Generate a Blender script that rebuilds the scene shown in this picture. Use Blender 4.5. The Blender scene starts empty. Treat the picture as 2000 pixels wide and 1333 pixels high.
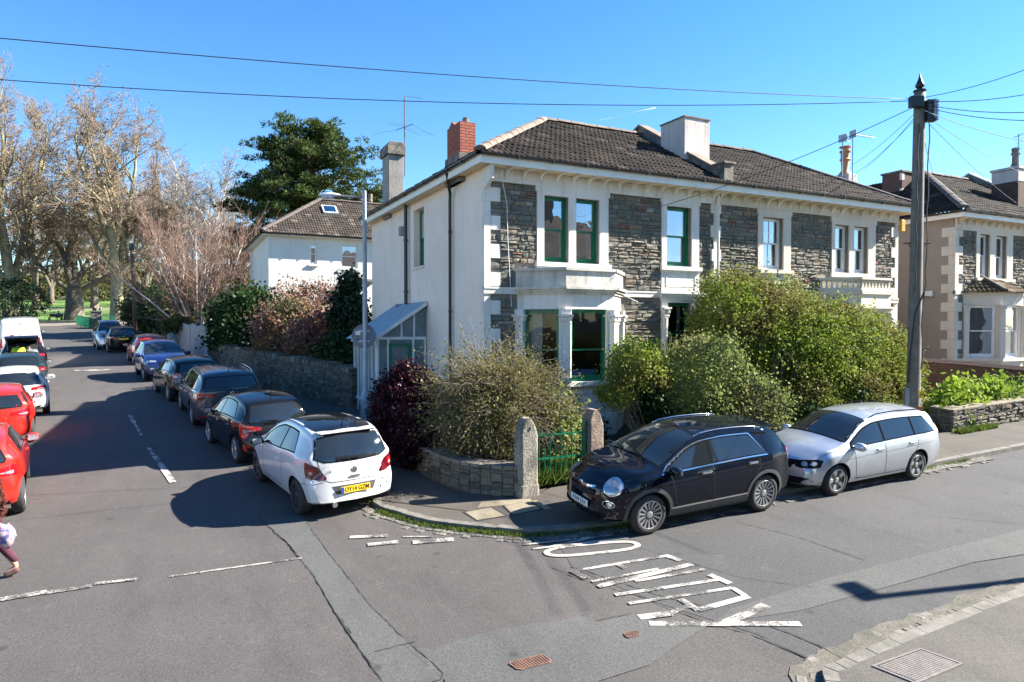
import bpy, bmesh, math, random
import numpy as np
from mathutils import Vector, Matrix
from mathutils.bvhtree import BVHTree
from mathutils.geometry import delaunay_2d_cdt
R = math.radians
PI = math.pi
sc = bpy.context.scene
COL = sc.collection
random.seed(7)

# ------------------------------------------------------------------ camera and pixel helpers
YAW, PITCH, CAMZ, FPX = R(26.5), R(1.22), 3.2, 1333.33
Fw = Vector((math.sin(YAW)*math.cos(PITCH), math.cos(YAW)*math.cos(PITCH), -math.sin(PITCH)))
Rt = Vector((math.cos(YAW), -math.sin(YAW), 0))
Up = Rt.cross(Fw)
CAM = Vector((0, 0, CAMZ))
def ray(px, py):
    return Fw + Rt*((px-1000)/FPX) + Up*((666.5-py)/FPX)
def onY(px, py, Y):
    d = ray(px, py); return CAM + d*(Y/d.y)
def onX(px, py, X):
    d = ray(px, py); return CAM + d*(X/d.x)
GA, GB = .035, .045
def gz(x, y):
    xx = max(-45.0, min(60.0, x)); yy = max(-25.0, min(130.0, y))
    z = GA*(xx-6.54) + GB*(yy-8.39)
    if y > 130: z += .075*(min(y, 230)-130)
    return z
def gp(px, py):
    d = ray(px, py); c = -GA*6.54-GB*8.39
    t = (CAMZ-c)/(GA*d.x+GB*d.y-d.z)
    return CAM + d*t
def depth(px, py, z):
    d = ray(px, py); return CAM + d*z      # z = distance along the view axis

# ------------------------------------------------------------------ object helpers
def tag(o, label=None, cat=None, group=None, kind=None):
    if label: o['label'] = label
    if cat: o['category'] = cat
    if group: o['group'] = group
    if kind: o['kind'] = kind
    return o
def empty(name, loc=(0, 0, 0), rz=0, label=None, cat=None, group=None):
    o = bpy.data.objects.new(name, None); COL.objects.link(o)
    o.location = loc; o.rotation_euler = (0, 0, rz); o.empty_display_size = .2
    return tag(o, label, cat, group)
def wloc(o):
    v = Vector((0, 0, 0))
    while o is not None:
        v += o.location; o = o.parent
    return v
def meshobj(name, me, mat, parent=None, base=None, local=False, smooth=False):
    mats = mat if isinstance(mat, (list, tuple)) else [mat]
    for m in mats: me.materials.append(m)
    off = Vector((0, 0, 0))
    if not local:
        if parent is not None: off = wloc(parent)
        elif base is not None: off = Vector(base)
    if off.length > 0: me.transform(Matrix.Translation(-off))
    if smooth: me.polygons.foreach_set('use_smooth', [True]*len(me.polygons))
    o = bpy.data.objects.new(name, me); COL.objects.link(o)
    if parent is not None: o.parent = parent
    elif base is not None: o.location = base
    return o
def npmesh(name, V, F):
    """V (n,3), F (m,k) constant polygon size"""
    V = np.asarray(V, dtype=np.float32); F = np.asarray(F, dtype=np.int32)
    me = bpy.data.meshes.new(name)
    me.vertices.add(len(V)); me.vertices.foreach_set('co', V.ravel())
    k = F.shape[1]
    me.loops.add(F.size); me.loops.foreach_set('vertex_index', F.ravel())
    me.polygons.add(len(F)); me.polygons.foreach_set('loop_start', np.arange(0, F.size, k, dtype=np.int32))
    me.update(calc_edges=True)
    return me
class MB:
    def __init__(s): s.v = []; s.f = []; s.m = []; s.mi = 0
    def add(s, vs, fs):
        b = len(s.v); s.v += [tuple(v) for v in vs]
        for f in fs: s.f.append([b+i for i in f]); s.m.append(s.mi)
        return s
    def box(s, x0, x1, y0, y1, z0, z1):
        return s.add([(x0,y0,z0),(x1,y0,z0),(x1,y1,z0),(x0,y1,z0),(x0,y0,z1),(x1,y0,z1),(x1,y1,z1),(x0,y1,z1)],
              [(0,3,2,1),(4,5,6,7),(0,1,5,4),(1,2,6,5),(2,3,7,6),(3,0,4,7)])
    def obox(s, c, size, M=None, taper=1.0):
        a, b, h = size[0]/2, size[1]/2, size[2]/2
        vs = [Vector(p) for p in [(-a,-b,-h),(a,-b,-h),(a,b,-h),(-a,b,-h),(-a*taper,-b*taper,h),(a*taper,-b*taper,h),(a*taper,b*taper,h),(-a*taper,b*taper,h)]]
        c = Vector(c)
        vs = [(M @ v if M else v)+c for v in vs]
        return s.add(vs, [(0,3,2,1),(4,5,6,7),(0,1,5,4),(1,2,6,5),(2,3,7,6),(3,0,4,7)])
    def prism(s, pts, ax, a, b):
        """pts 2-D polygon extruded along axis ax ('x','y','z') from a to b"""
        def P(p, t):
            return {'x': (t, p[0], p[1]), 'y': (p[0], t, p[1]), 'z': (p[0], p[1], t)}[ax]
        n = len(pts)
        vs = [P(p, a) for p in pts]+[P(p, b) for p in pts]
        fs = [list(range(n))[::-1], list(range(n, 2*n))]+[(i, (i+1) % n, n+(i+1) % n, n+i) for i in range(n)]
        return s.add(vs, fs)
    def tube(s, path, r, n=8, caps=True):
        path = [Vector(p) for p in path]; rs = r if isinstance(r, (list, tuple)) else [r]*len(path)
        vs = []; prev = None
        for i, p in enumerate(path):
            t = (path[min(i+1, len(path)-1)]-path[max(i-1, 0)])
            if t.length < 1e-9: t = Vector((0, 0, 1))
            t.normalize()
            if prev is None:
                a = t.orthogonal().normalized()
            else:
                a = (prev-t*prev.dot(t)); a = a.normalized() if a.length > 1e-6 else t.orthogonal().normalized()
            prev = a; b = t.cross(a)
            for k in range(n):
                th = 2*PI*k/n; vs.append(p+(a*math.cos(th)+b*math.sin(th))*rs[i])
        fs = []
        for i in range(len(path)-1):
            for k in range(n):
                fs.append((i*n+k, i*n+(k+1) % n, (i+1)*n+(k+1) % n, (i+1)*n+k))
        if caps: fs += [list(range(n))[::-1], list(range((len(path)-1)*n, len(path)*n))]
        return s.add(vs, fs)
    def lathe(s, prof, c=(0, 0, 0), n=24, ax='z'):
        c = Vector(c); vs = []; fs = []
        for (r, h) in prof:
            for k in range(n):
                th = 2*PI*k/n; p = (r*math.cos(th), r*math.sin(th))
                vs.append(c+Vector({'z': (p[0], p[1], h), 'y': (p[0], h, p[1]), 'x': (h, p[0], p[1])}[ax]))
        for i in range(len(prof)-1):
            for k in range(n):
                fs.append((i*n+k, i*n+(k+1) % n, (i+1)*n+(k+1) % n, (i+1)*n+k))
        fs += [list(range(n))[::-1], list(range((len(prof)-1)*n, len(prof)*n))]
        return s.add(vs, fs)
    def build(s, name, mat, parent=None, base=None, local=False, smooth=False, bevel=0, recalc=True):
        me = bpy.data.meshes.new(name); me.from_pydata(s.v, [], s.f)
        for p, mi in zip(me.polygons, s.m): p.material_index = mi
        if recalc or bevel:
            bm = bmesh.new(); bm.from_mesh(me)
            bmesh.ops.recalc_face_normals(bm, faces=bm.faces)
            if bevel:
                ed = [e for e in bm.edges if len(e.link_faces) == 2 and e.calc_face_angle(0) > .6]
                bmesh.ops.bevel(bm, geom=ed, offset=bevel, segments=2, profile=.6, affect='EDGES', clamp_overlap=True)
            bm.to_mesh(me); bm.free()
        return meshobj(name, me, mat, parent, base, local, smooth)
def smooth_angle(o, ang=35):
    me = o.data
    me.polygons.foreach_set('use_smooth', [True]*len(me.polygons))
    bm = bmesh.new(); bm.from_mesh(me)
    for e in bm.edges:
        e.smooth = not (len(e.link_faces) == 2 and e.calc_face_angle(0) > R(ang))
    bm.to_mesh(me); bm.free()
    return o
def copy_tree(o, parent=None):
    c = o.copy(); COL.objects.link(c)
    if parent is not None: c.parent = parent
    for ch in [x for x in bpy.data.objects if x.parent == o]: copy_tree(ch, c)
    return c

# ------------------------------------------------------------------ materials
def newmat(name):
    m = bpy.data.materials.new(name); m.use_nodes = True
    nt = m.node_tree; nt.nodes.clear()
    out = nt.nodes.new('ShaderNodeOutputMaterial'); b = nt.nodes.new('ShaderNodeBsdfPrincipled')
    nt.links.new(b.outputs[0], out.inputs[0])
    return m, nt, b, out
def N(nt, t, **kw):
    n = nt.nodes.new(t)
    for k, v in kw.items():
        if k.startswith('i_'): n.inputs[k[2:].replace('_', ' ')].default_value = v
        else: setattr(n, k, v)
    return n
def noise(nt, vec, scale, detail=4, rough=.55, dist=0):
    n = N(nt, 'ShaderNodeTexNoise'); n.inputs['Scale'].default_value = scale
    n.inputs['Detail'].default_value = detail; n.inputs['Roughness'].default_value = rough
    n.inputs['Distortion'].default_value = dist
    if vec is not None: nt.links.new(vec, n.inputs['Vector'])
    return n.outputs['Fac']
def ramp(nt, fac, a, b, ca=(0, 0, 0, 1), cb=(1, 1, 1, 1)):
    r = N(nt, 'ShaderNodeValToRGB'); r.color_ramp.elements[0].position = a; r.color_ramp.elements[1].position = b
    r.color_ramp.elements[0].color = ca; r.color_ramp.elements[1].color = cb
    nt.links.new(fac, r.inputs['Fac']); return r.outputs['Color']
def mixc(nt, fac, a, b, mode='MIX'):
    m = N(nt, 'ShaderNodeMix', data_type='RGBA', blend_type=mode)
    for s, v in (('Factor', fac), ('A', a), ('B', b)):
        if s == 'Factor': sock = m.inputs[0]
        elif s == 'A': sock = m.inputs[6]
        else: sock = m.inputs[7]
        if isinstance(v, (int, float)): sock.default_value = v
        elif isinstance(v, tuple): sock.default_value = v if len(v) == 4 else (*v, 1)
        else: nt.links.new(v, sock)
    return m.outputs[2]
def c4(c): return (*c, 1)
def objco(nt): return N(nt, 'ShaderNodeTexCoord').outputs['Object']
def geoco(nt): return N(nt, 'ShaderNodeNewGeometry').outputs['Position']
def pm(name, base, rough=.7, c2=None, scale=3, lo=.35, hi=.65, fine=0, fscale=60, bump=0, bscale=40, bdist=.01, metal=0, coat=0, spec=.5, island=0, detail=5):
    m, nt, b, out = newmat(name)
    co = geoco(nt)
    col = None
    f = ramp(nt, noise(nt, co, scale, detail), lo, hi)
    c2 = c2 or tuple(x*.8 for x in base)
    col = mixc(nt, f, c4(base), c4(c2))
    if fine:
        g = ramp(nt, noise(nt, co, fscale, 2, .7), .3, .7, (1-fine, 1-fine, 1-fine, 1), (1+fine, 1+fine, 1+fine, 1))
        col = mixc(nt, 1.0, col, g, 'MULTIPLY')
    if island:
        gi = N(nt, 'ShaderNodeNewGeometry').outputs['Random Per Island']
        g = ramp(nt, gi, 0, 1, (1-island, 1-island, 1-island, 1), (1+island, 1+island, 1+island, 1))
        col = mixc(nt, 1.0, col, g, 'MULTIPLY')
    nt.links.new(col, b.inputs['Base Color'])
    b.inputs['Roughness'].default_value = rough; b.inputs['Metallic'].default_value = metal
    b.inputs['Coat Weight'].default_value = coat; b.inputs['Coat Roughness'].default_value = .04
    b.inputs['Specular IOR Level'].default_value = spec
    if bump:
        bp = N(nt, 'ShaderNodeBump'); bp.inputs['Strength'].default_value = bump; bp.inputs['Distance'].default_value = bdist
        nt.links.new(noise(nt, co, bscale, 6, .65), bp.inputs['Height']); nt.links.new(bp.outputs[0], b.inputs['Normal'])
    return m

M = {}
def asphalt(name, base, c2, speck=.5, big=.5, worn=(.16, .15, .14)):
    m, nt, b, out = newmat(name); co = geoco(nt)
    f = ramp(nt, noise(nt, co, big, 6, .6), .3, .7)
    col = mixc(nt, f, c4(base), c4(c2))
    f2 = ramp(nt, noise(nt, co, 2.6, 6, .7), .58, .75)
    col = mixc(nt, f2, col, c4(tuple(x*1.18 for x in base)))
    # aggregate speckle
    g = ramp(nt, noise(nt, co, 42, 4, .85), .3, .7, (1-speck,)*3+(1,), (1+speck,)*3+(1,))
    col = mixc(nt, 1.0, col, g, 'MULTIPLY')
    v = N(nt, 'ShaderNodeTexVoronoi'); v.inputs['Scale'].default_value = 55; nt.links.new(co, v.inputs['Vector'])
    sp = ramp(nt, v.outputs['Distance'], .08, .22, (1, 1, 1, 1), (0, 0, 0, 1))
    gate = ramp(nt, v.outputs['Color'], .72, .8)
    k = mixc(nt, 1.0, sp, gate, 'MULTIPLY')
    col = mixc(nt, k, col, c4(worn))
    # long stains and oil drips
    mp = N(nt, 'ShaderNodeMapping'); mp.inputs['Scale'].default_value = (.5, .12, 1); nt.links.new(co, mp.inputs['Vector'])
    st = ramp(nt, noise(nt, mp.outputs[0], 3, 5, .6), .52, .75, (1, 1, 1, 1), (.76, .75, .76, 1))
    col = mixc(nt, 1.0, col, st, 'MULTIPLY')
    v2 = N(nt, 'ShaderNodeTexVoronoi'); v2.inputs['Scale'].default_value = 1.3; nt.links.new(co, v2.inputs['Vector'])
    dr = ramp(nt, v2.outputs['Distance'], .03, .1, (.6, .6, .6, 1), (1, 1, 1, 1))
    col = mixc(nt, 1.0, col, dr, 'MULTIPLY')
    nt.links.new(col, b.inputs['Base Color']); b.inputs['Roughness'].default_value = .85
    b.inputs['Specular IOR Level'].default_value = .3
    bp = N(nt, 'ShaderNodeBump'); bp.inputs['Strength'].default_value = .7; bp.inputs['Distance'].default_value = .01
    nt.links.new(noise(nt, co, 60, 4, .8), bp.inputs['Height']); nt.links.new(bp.outputs[0], b.inputs['Normal'])
    return m
M['road'] = asphalt('asphalt', (.082, .074, .069), (.064, .058, .055))
M['road_grey'] = asphalt('asphalt_grey', (.088, .086, .081), (.070, .070, .067), speck=.5)
M['road_dark'] = asphalt('asphalt_dark', (.070, .067, .065), (.056, .055, .055))
M['pave'] = asphalt('asphalt_pavement', (.088, .076, .064), (.066, .058, .05), speck=.3, big=1.2)
M['pave_light'] = asphalt('asphalt_pavement_light', (.105, .094, .082), (.082, .075, .066), speck=.4, big=1.2)
M['kerb'] = pm('kerb_stone', (.16, .145, .125), .85, (.09, .085, .07), 5, fine=.2, bump=.5, bscale=25)
M['slab'] = pm('paving_slab', (.22, .185, .125), .85, (.15, .125, .085), 3, fine=.25, bump=.4, bscale=60)
M['sett'] = pm('setts', (.155, .14, .12), .85, (.08, .073, .063), 3, fine=.25, bump=.6, bscale=30, island=.35)
M['moss'] = pm('moss', (.06, .075, .02), .95, (.03, .04, .012), 9, fine=.4, bump=.8, bscale=60)
def paint_mat(name, wear):
    m, nt, b, out = newmat(name); co = geoco(nt)
    n1 = noise(nt, co, 38, 5, .85); n2 = noise(nt, co, 2.2, 3, .6)
    s = N(nt, 'ShaderNodeMath', operation='ADD'); nt.links.new(n1, s.inputs[0]); nt.links.new(n2, s.inputs[1])
    s2 = N(nt, 'ShaderNodeMath', operation='MULTIPLY'); nt.links.new(s.outputs[0], s2.inputs[0]); s2.inputs[1].default_value = .5
    f = ramp(nt, s2.outputs[0], wear/2, wear/2+.02)
    g = ramp(nt, noise(nt, co, 75, 3, .8), .25, .75, (.7, .7, .7, 1), (1.3, 1.3, 1.3, 1))
    asp = mixc(nt, 1.0, c4((.06, .055, .052)), g, 'MULTIPLY')
    pc = mixc(nt, noise(nt, co, 6), c4((.42, .39, .34)), c4((.30, .275, .24)))
    nt.links.new(mixc(nt, f, pc, asp), b.inputs['Base Color']); b.inputs['Roughness'].default_value = .7
    return m
M['paint'] = paint_mat('road_paint', 1.07)
M['paint_worn'] = paint_mat('road_paint_worn', 1.0)
M['soil'] = pm('garden_soil', (.035, .028, .018), .95, (.03, .04, .012), 2.5, fine=.35, bump=.9, bscale=20, bdist=.05)
M['park'] = pm('park_ground', (.10, .085, .055), .95, (.06, .07, .03), .25, fine=.25, fscale=3)
M['lawn'] = pm('lawn_grass', (.115, .20, .025), .9, (.075, .14, .02), .35, fine=.3, fscale=2.5)
M['path'] = pm('park_path', (.20, .165, .125), .9, (.15, .12, .095), .5, fine=.15, fscale=4)

def render_wall(name, base, c2, streak=.12, bump=.25):
    m, nt, b, out = newmat(name); co = geoco(nt)
    f = ramp(nt, noise(nt, co, .9, 6, .65), .35, .7)
    col = mixc(nt, f, c4(base), c4(c2))
    mp = N(nt, 'ShaderNodeMapping'); mp.inputs['Scale'].default_value = (5, 5, .35); nt.links.new(co, mp.inputs['Vector'])
    st = ramp(nt, noise(nt, mp.outputs[0], 1.6, 5, .6), .5, .8, (1, 1, 1, 1), (1-streak, 1-streak*1.05, 1-streak*1.2, 1))
    col = mixc(nt, 1.0, col, st, 'MULTIPLY')
    v = ramp(nt, noise(nt, co, 7, 4, .75, 1.5), .68, .74, (1, 1, 1, 1), (.86, .84, .8, 1))
    col = mixc(nt, 1.0, col, v, 'MULTIPLY')
    nt.links.new(col, b.inputs['Base Color']); b.inputs['Roughness'].default_value = .85
    b.inputs['Specular IOR Level'].default_value = .25
    bp = N(nt, 'ShaderNodeBump'); bp.inputs['Strength'].default_value = bump; bp.inputs['Distance'].default_value = .02
    nt.links.new(noise(nt, co, 12, 6, .7), bp.inputs['Height']); nt.links.new(bp.outputs[0], b.inputs['Normal'])
    return m
M['cream'] = render_wall('cream_render', (.84, .715, .60), (.76, .64, .53), .13, .35)
M['white_render'] = render_wall('white_render', (.72, .70, .63), (.64, .61, .54), .18)
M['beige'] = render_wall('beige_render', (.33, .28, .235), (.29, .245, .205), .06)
M['stucco'] = render_wall('painted_stucco', (.74, .71, .65), (.64, .60, .53), .32, .2)
M['stucco_dirty'] = render_wall('stained_stucco', (.68, .65, .58), (.40, .37, .32), .5, .35)
M['stucco_cream'] = render_wall('cream_stucco', (.66, .59, .49), (.58, .52, .43), .15, .15)
M['soffit'] = pm('soffit_paint', (.72, .62, .40), .6, (.66, .57, .38), 2)
M['mortar'] = pm('mortar', (.24, .22, .18), .95, (.17, .155, .13), 6, fine=.3, bump=.5)
def stone_mat(name, cols, dark=.82, bump=.6):
    m, nt, b, out = newmat(name); co = geoco(nt)
    gi = N(nt, 'ShaderNodeNewGeometry').outputs['Random Per Island']
    r = N(nt, 'ShaderNodeValToRGB'); r.color_ramp.interpolation = 'CONSTANT'
    while len(r.color_ramp.elements) < len(cols): r.color_ramp.elements.new(.5)
    for i, (p, c) in enumerate(cols):
        r.color_ramp.elements[i].position = p; r.color_ramp.elements[i].color = c4(c)
    nt.links.new(gi, r.inputs['Fac'])
    g = ramp(nt, noise(nt, co, 14, 5, .7), .3, .7, (dark,)*3+(1,), (1.25, 1.25, 1.22, 1))
    nt.links.new(mixc(nt, 1.0, r.outputs['Color'], g, 'MULTIPLY'), b.inputs['Base Color'])
    b.inputs['Roughness'].default_value = .9; b.inputs['Specular IOR Level'].default_value = .25
    bp = N(nt, 'ShaderNodeBump'); bp.inputs['Strength'].default_value = bump; bp.inputs['Distance'].default_value = .03
    nt.links.new(noise(nt, co, 22, 6, .7), bp.inputs['Height']); nt.links.new(bp.outputs[0], b.inputs['Normal'])
    return m
M['pennant'] = stone_mat('pennant_stone', [(0, (.17, .155, .125)), (.2, (.14, .14, .12)), (.4, (.205, .18, .145)), (.56, (.155, .138, .112)), (.7, (.125, .125, .108)), (.84, (.20, .155, .118)), (.955, (.18, .10, .075)), (.98, (.27, .25, .21))])
M['rubble'] = stone_mat('rubble_stone', [(0, (.13, .115, .09)), (.25, (.09, .08, .065)), (.5, (.16, .14, .105)), (.7, (.11, .10, .085)), (.88, (.15, .10, .07)), (.95, (.2, .18, .15))])
M['redrubble'] = stone_mat('red_rubble', [(0, (.12, .065, .05)), (.3, (.09, .055, .045)), (.6, (.15, .085, .06)), (.85, (.08, .06, .05))])
def brick_mat(name, c1, c2, mort, w=.225, h=.075, ms=.012, bump=.6):
    m, nt, b, out = newmat(name); co = geoco(nt)
    sp = N(nt, 'ShaderNodeSeparateXYZ'); nt.links.new(co, sp.inputs[0])
    ad = N(nt, 'ShaderNodeMath', operation='ADD'); nt.links.new(sp.outputs[0], ad.inputs[0]); nt.links.new(sp.outputs[1], ad.inputs[1])
    cb = N(nt, 'ShaderNodeCombineXYZ'); nt.links.new(ad.outputs[0], cb.inputs[0]); nt.links.new(sp.outputs[2], cb.inputs[1])
    t = N(nt, 'ShaderNodeTexBrick'); nt.links.new(cb.outputs[0], t.inputs['Vector'])
    t.inputs['Color1'].default_value = c4(c1); t.inputs['Color2'].default_value = c4(c2); t.inputs['Mortar'].default_value = c4(mort)
    t.inputs['Scale'].default_value = 1; t.inputs['Brick Width'].default_value = w; t.inputs['Row Height'].default_value = h; t.inputs['Mortar Size'].default_value = ms
    g = ramp(nt, noise(nt, co, 20, 5, .7), .3, .7, (.75, .75, .75, 1), (1.2, 1.2, 1.2, 1))
    nt.links.new(mixc(nt, 1.0, t.outputs['Color'], g, 'MULTIPLY'), b.inputs['Base Color'])
    b.inputs['Roughness'].default_value = .9
    bp = N(nt, 'ShaderNodeBump'); bp.inputs['Strength'].default_value = bump; bp.inputs['Distance'].default_value = -.012
    nt.links.new(t.outputs['Fac'], bp.inputs['Height']); nt.links.new(bp.outputs[0], b.inputs['Normal'])
    return m
M['redbrick'] = brick_mat('red_brick', (.42, .115, .065), (.34, .085, .05), (.09, .05, .04))
M['brownbrick'] = brick_mat('brown_brick', (.13, .06, .045), (.09, .048, .038), (.07, .05, .04))
M['housebrick'] = brick_mat('opposite_brick', (.25, .13, .09), (.2, .1, .07), (.3, .27, .22))
def tile_mat(name, base, c2, lich=(.14, .12, .09)):
    m, nt, b, out = newmat(name); co = geoco(nt)
    uv = N(nt, 'ShaderNodeUVMap')
    fl = N(nt, 'ShaderNodeVectorMath', operation='FLOOR'); nt.links.new(uv.outputs[0], fl.inputs[0])
    wn = N(nt, 'ShaderNodeTexWhiteNoise', noise_dimensions='2D'); nt.links.new(fl.outputs[0], wn.inputs['Vector'])
    col = mixc(nt, wn.outputs['Value'], c4(base), c4(c2))
    f = ramp(nt, noise(nt, co, 1.3, 6, .75), .5, .66)
    col = mixc(nt, f, col, c4(lich))
    pt = ramp(nt, wn.outputs['Value'], .955, .965)
    col = mixc(nt, pt, col, c4(tuple(x*2.4 for x in base)))
    g = ramp(nt, noise(nt, co, 25, 5, .7), .3, .7, (.65, .65, .65, 1), (1.35, 1.35, 1.35, 1))
    nt.links.new(mixc(nt, 1.0, col, g, 'MULTIPLY'), b.inputs['Base Color'])
    b.inputs['Roughness'].default_value = .85; b.inputs['Specular IOR Level'].default_value = .15
    return m
M['tile'] = tile_mat('roof_tile_brown', (.034, .025, .021), (.015, .013, .0125), (.055, .045, .034))
M['tile_b'] = tile_mat('roof_tile_grey_brown', (.07, .053, .043), (.045, .037, .032), (.13, .11, .09))
M['ridge'] = pm('ridge_tile', (.21, .155, .115), .85, (.12, .09, .07), 4, fine=.25, bump=.4)
M['ridge_dark'] = pm('ridge_tile_dark', (.10, .08, .065), .85, (.06, .05, .045), 4, fine=.25, bump=.4)
M['weathered'] = pm('weathered_stone', (.22, .19, .155), .9, (.09, .08, .068), 3.5, fine=.3, bump=.7, bscale=18)
M['greychim'] = render_wall('grey_render', (.34, .32, .29), (.2, .19, .175), .45, .5)
M['pinkchim'] = render_wall('pink_render', (.62, .54, .50), (.45, .40, .36), .35, .4)
M['lead'] = pm('lead_flashing', (.20, .21, .23), .5, (.13, .14, .15), 5, metal=.3)
M['black_pipe'] = pm('black_plastic', (.014, .013, .014), .35, (.02, .02, .02), 5)
M['fascia'] = pm('fascia_paint', (.80, .78, .70), .5, (.72, .69, .6), 2)
M['green_paint'] = pm('green_paint', (.006, .16, .075), .32, (.006, .12, .055), 5)
M['white_paint'] = pm('white_paint', (.78, .78, .76), .35, (.7, .7, .68), 5)
M['white_metal'] = pm('white_metal', (.7, .72, .72), .45, (.55, .57, .58), 3)
M['galv'] = pm('galvanised', (.33, .36, .40), .5, (.25, .28, .32), 6, metal=.6)
M['sign_back'] = pm('sign_back_paint', (.12, .16, .20), .55, (.09, .12, .155), 5)
M['rustmetal'] = pm('rusty_metal', (.12, .045, .03), .7, (.07, .03, .022), 9, fine=.3)
M['iron_cover'] = pm('rusty_iron_cover', (.20, .105, .07), .75, (.13, .07, .05), 12, fine=.4, fscale=90, bump=.5)
M['steel_cover'] = pm('steel_cover', (.17, .145, .135), .7, (.12, .105, .10), 12, fine=.3, fscale=90)
M['terracotta'] = pm('terracotta', (.42, .17, .065), .65, (.5, .26, .13), 7, fine=.15)
M['dark_hole'] = pm('dark_opening', (.006, .006, .006), .9)
M['wood_pole'] = pm('weathered_wood_pole', (.19, .165, .14), .85, (.12, .115, .085), 4, fine=.3, bump=.5, bscale=30)
M['brown_pole'] = pm('brown_pole', (.13, .06, .04), .8, (.09, .045, .03), 3, fine=.2)
M['board'] = pm('weathered_board', (.33, .30, .28), .85, (.25, .23, .22), 3, fine=.2)
M['wire'] = pm('cable_black', (.02, .02, .025), .6)
M['curtain'] = pm('curtain_cloth', (.55, .55, .54), .9, (.45, .46, .47), 4)
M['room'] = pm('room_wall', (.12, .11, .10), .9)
def glass_mat(name, refl=.28, tint=(.02, .024, .03)):
    m = bpy.data.materials.new(name); m.use_nodes = True; nt = m.node_tree; nt.nodes.clear()
    out = N(nt, 'ShaderNodeOutputMaterial'); gl = N(nt, 'ShaderNodeBsdfGlossy'); gl.inputs['Roughness'].default_value = .01
    gl.inputs['Color'].default_value = (.95, .97, 1, 1)
    tr = N(nt, 'ShaderNodeBsdfTransparent'); tr.inputs['Color'].default_value = (.75, .78, .78, 1)
    fr = N(nt, 'ShaderNodeFresnel'); fr.inputs['IOR'].default_value = 1.5
    ad = N(nt, 'ShaderNodeMath', operation='ADD', use_clamp=True); nt.links.new(fr.outputs[0], ad.inputs[0]); ad.inputs[1].default_value = refl
    bp = N(nt, 'ShaderNodeBump'); bp.inputs['Strength'].default_value = .25; bp.inputs['Distance'].default_value = .02
    nt.links.new(noise(nt, geoco(nt), 1.6, 2), bp.inputs['Height']); nt.links.new(bp.outputs[0], gl.inputs['Normal'])
    mx = N(nt, 'ShaderNodeMixShader'); nt.links.new(ad.outputs[0], mx.inputs[0]); nt.links.new(tr.outputs[0], mx.inputs[1]); nt.links.new(gl.outputs[0], mx.inputs[2])
    nt.links.new(mx.outputs[0], out.inputs[0]); return m
M['glass'] = glass_mat('window_glass', .35)
M['glass_low'] = glass_mat('window_glass_low', -.01)
M['frosted'] = pm('frosted_glass', (.16, .22, .23), .25, (.12, .17, .18), 3)

# ------------------------------------------------------------------ world, sun, camera
AZ, EL = R(15.5), R(35.5)
tosun = Vector((math.cos(AZ)*math.cos(EL), -math.sin(AZ)*math.cos(EL), math.sin(EL)))
w = bpy.data.worlds.new('World'); sc.world = w; w.use_nodes = True
wn = w.node_tree; bg = wn.nodes['Background']
sky = wn.nodes.new('ShaderNodeTexSky'); sky.sky_type = 'NISHITA'; sky.sun_disc = False
sky.sun_elevation = EL; sky.sun_rotation = math.atan2(tosun.x, tosun.y)
sky.air_density = 1.0; sky.dust_density = 0; sky.ozone_density = 3.0; sky.altitude = 50
hsv = wn.nodes.new('ShaderNodeHueSaturation'); hsv.inputs['Saturation'].default_value = 1.28; hsv.inputs['Hue'].default_value = .503
wn.links.new(sky.outputs[0], hsv.inputs['Color']); wn.links.new(hsv.outputs[0], bg.inputs[0]); bg.inputs[1].default_value = .066
sl = bpy.data.lights.new('sun', 'SUN'); sl.energy = 5; sl.angle = R(.5); sl.color = (1, .95, .86)
so = bpy.data.objects.new('sun', sl); COL.objects.link(so)
so.rotation_euler = tosun.to_track_quat('Z', 'Y').to_euler(); so.location = (20, -20, 40)
cd = bpy.data.cameras.new('camera'); cam = bpy.data.objects.new('camera', cd); COL.objects.link(cam)
cd.lens = 24; cd.sensor_width = 36; cd.clip_end = 3000; cd.clip_start = .1
cam.location = CAM
cam.rotation_euler = Matrix((Rt, Up, -Fw)).transposed().to_euler()
sc.camera = cam
sc.view_settings.view_transform = 'Standard'; sc.view_settings.look = 'None'
sc.view_settings.exposure = 2.1; sc.view_settings.gamma = 1
# ================================================================== GROUND
def sheet(name, pts, dz, mat, kind='structure', step=None, label=None, cat=None):
    """flat polygon draped on the sloping ground (the ground is planar where these lie)"""
    me = bpy.data.meshes.new(name)
    V = [(p[0], p[1], gz(p[0], p[1])+dz) for p in pts]
    me.from_pydata(V, [], [list(range(len(V)))])
    bm = bmesh.new(); bm.from_mesh(me)
    for f in bm.faces:
        if f.normal.z < 0: f.normal_flip()
    bmesh.ops.triangulate(bm, faces=bm.faces[:])
    bm.to_mesh(me); bm.free()
    o = meshobj(name, me, mat)
    return tag(o, label, cat, None, kind)
def crom(pts, n=8):
    P = [Vector((p[0], p[1], 0)) for p in pts]; out = []
    for i in range(len(P)-1):
        a, b, c, d = P[max(i-1, 0)], P[i], P[i+1], P[min(i+2, len(P)-1)]
        for k in range(n):
            t = k/n
            out.append(.5*((2*b)+(c-a)*t+(2*a-5*b+4*c-d)*t*t+(-a+3*b-3*c+d)*t**3))
    out.append(P[-1]); return [(p.x, p.y) for p in out]
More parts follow.
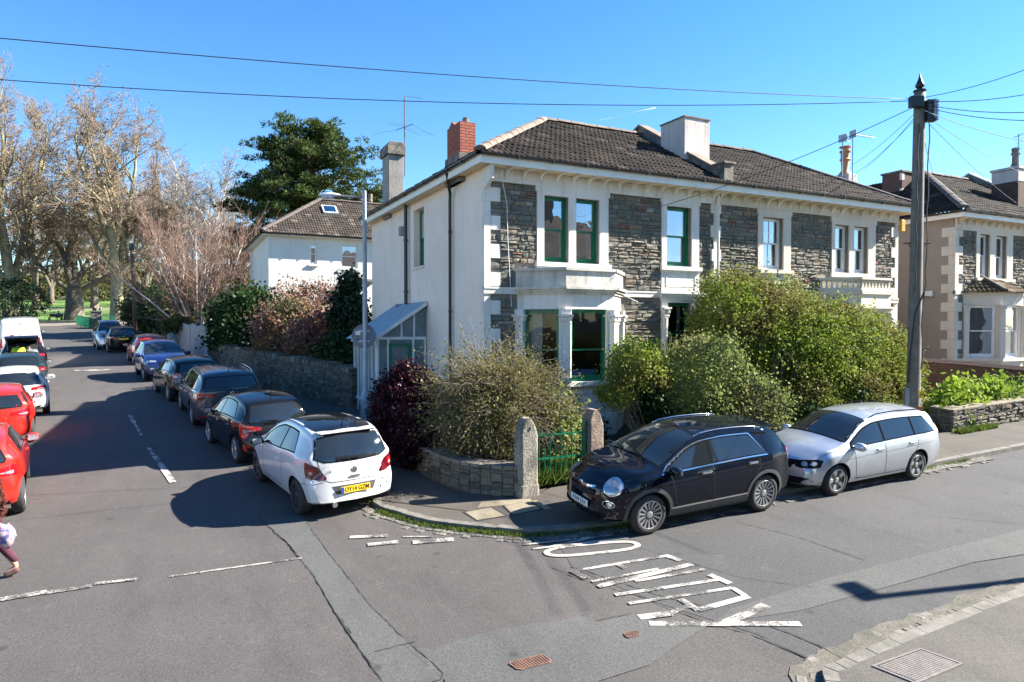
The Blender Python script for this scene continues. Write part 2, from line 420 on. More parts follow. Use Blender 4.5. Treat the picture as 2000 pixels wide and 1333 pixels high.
# ground sheet
gx = sorted(set([-900, -500, -250, -120, -80, -60, -45, -30, -15, 0, 15, 30, 45, 60, 90, 150, 300, 600, 900]))
gy = sorted(set([-600, -200, -80, -40, -25, -10, 0, 10, 30, 60, 90, 110, 130, 150, 180, 205, 230, 300, 500, 900]))
V = []; F = []
for j, y in enumerate(gy):
    for i, x in enumerate(gx): V.append((x, y, gz(x, y)-.03))
nx = len(gx)
for j in range(len(gy)-1):
    for i in range(nx-1): F.append((j*nx+i, j*nx+i+1, (j+1)*nx+i+1, (j+1)*nx+i))
tag(meshobj('ground', npmesh('ground', V, F), M['park']), kind='structure')

def kerbX(Y): return 3.0-.1476*(Y-14)
P = [gp(*q) for q in [(730, 990), (775, 1008), (830, 1024), (900, 1034), (970, 1041), (1050, 1045)]]
kerb1 = crom([(kerbX(95), 95), (kerbX(60), 60), (kerbX(30), 30), (kerbX(14), 14)]+[(p.x, p.y) for p in P]+[(6.3, 8.92), (8.5, 8.84), (14, 8.76), (30, 8.6), (60, 8.5)], 6)
P = [gp(*q) for q in [(2000, 1156), (1830, 1222), (1720, 1266), (1640, 1302), (1607, 1330)]]
k2 = [(60, 4.3), (30, 4.5), (14, 4.62)]+[(p.x, p.y) for p in P]+[(5.1, 3.7), (4.7, 2.6), (4.5, 0)]
kerb2 = crom(k2, 6)
def lkerb(Y): return -4.75-.1476*(Y-14)
# road: one sheet over both streets
sheet('road', [(lkerb(95), 95), (lkerb(-12), -12), (5.5, -12), (5.5, 3), (62, 3), (62, 10.5), (5, 10.5), (5, 14), (kerbX(95)+.6, 95)], 0, M['road'])
sheet('road_surface_grey', [(6.2, 3.1), (62, 3.1), (62, 10.3), (6.0, 10.3), (5.6, 9.3)]+[(gp(*q).x, gp(*q).y) for q in [(1090, 1062), (1120, 1112), (1290, 1180), (1400, 1215), (1480, 1240), (1580, 1290)]], .004, M['road_dark'])
def pgp(pts): return [(gp(*q).x, gp(*q).y) for q in pts]
sheet('road_patch', pgp([(505, 1010), (590, 1010), (640, 1080), (720, 1180), (790, 1250), (868, 1318), (862, 1345), (790, 1375), (745, 1330), (660, 1210), (610, 1120), (560, 1060)]), .008, M['road_grey'])
sheet('road_patch', pgp([(790, 1262), (845, 1272), (905, 1248), (1000, 1226), (1150, 1205), (1165, 1218), (1240, 1200), (1280, 1212), (1390, 1220), (1310, 1270), (1270, 1300), (1170, 1332), (1140, 1380), (880, 1380), (868, 1330)]), .009, M['road_grey'])
sheet('road_patch', pgp([(1390, 1220), (1430, 1190), (1620, 1130), (2000, 1035), (2080, 1040), (2090, 1070), (1900, 1100), (1760, 1140), (1560, 1195)]), .009, M['road_grey'])
sheet('road_patch', pgp([(-60, 1190), (180, 1150), (330, 1128), (590, 1092), (600, 1098), (650, 1190), (720, 1290), (790, 1390), (-60, 1420)]), .0045, M['road'])

def strip(path, w, side=1):
    """offset polyline by w to one side"""
    out = []
    for i, p in enumerate(path):
        a = Vector(path[max(i-1, 0)]); b = Vector(path[min(i+1, len(path)-1)]); t = (b-a); t.normalize()
        n = Vector((-t.y, t.x))*side; out.append((p[0]+n.x*w, p[1]+n.y*w))
    return out
def kerb_mesh(name, path, side, w=.13, h=.10, mat=None, seg=.9):
    inner = strip(path, w, side); mb = MB(); rnd = random.Random(3)
    # resample in stones
    L = 0; start = 0
    def emit(i0, i1):
        for i in range(i0, i1):
            a, b, c, d = map(Vector, (path[i], path[i+1], inner[i+1], inner[i]))
            if i % 2: b = a.lerp(b, .975); c = d.lerp(c, .975)
            e = rnd.uniform(-.004, .004)
            vs = [(p[0], p[1], gz(*p)-.05) for p in (a, b, c, d)]+[(p[0], p[1], gz(*p)+h+e) for p in (a, b, c, d)]
            mb.add(vs, [(4, 5, 6, 7), (0, 1, 5, 4), (1, 2, 6, 5), (2, 3, 7, 6), (3, 0, 4, 7)])
    emit(0, len(path)-1)
    o = mb.build(name, mat or M['kerb'])
    return tag(o, kind='structure')
def densify(path, d=.5):
    out = []
    for i in range(len(path)-1):
        a, b = Vector(path[i]), Vector(path[i+1]); n = max(1, int((b-a).length/d))
        for k in range(n): out.append(tuple(a.lerp(b, k/n)))
    out.append(path[-1]); return out
kerb1 = densify(kerb1); kerb2 = densify(kerb2)
kerb_mesh('kerb', kerb1, 1, .14, .085)
kerb_mesh('kerb', kerb2, 1, .14, .07)
lk = densify([(lkerb(-12), -12), (lkerb(95), 95)], 2)
kerb_mesh('kerb', lk, 1, .14, .1)
in1 = strip(kerb1, .14, 1)
sheet('pavement', in1+[(60, 16), (6, 16), (6, 40), (kerbX(95)+5, 95)], .085, M['pave'])
in2 = strip(kerb2, .14, 1)
sheet('pavement', in2+[(4.5, -3), (60, -3)], .07, M['pave_light'])
sheet('pavement', [(lkerb(-12)-.14, -12), (lkerb(95)-.14, 95), (lkerb(95)-3, 95), (lkerb(-12)-3, -12)], .1, M['pave'])
# cobbled gutters: irregular setts between the kerb and the asphalt
def setts(name, path, side, width, seed, gaps=(), cell=(.19, .105), rag=.12):
    rnd = random.Random(seed); mb = MB(); i = 0
    off = .02
    rows = int(width/cell[0])
    # walk by arc length
    pts = [Vector(p) for p in path]; cum = [0]
    for k in range(len(pts)-1): cum.append(cum[-1]+(pts[k+1]-pts[k]).length)
    def at(s):
        s = max(0, min(cum[-1]-1e-4, s))
        for k in range(len(cum)-1):
            if cum[k+1] >= s: break
        t = (s-cum[k])/(cum[k+1]-cum[k]); p = pts[k].lerp(pts[k+1], t); d = (pts[k+1]-pts[k]).normalized()
        return p, d
    for r in range(rows+1):
        s = rnd.uniform(0, .1)
        while s < cum[-1]:
            L = cell[1]*rnd.uniform(.7, 1.7); D = cell[0]*rnd.uniform(.8, 1.1)
            if any(a < s < b for a, b in gaps) or (r > rows-1 and rnd.random() < .5): s += L; continue
            p, d = at(s+L/2); n = Vector((-d.y, d.x))*side
            c = p+n*(off+cell[0]*(r+.5)+rnd.uniform(-.006, .006)); g = .006
            h = rnd.uniform(.012, .018); q = []
            for (a, b) in ((-1, -1), (1, -1), (1, 1), (-1, 1)):
                jx, jy = rnd.uniform(-.006, .006), rnd.uniform(-.006, .006)
                v = c+d*(a*(L/2-g)+jx)+n*(b*(D/2-g)+jy); q.append(v)
            m = sum(q, Vector((0, 0)))/4
            vs = [(v.x, v.y, gz(v.x, v.y)-.02) for v in q]+[(v.x, v.y, gz(v.x, v.y)+h*.6) for v in q]
            vs += [((v.x*.72+m.x*.28), (v.y*.72+m.y*.28), gz(v.x, v.y)+h+rnd.uniform(-.004, .004)) for v in q]
            mb.add(vs, [(8, 9, 10, 11)]+[(k, (k+1) % 4, 4+(k+1) % 4, 4+k) for k in range(4)]+[(4+k, 4+(k+1) % 4, 8+(k+1) % 4, 8+k) for k in range(4)])
            s += L
    o = mb.build(name, M['sett'])
    return tag(o, kind='structure')
k2v = [p for p in kerb2 if p[0] < 14 and p[1] > 2.2]
setts('gutter_setts', k2v, -1, .22, 5, gaps=((4.6, 5.05), (6.45, 7.35)), cell=(.12, .10))
k1v = [p for p in kerb1 if p[1] < 12.6 and p[0] < 16]
setts('gutter_setts', k1v, -1, .24, 6, cell=(.11, .09))
# dusty moss bed under the setts
def bed(path, w, side, mat, dz=.011):
    a = path; b = strip(path, w, side); V = []; F = []
    for p, q in zip(a, b):
        V += [(p[0], p[1], gz(*p)+dz), (q[0], q[1], gz(*q)+dz)]
    for i in range(len(a)-1): F.append((2*i, 2*i+1, 2*i+3, 2*i+2))
    return npmesh('gutter_bed', V, F)
M['dust'] = pm('gutter_dust', (.115, .10, .08), .95, (.065, .062, .045), 3, fine=.4, fscale=40, bump=.6, bscale=30)
random.seed(5)
for pth in (k2v, k1v):
    me = bed(pth, .27 if pth is k2v else .22, -1, None)
    for i, v in enumerate(me.vertices):
        if i % 2: 
            v.co.x += random.uniform(-.02, .02); v.co.y += random.uniform(-.05, .05)
    tag(meshobj('gutter_bed', me, M['dust']), kind='structure')

# ------------------------------------------------------------------ road paint
def poly_px(mb, pts, dz):
    V = [gp(*q) for q in pts]; V = [(v.x, v.y, gz(v.x, v.y)+dz) for v in V]
    mb.add(V, [list(range(len(V)))])
def bar_px(mb, a, b, w, dz=.014, w2=None):
    """painted bar between two image points, width w in metres across"""
    A, B = gp(*a), gp(*b); t = (B-A); t.z = 0; t.normalize(); n = Vector((-t.y, t.x, 0)); w2 = w2 or w
    V = [A+n*w/2, A-n*w/2, B-n*w2/2, B+n*w2/2]
    mb.add([(v.x, v.y, gz(v.x, v.y)+dz) for v in V], [(0, 1, 2, 3)])
# NO ENTRY
lt = MB()
bar_px(lt, (1022, 1066), (1196, 1046), .055); bar_px(lt, (1040, 1074), (1226, 1052), .06)
bar_px(lt, (1070, 1071), (1170, 1049), .06, .015)
# O ring
import itertools
def ring_px(mb, cx, cy, a, b, rot, w, n=40):
    pts = []
    c = gp(cx, cy)
    P0, P1 = gp(1062, 1083), gp(1250, 1064)
    ax = (P1-P0); ax.z = 0; L = ax.length/2; ax.normalize(); ay = Vector((-ax.y, ax.x, 0))
    mid = (P0+P1)/2; H = b
    outer = []; inner = []
    for k in range(n):
        th = 2*PI*k/n; cs, sn = math.cos(th), math.sin(th)
        e = 2/3.2
        fx = math.copysign(abs(cs)**e, cs); fy = math.copysign(abs(sn)**(2/2.4), sn)
        outer.append(mid+ax*fx*L+ay*fy*H); inner.append(mid+ax*fx*(L-w*1.1)+ay*fy*(H-w))
    V = [(v.x, v.y, gz(v.x, v.y)+.014) for v in outer+inner]
    mb.add(V, [(i, (i+1) % n, n+(i+1) % n, n+i) for i in range(n)])
ring_px(lt, 0, 0, 0, .215, 0, .085)
lt.build('road_lettering', M['paint'])['kind'] = 'structure'
lt2 = MB()
# E
bar_px(lt2, (1126, 1116), (1305, 1087), .07); bar_px(lt2, (1117, 1116), (1146, 1132), .11, .015); bar_px(lt2, (1300, 1087), (1330, 1097), .10, .015); bar_px(lt2, (1208, 1105), (1222, 1112), .09, .015)
# N
bar_px(lt2, (1156, 1138), (1286, 1113), .06, .0145); bar_px(lt2, (1168, 1148), (1352, 1104), .10, .0155); bar_px(lt2, (1240, 1137), (1378, 1114), .07)
# T
bar_px(lt2, (1201, 1164), (1405, 1134), .075); bar_px(lt2, (1385, 1124), (1426, 1142), .10, .015)
# R
bar_px(lt2, (1228, 1181), (1432, 1150), .065); bar_px(lt2, (1430, 1150), (1456, 1166), .08, .015); bar_px(lt2, (1462, 1167), (1364, 1194), .10, .0145)
bar_px(lt2, (1364, 1194), (1328, 1172), .09, .015); bar_px(lt2, (1312, 1200), (1248, 1208), .12); bar_px(lt2, (1345, 1185), (1312, 1200), .08, .0155)
lt2.build('road_lettering', M['paint_worn'])['kind'] = 'structure'
lt3 = MB()
bar_px(lt3, (1268, 1220), (1425, 1221), .105); bar_px(lt3, (1425, 1220), (1564, 1221), .11, .0145); bar_px(lt3, (1418, 1219), (1496, 1184), .13, .015)
lt3.build('road_lettering', M['paint_worn'])['kind'] = 'structure'
gl = MB()
bar_px(gl, (683, 1051), (757, 1048), .11); bar_px(gl, (718, 1066), (778, 1060), .13); bar_px(gl, (806, 1061), (886, 1055), .16)
bar_px(gl, (787, 1050), (845, 1050), .05)
for a, b, ww in [((-30, 1178), (90, 1158), .13), ((90, 1160), (180, 1146), .10), ((185, 1142), (268, 1133), .08), ((330, 1128), (430, 1114), .06), ((430, 1114), (590, 1092), .05)]:
    bar_px(gl, a, b, ww)
for a, b, ww in [((254, 812), (262, 826), .12), ((262, 826), (276, 852), .07), ((290, 876), (300, 890), .08), ((302, 892), (318, 915), .11), ((318, 915), (338, 944), .13), ((143, 725), (213, 723), .5)]:
    bar_px(gl, a, b, ww)
gl.build('road_lines', M['paint_worn'])['kind'] = 'structure'
# cracks and tar seams
ck = MB()
def crack(pts, w=.014, seed=1, dz=.013):
    rnd = random.Random(seed); W = [gp(*q) for q in pts]; pp = []
    for i in range(len(W)-1):
        n = max(2, int((W[i+1]-W[i]).length/.07))
        for k in range(n):
            v = W[i].lerp(W[i+1], k/n); pp.append((v.x+rnd.uniform(-.007, .007), v.y+rnd.uniform(-.007, .007)))
    pp.append((W[-1].x, W[-1].y))
    V = []
    for i, p in enumerate(pp):
        a = Vector(pp[max(i-1, 0)]); b = Vector(pp[min(i+1, len(pp)-1)]); t = (b-a).normalized(); n = Vector((-t.y, t.x)); ww = w*rnd.uniform(.2, 1.3)/2
        for s_ in (1, -1): V.append((p[0]+n.x*ww*s_, p[1]+n.y*ww*s_, gz(*p)+dz))
    ck.add(V, [(2*i, 2*i+1, 2*i+3, 2*i+2) for i in range(len(pp)-1)])
crack([(505, 1012), (560, 1060), (610, 1122), (665, 1215), (745, 1330)], .014, 1)
crack([(662, 1208), (685, 1240)], .035, 11)
crack([(592, 1012), (640, 1080), (720, 1180), (790, 1250), (866, 1316), (862, 1330), (790, 1350)], .011, 2)
crack([(733, 1275), (790, 1260), (812, 1255)], .016, 3)
crack([(1070, 1105), (1140, 1135), (1250, 1165), (1310, 1190), (1400, 1222), (1470, 1240), (1585, 1290)], .018, 4)
crack([(1115, 1108), (1170, 1125), (1290, 1165), (1395, 1190)], .018, 5)
crack([(1440, 1020), (1560, 1050), (1690, 1095)], .014, 6)
crack([(1140, 1200), (1155, 1215), (1240, 1199), (1310, 1225)], .012, 7)
crack([(1500, 1222), (1600, 1262), (1625, 1278), (1650, 1290)], .02, 8)
crack([(1780, 1005), (2010, 1025)], .012, 9)
crack([(1245, 1070), (1450, 1130), (1600, 1150)], .01, 10)
M['crackm'] = pm('crack_tar', (.012, .011, .010), .9, (.03, .035, .012), 6)
ck.build('road_cracks', M['crackm'], recalc=False)['kind'] = 'structure'

# ------------------------------------------------------------------ covers and slabs
def rect_px(c4px):
    return [gp(*q) for q in c4px]
def cover(name, cor, label, mat, nx, ny, cut=0, thick=.02, zoff=.0, diamond=True, cat='manhole cover', hatch=False):
    P = rect_px(cor); c = sum(P, Vector())/4
    base = (c.x, c.y, gz(c.x, c.y)+zoff)
    r = empty(name, base, 0, label, cat)
    def bl(u, v, h):
        p = P[0].lerp(P[1], u).lerp(P[3].lerp(P[2], u), v); return (p.x, p.y, gz(p.x, p.y)+zoff+h)
    fr = MB(); e = .035
    out = [(cut, 0), (1-cut, 0), (1, cut*1.5), (1, 1-cut*1.5), (1-cut, 1), (cut, 1), (0, 1-cut*1.5), (0, cut*1.5)] if cut else [(0, 0), (1, 0), (1, 1), (0, 1)]
    n = len(out); inn = [((u-.5)*(1-2*e)+.5, (v-.5)*(1-2*e*1.6)+.5) for u, v in out]
    V = [bl(u, v, .002) for u, v in out]+[bl(u, v, thick*.6) for u, v in out]+[bl(u, v, thick*.6) for u, v in inn]+[bl(u, v, .004) for u, v in inn]
    for a in (0, n, 2*n): fr.add(V[a:a+2*n], [(i, (i+1) % n, n+(i+1) % n, n+i) for i in range(n)])
    fr.build('frame', mat, r)
    pl = MB(); inn2 = [((u-.5)*(1-2*e*1.3)+.5, (v-.5)*(1-2*e*2.1)+.5) for u, v in out]
    pl.add([bl(u, v, .006) for u, v in inn2], [list(range(n))])
    pb = pl.build('plate', M['dark_hole'] if hatch else mat, r)
    st = MB()
    for i in range(nx):
        for j in range(ny):
            u = .06+(i+.5)*.88/nx; v = .09+(j+.5)*.82/ny
            if cut and ((u < cut*.9 or u > 1-cut*.9) and (v < cut*1.6 or v > 1-cut*1.6)): continue
            if hatch and .42 < u < .58 and .42 < v < .6: continue
            a, b2 = .36/nx, .36/ny
            if diamond:
                s_ = 1 if (i+j) % 2 else -1
                q = [(u-a, v-b2*.25*s_), (u-a*.2, v-b2), (u+a, v+b2*.25*s_), (u+a*.2, v+b2)]
            else: q = [(u-a*1.15, v-b2*.8), (u+a*1.15, v-b2*.8), (u+a*1.15, v+b2*.8), (u-a*1.15, v+b2*.8)]
            st.add([bl(*w_, .005) for w_ in q]+[bl(*w_, .013) for w_ in q], [(4, 5, 6, 7), (0, 1, 5, 4), (1, 2, 6, 5), (2, 3, 7, 6), (3, 0, 4, 7)])
    if hatch: st.add([bl(.43, .42, .013), bl(.57, .42, .013), bl(.57, .6, .013), bl(.43, .6, .013)], [(0, 1, 2, 3)])
    st.build('tread', mat, r)
    return r
cover('manhole_cover', [(991, 1298), (1060, 1281), (1080, 1296), (1012, 1313)], 'rusty iron cover with clipped corners in the grey asphalt patch', M['iron_cover'], 11, 9, .09, zoff=.009)
cover('valve_cover', [(1216, 1240), (1243, 1234), (1252, 1243), (1225, 1250)], 'small rusty iron valve cover just below the painted letters', M['iron_cover'], 5, 4, .14, zoff=.009)
cover('inspection_cover', [(1702, 1316), (1797, 1281), (1882, 1312), (1790, 1352)], 'large square steel cover with rows of slots in the near pavement', M['steel_cover'], 15, 13, 0, zoff=.07, diamond=False)
for i, cor in enumerate([[(903, 1011), (960, 1001), (993, 1019), (930, 1029)], [(980, 998), (1035, 990), (1062, 1005), (1000, 1018)]]):
    P = rect_px(cor); c = sum(P, Vector())/4
    r = empty('paving_slab_cover', (c.x, c.y, gz(c.x, c.y)+.085), 0, ['buff slab cover in an iron frame set in the corner pavement, nearer the white hatchback', 'buff slab cover in an iron frame set in the corner pavement, nearer the green gate'][i], 'access cover', 'slab covers in the corner pavement')
    for nm, s_, h, mt in (('frame', 1.0, .004, M['dark_hole']), ('slab', .88, .009, M['slab'])):
        mb = MB(); mb.add([((p.x-c.x)*s_+c.x, (p.y-c.y)*s_+c.y, gz(p.x, p.y)+.085+h) for p in P], [(0, 1, 2, 3)]); mb.build(nm, mt, r)
sheet('pavement_slab', pgp([(932, 1002), (940, 990), (1035, 984), (1042, 990), (975, 998)]), .088, M['slab'])
sheet('pavement_slab', pgp([(1036, 989), (1047, 987), (1078, 1003), (1065, 1006)]), .088, M['slab'])

# ------------------------------------------------------------------ park
def strip_quad(name, pts, dz, mat): return sheet(name, pts, dz, mat)
def drape(name, x0, x1, y0, y1, n, m, dz, mat, kind='structure'):
    V = []; F = []
    for j in range(m+1):
        for i in range(n+1):
            x = x0+(x1-x0)*i/n; y = y0+(y1-y0)*j/m; V.append((x, y, gz(x, y)+dz))
    for j in range(m):
        for i in range(n): F.append((j*(n+1)+i, j*(n+1)+i+1, (j+1)*(n+1)+i+1, (j+1)*(n+1)+i))
    return tag(meshobj(name, npmesh(name, V, F), mat), kind=kind)
drape('lawn', -130, 60, 112, 151, 20, 6, .03, M['lawn'])
drape('lawn', -130, 60, 156, 205, 20, 6, .03, M['lawn'])
drape('path', -130, 60, 151, 156, 20, 2, .02, M['path'])
drape('path', -60, 12, 95, 112, 12, 3, .02, M['path'])
# ================================================================== HOUSE KIT
class Fr:
    """vertical wall frame: u along the wall, d inward depth"""
    def __init__(s, P0, ang):
        s.p = Vector((P0[0], P0[1])); a = R(ang); s.t = Vector((math.cos(a), math.sin(a))); s.n = Vector((-math.sin(a), math.cos(a)))
    def __call__(s, u, d, z):
        q = s.p+s.t*u+s.n*d; return (q.x, q.y, z)
def fbox(mb, F, u0, u1, d0, d1, z0, z1):
    return mb.add([F(u0,d0,z0),F(u1,d0,z0),F(u1,d1,z0),F(u0,d1,z0),F(u0,d0,z1),F(u1,d0,z1),F(u1,d1,z1),F(u0,d1,z1)],
                  [(0,3,2,1),(4,5,6,7),(0,1,5,4),(1,2,6,5),(2,3,7,6),(3,0,4,7)])
def wall_holes(mb, F, u0, u1, z0, z1, holes, reveal=.25, d=0):
    us = sorted({u0, u1, *[h[0] for h in holes], *[h[1] for h in holes]}); zs = sorted({z0, z1, *[h[2] for h in holes], *[h[3] for h in holes]})
    us = [u for u in us if u0-1e-6 <= u <= u1+1e-6]; zs = [z for z in zs if z0-1e-6 <= z <= z1+1e-6]
    for i in range(len(us)-1):
        for j in range(len(zs)-1):
            cu, cz = (us[i]+us[i+1])/2, (zs[j]+zs[j+1])/2
            if any(h[0] < cu < h[1] and h[2] < cz < h[3] for h in holes): continue
            mb.add([F(us[i], d, zs[j]), F(us[i+1], d, zs[j]), F(us[i+1], d, zs[j+1]), F(us[i], d, zs[j+1])], [(0, 1, 2, 3)])
    for a, b, c, e in holes:
        q = [(a, c), (b, c), (b, e), (a, e)]
        for k in range(4):
            (x1, y1), (x2, y2) = q[k], q[(k+1) % 4]
            mb.add([F(x1, d, y1), F(x2, d, y2), F(x2, d+reveal, y2), F(x1, d+reveal, y1)], [(0, 1, 2, 3)])
def stones(mb, F, u0, u1, z0, z1, excl, seed, course=(.08, .16), length=(.13, .40), prot=(.0, .03), rough=.032):
    rnd = random.Random(seed); z = z0
    while z < z1-.03:
        h = rnd.uniform(*course); 
        if z+h > z1-.05: h = z1-z
        iv = [(u0, u1)]
        for a, b, c, e in excl:
            if z+h-.02 > c and z+.02 < e:
                nv = []
                for p, q in iv:
                    if b <= p or a >= q: nv.append((p, q))
                    else:
                        if a > p: nv.append((p, a))
                        if b < q: nv.append((b, q))
                iv = nv
        for p, q in iv:
            u = p
            while u < q-.02:
                L = rnd.uniform(*length)*(1.25 if h > .14 else 1)
                if u+L > q-.09: L = q-u
                # sometimes split a tall stone in two thin ones
                parts = [(z, z+h)] if (h < .12 or rnd.random() < .75) else [(z, z+h*.5), (z+h*.5, z+h)]
                for za, zb in parts:
                    g = .0035; pr = rnd.uniform(*prot); a0, a1, b0, b1 = u+g, u+L-g, za+g, zb-g
                    if a1-a0 < .02 or b1-b0 < .02: continue
                    j = lambda s=.008: rnd.uniform(-s, s)
                    V = [F(a0+j(), .01, b0+j()), F(a1+j(), .01, b0+j()), F(a1+j(), .01, b1+j()), F(a0+j(), .01, b1+j())]
                    m = .012; bx = (a1-a0-2*m)/2; bz = (b1-b0-2*m)/2
                    for kz in range(3):
                        for ku in range(3):
                            V.append(F(a0+m+ku*bx+j(), -pr-rnd.uniform(0, rough)*(1.6 if ku == 1 and kz == 1 else 1), b0+m+kz*bz+j()))
                    fs = [(4+kz*3+ku, 5+kz*3+ku, 8+kz*3+ku, 7+kz*3+ku) for kz in range(2) for ku in range(2)]
                    fs += [(0, 1, 6, 5), (0, 5, 4), (1, 2, 12, 9), (1, 9, 6), (2, 3, 10, 11), (2, 11, 12), (3, 0, 4, 7), (3, 7, 10)]
                    mb.add(V, fs)
                u += L
        z += h
def sash(house, F, u0, u1, z0, z1, mat, d=.11, fw=.05, low=.09, mid=.5, curtain=None, glass='glass', name='window', bars=0, rail=None, label=None):
    """sliding sash window set in a reveal; upper sash in front of the lower one"""
    w = MB(); g = .006
    a, b, c, e = u0+g, u1-g, z0+g, z1-g
    fbox(w, F, a, a+.045, d, d+.09, c, e); fbox(w, F, b-.045, b, d, d+.09, c, e)
    fbox(w, F, a+.045, b-.045, d, d+.09, e-.045, e); fbox(w, F, a+.045, b-.045, d-.02, d+.09, c, c+.05)
    a2, b2, c2, e2 = a+.045, b-.045, c+.05, e-.045
    zm = c2+(e2-c2)*mid
    # upper sash (outer), lower sash (inner)
    for (zz0, zz1, dd, bot) in ((zm, e2, d+.012, .04), (c2, zm+.035, d+.052, low)):
        fbox(w, F, a2, a2+fw*.8, dd, dd+.035, zz0, zz1); fbox(w, F, b2-fw*.8, b2, dd, dd+.035, zz0, zz1)
        fbox(w, F, a2+fw*.8, b2-fw*.8, dd+.002, dd+.033, zz1-.04, zz1); fbox(w, F, a2+fw*.8, b2-fw*.8, dd+.002, dd+.033, zz0, zz0+bot)
        for k in range(bars):
            uc = a2+(b2-a2)*(k+1)/(bars+1); fbox(w, F, uc-.011, uc+.011, dd+.004, dd+.03, zz0+bot, zz1-.04)
    wo = w.build(name, mat, house)
    if label: wo['label'] = label
    for (zz0, zz1, dd, bot) in ((zm, e2, d+.012, .04), (c2, zm+.035, d+.052, low)):
        p = MB(); p.add([F(a2+.03, dd+.018, zz0+bot*.7), F(b2-.03, dd+.018, zz0+bot*.7), F(b2-.03, dd+.018, zz1-.03), F(a2+.03, dd+.018, zz1-.03)], [(0, 1, 2, 3)])
        p.build('pane', M[glass], wo, recalc=False)
    def drape_c(ua, ub, za, zb, seed, dd=.22):
        rnd = random.Random(seed); n = max(6, int(abs(ub-ua)/.025)); V = []; m = 5
        ph = rnd.uniform(0, 6)
        for k in range(m+1):
            z = za+(zb-za)*k/m
            for i in range(n+1):
                u = ua+(ub-ua)*i/n; V.append(F(u+.01*math.sin(k*2+ph), d+dd+.025*math.sin(i*1.15+ph)+.01*math.sin(i*2.7), z))
        c_ = MB(); c_.add(V, [(k*(n+1)+i, k*(n+1)+i+1, (k+1)*(n+1)+i+1, (k+1)*(n+1)+i) for k in range(m) for i in range(n)])
        c_.build('curtain', M['curtain'], wo, recalc=False, smooth=True)
    W = b2-a2
    if curtain == 'left': drape_c(a2, a2+W*.42, c2, e2, 1)
    if curtain == 'right': drape_c(b2-W*.24, b2, c2, e2, 2)
    if curtain == 'both': drape_c(a2, a2+W*.2, c2, e2, 3); drape_c(b2-W*.25, b2, c2, e2, 4)
    if curtain == 'net': drape_c(a2, b2, c2, e2, 5, .12)
    if curtain == 'blind':
        s_ = MB()
        z = c2+.02
        while z < e2:
            s_.add([F(a2+.01, d+.10, z+.012), F(b2-.01, d+.10, z+.012), F(b2-.01, d+.14, z), F(a2+.01, d+.14, z)], [(0, 1, 2, 3)]); z += .048
        s_.build('blind', M['white_paint'], wo, recalc=False)
    return wo
def moulding(mb, F, u0, u1, steps):
    """horizontal ledge from stacked steps (z0,z1,projection,extra at both ends)"""
    for z0, z1, pr, ex in steps: fbox(mb, F, u0-ex, u1+ex, -pr, .02, z0, z1)
def tiles(plane_pts_fn, nu, width_fn, vlen, tw=.30, th=.285, seed=0, amp=.034, step=.036):
    """corrugated tiles. plane_pts_fn(u,v,h)->xyz ; width_fn(v)->(uL,uR); v up the slope"""
    V = []; F = []; UV = []; rnd = random.Random(seed)
    rows = max(1, int(round(vlen/th))); thh = vlen/rows; du = tw/8
    def hw(u):
        t = (u/tw) % 1.0
        return amp*max(0, math.sin(PI*min(1, t/.38))) if t < .38 else (amp*.9*max(0, math.sin(PI*(t-.5)/.38)) if .5 < t < .88 else 0)
    for r in range(rows):
        va, vb = r*thh, (r+1)*thh
        La, Ra = width_fn(va); Lb, Rb = width_fn(vb)
        lo, hi = min(La, Lb), max(Ra, Rb); i0, i1 = math.floor(lo/du), math.ceil(hi/du)
        prev = None
        sag = {}
        for i in range(i0, i1+1):
            u = i*du; ua = min(max(u, La), Ra); ub = min(max(u, Lb), Rb)
            tid = math.floor(u/tw+1e-6)
            if tid not in sag: sag[tid] = rnd.uniform(-.010, .010)
            h = hw(u)+sag[tid]
            b = len(V)
            V += [plane_pts_fn(ua, va-.03, h+step), plane_pts_fn(ub, vb, h+.002), plane_pts_fn(ua, va-.03, h-.012)]
            if prev is not None and (abs(ua-prev[1]) > 1e-5 or abs(ub-prev[2]) > 1e-5):
                p = prev[0]; F.append((p, b, b+1, p+1)); UV.append((tid+.5, r+.5)); F.append((p+2, b+2, b, p)); UV.append((tid+.5, r+.5))
            prev = (b, ua, ub)
    me = npmesh('tiles', V, F)
    uvl = me.uv_layers.new(name='UVMap'); arr = np.repeat(np.array(UV, dtype=np.float32), 4, axis=0)
    uvl.data.foreach_set('uv', arr.ravel())
    return me
def roof_plane(house, A, B, C, D, mat, name='roof', tw=.30, th=.285, seed=1, parent_name=None):
    """A,B eave ends (left,right seen from outside), C,D ridge ends (right,left). planar"""
    A, B, C, D = map(Vector, (A, B, C, D)); U = (B-A).normalized(); nrm = U.cross(D-A).normalized(); Vv = nrm.cross(U).normalized()
    if Vv.z < 0: Vv = -Vv
    if nrm.z < 0: nrm = -nrm
    L = (B-A).length; vl = (D-A).dot(Vv); uD = (D-A).dot(U); uC = (C-A).dot(U)
    f = lambda u, v, h: tuple(A+U*u+Vv*v+nrm*h)
    wf = lambda v: (uD*v/vl, L+(uC-L)*v/vl)
    me = tiles(f, 0, wf, vl, tw, th, seed)
    return meshobj(name, me, mat, house)
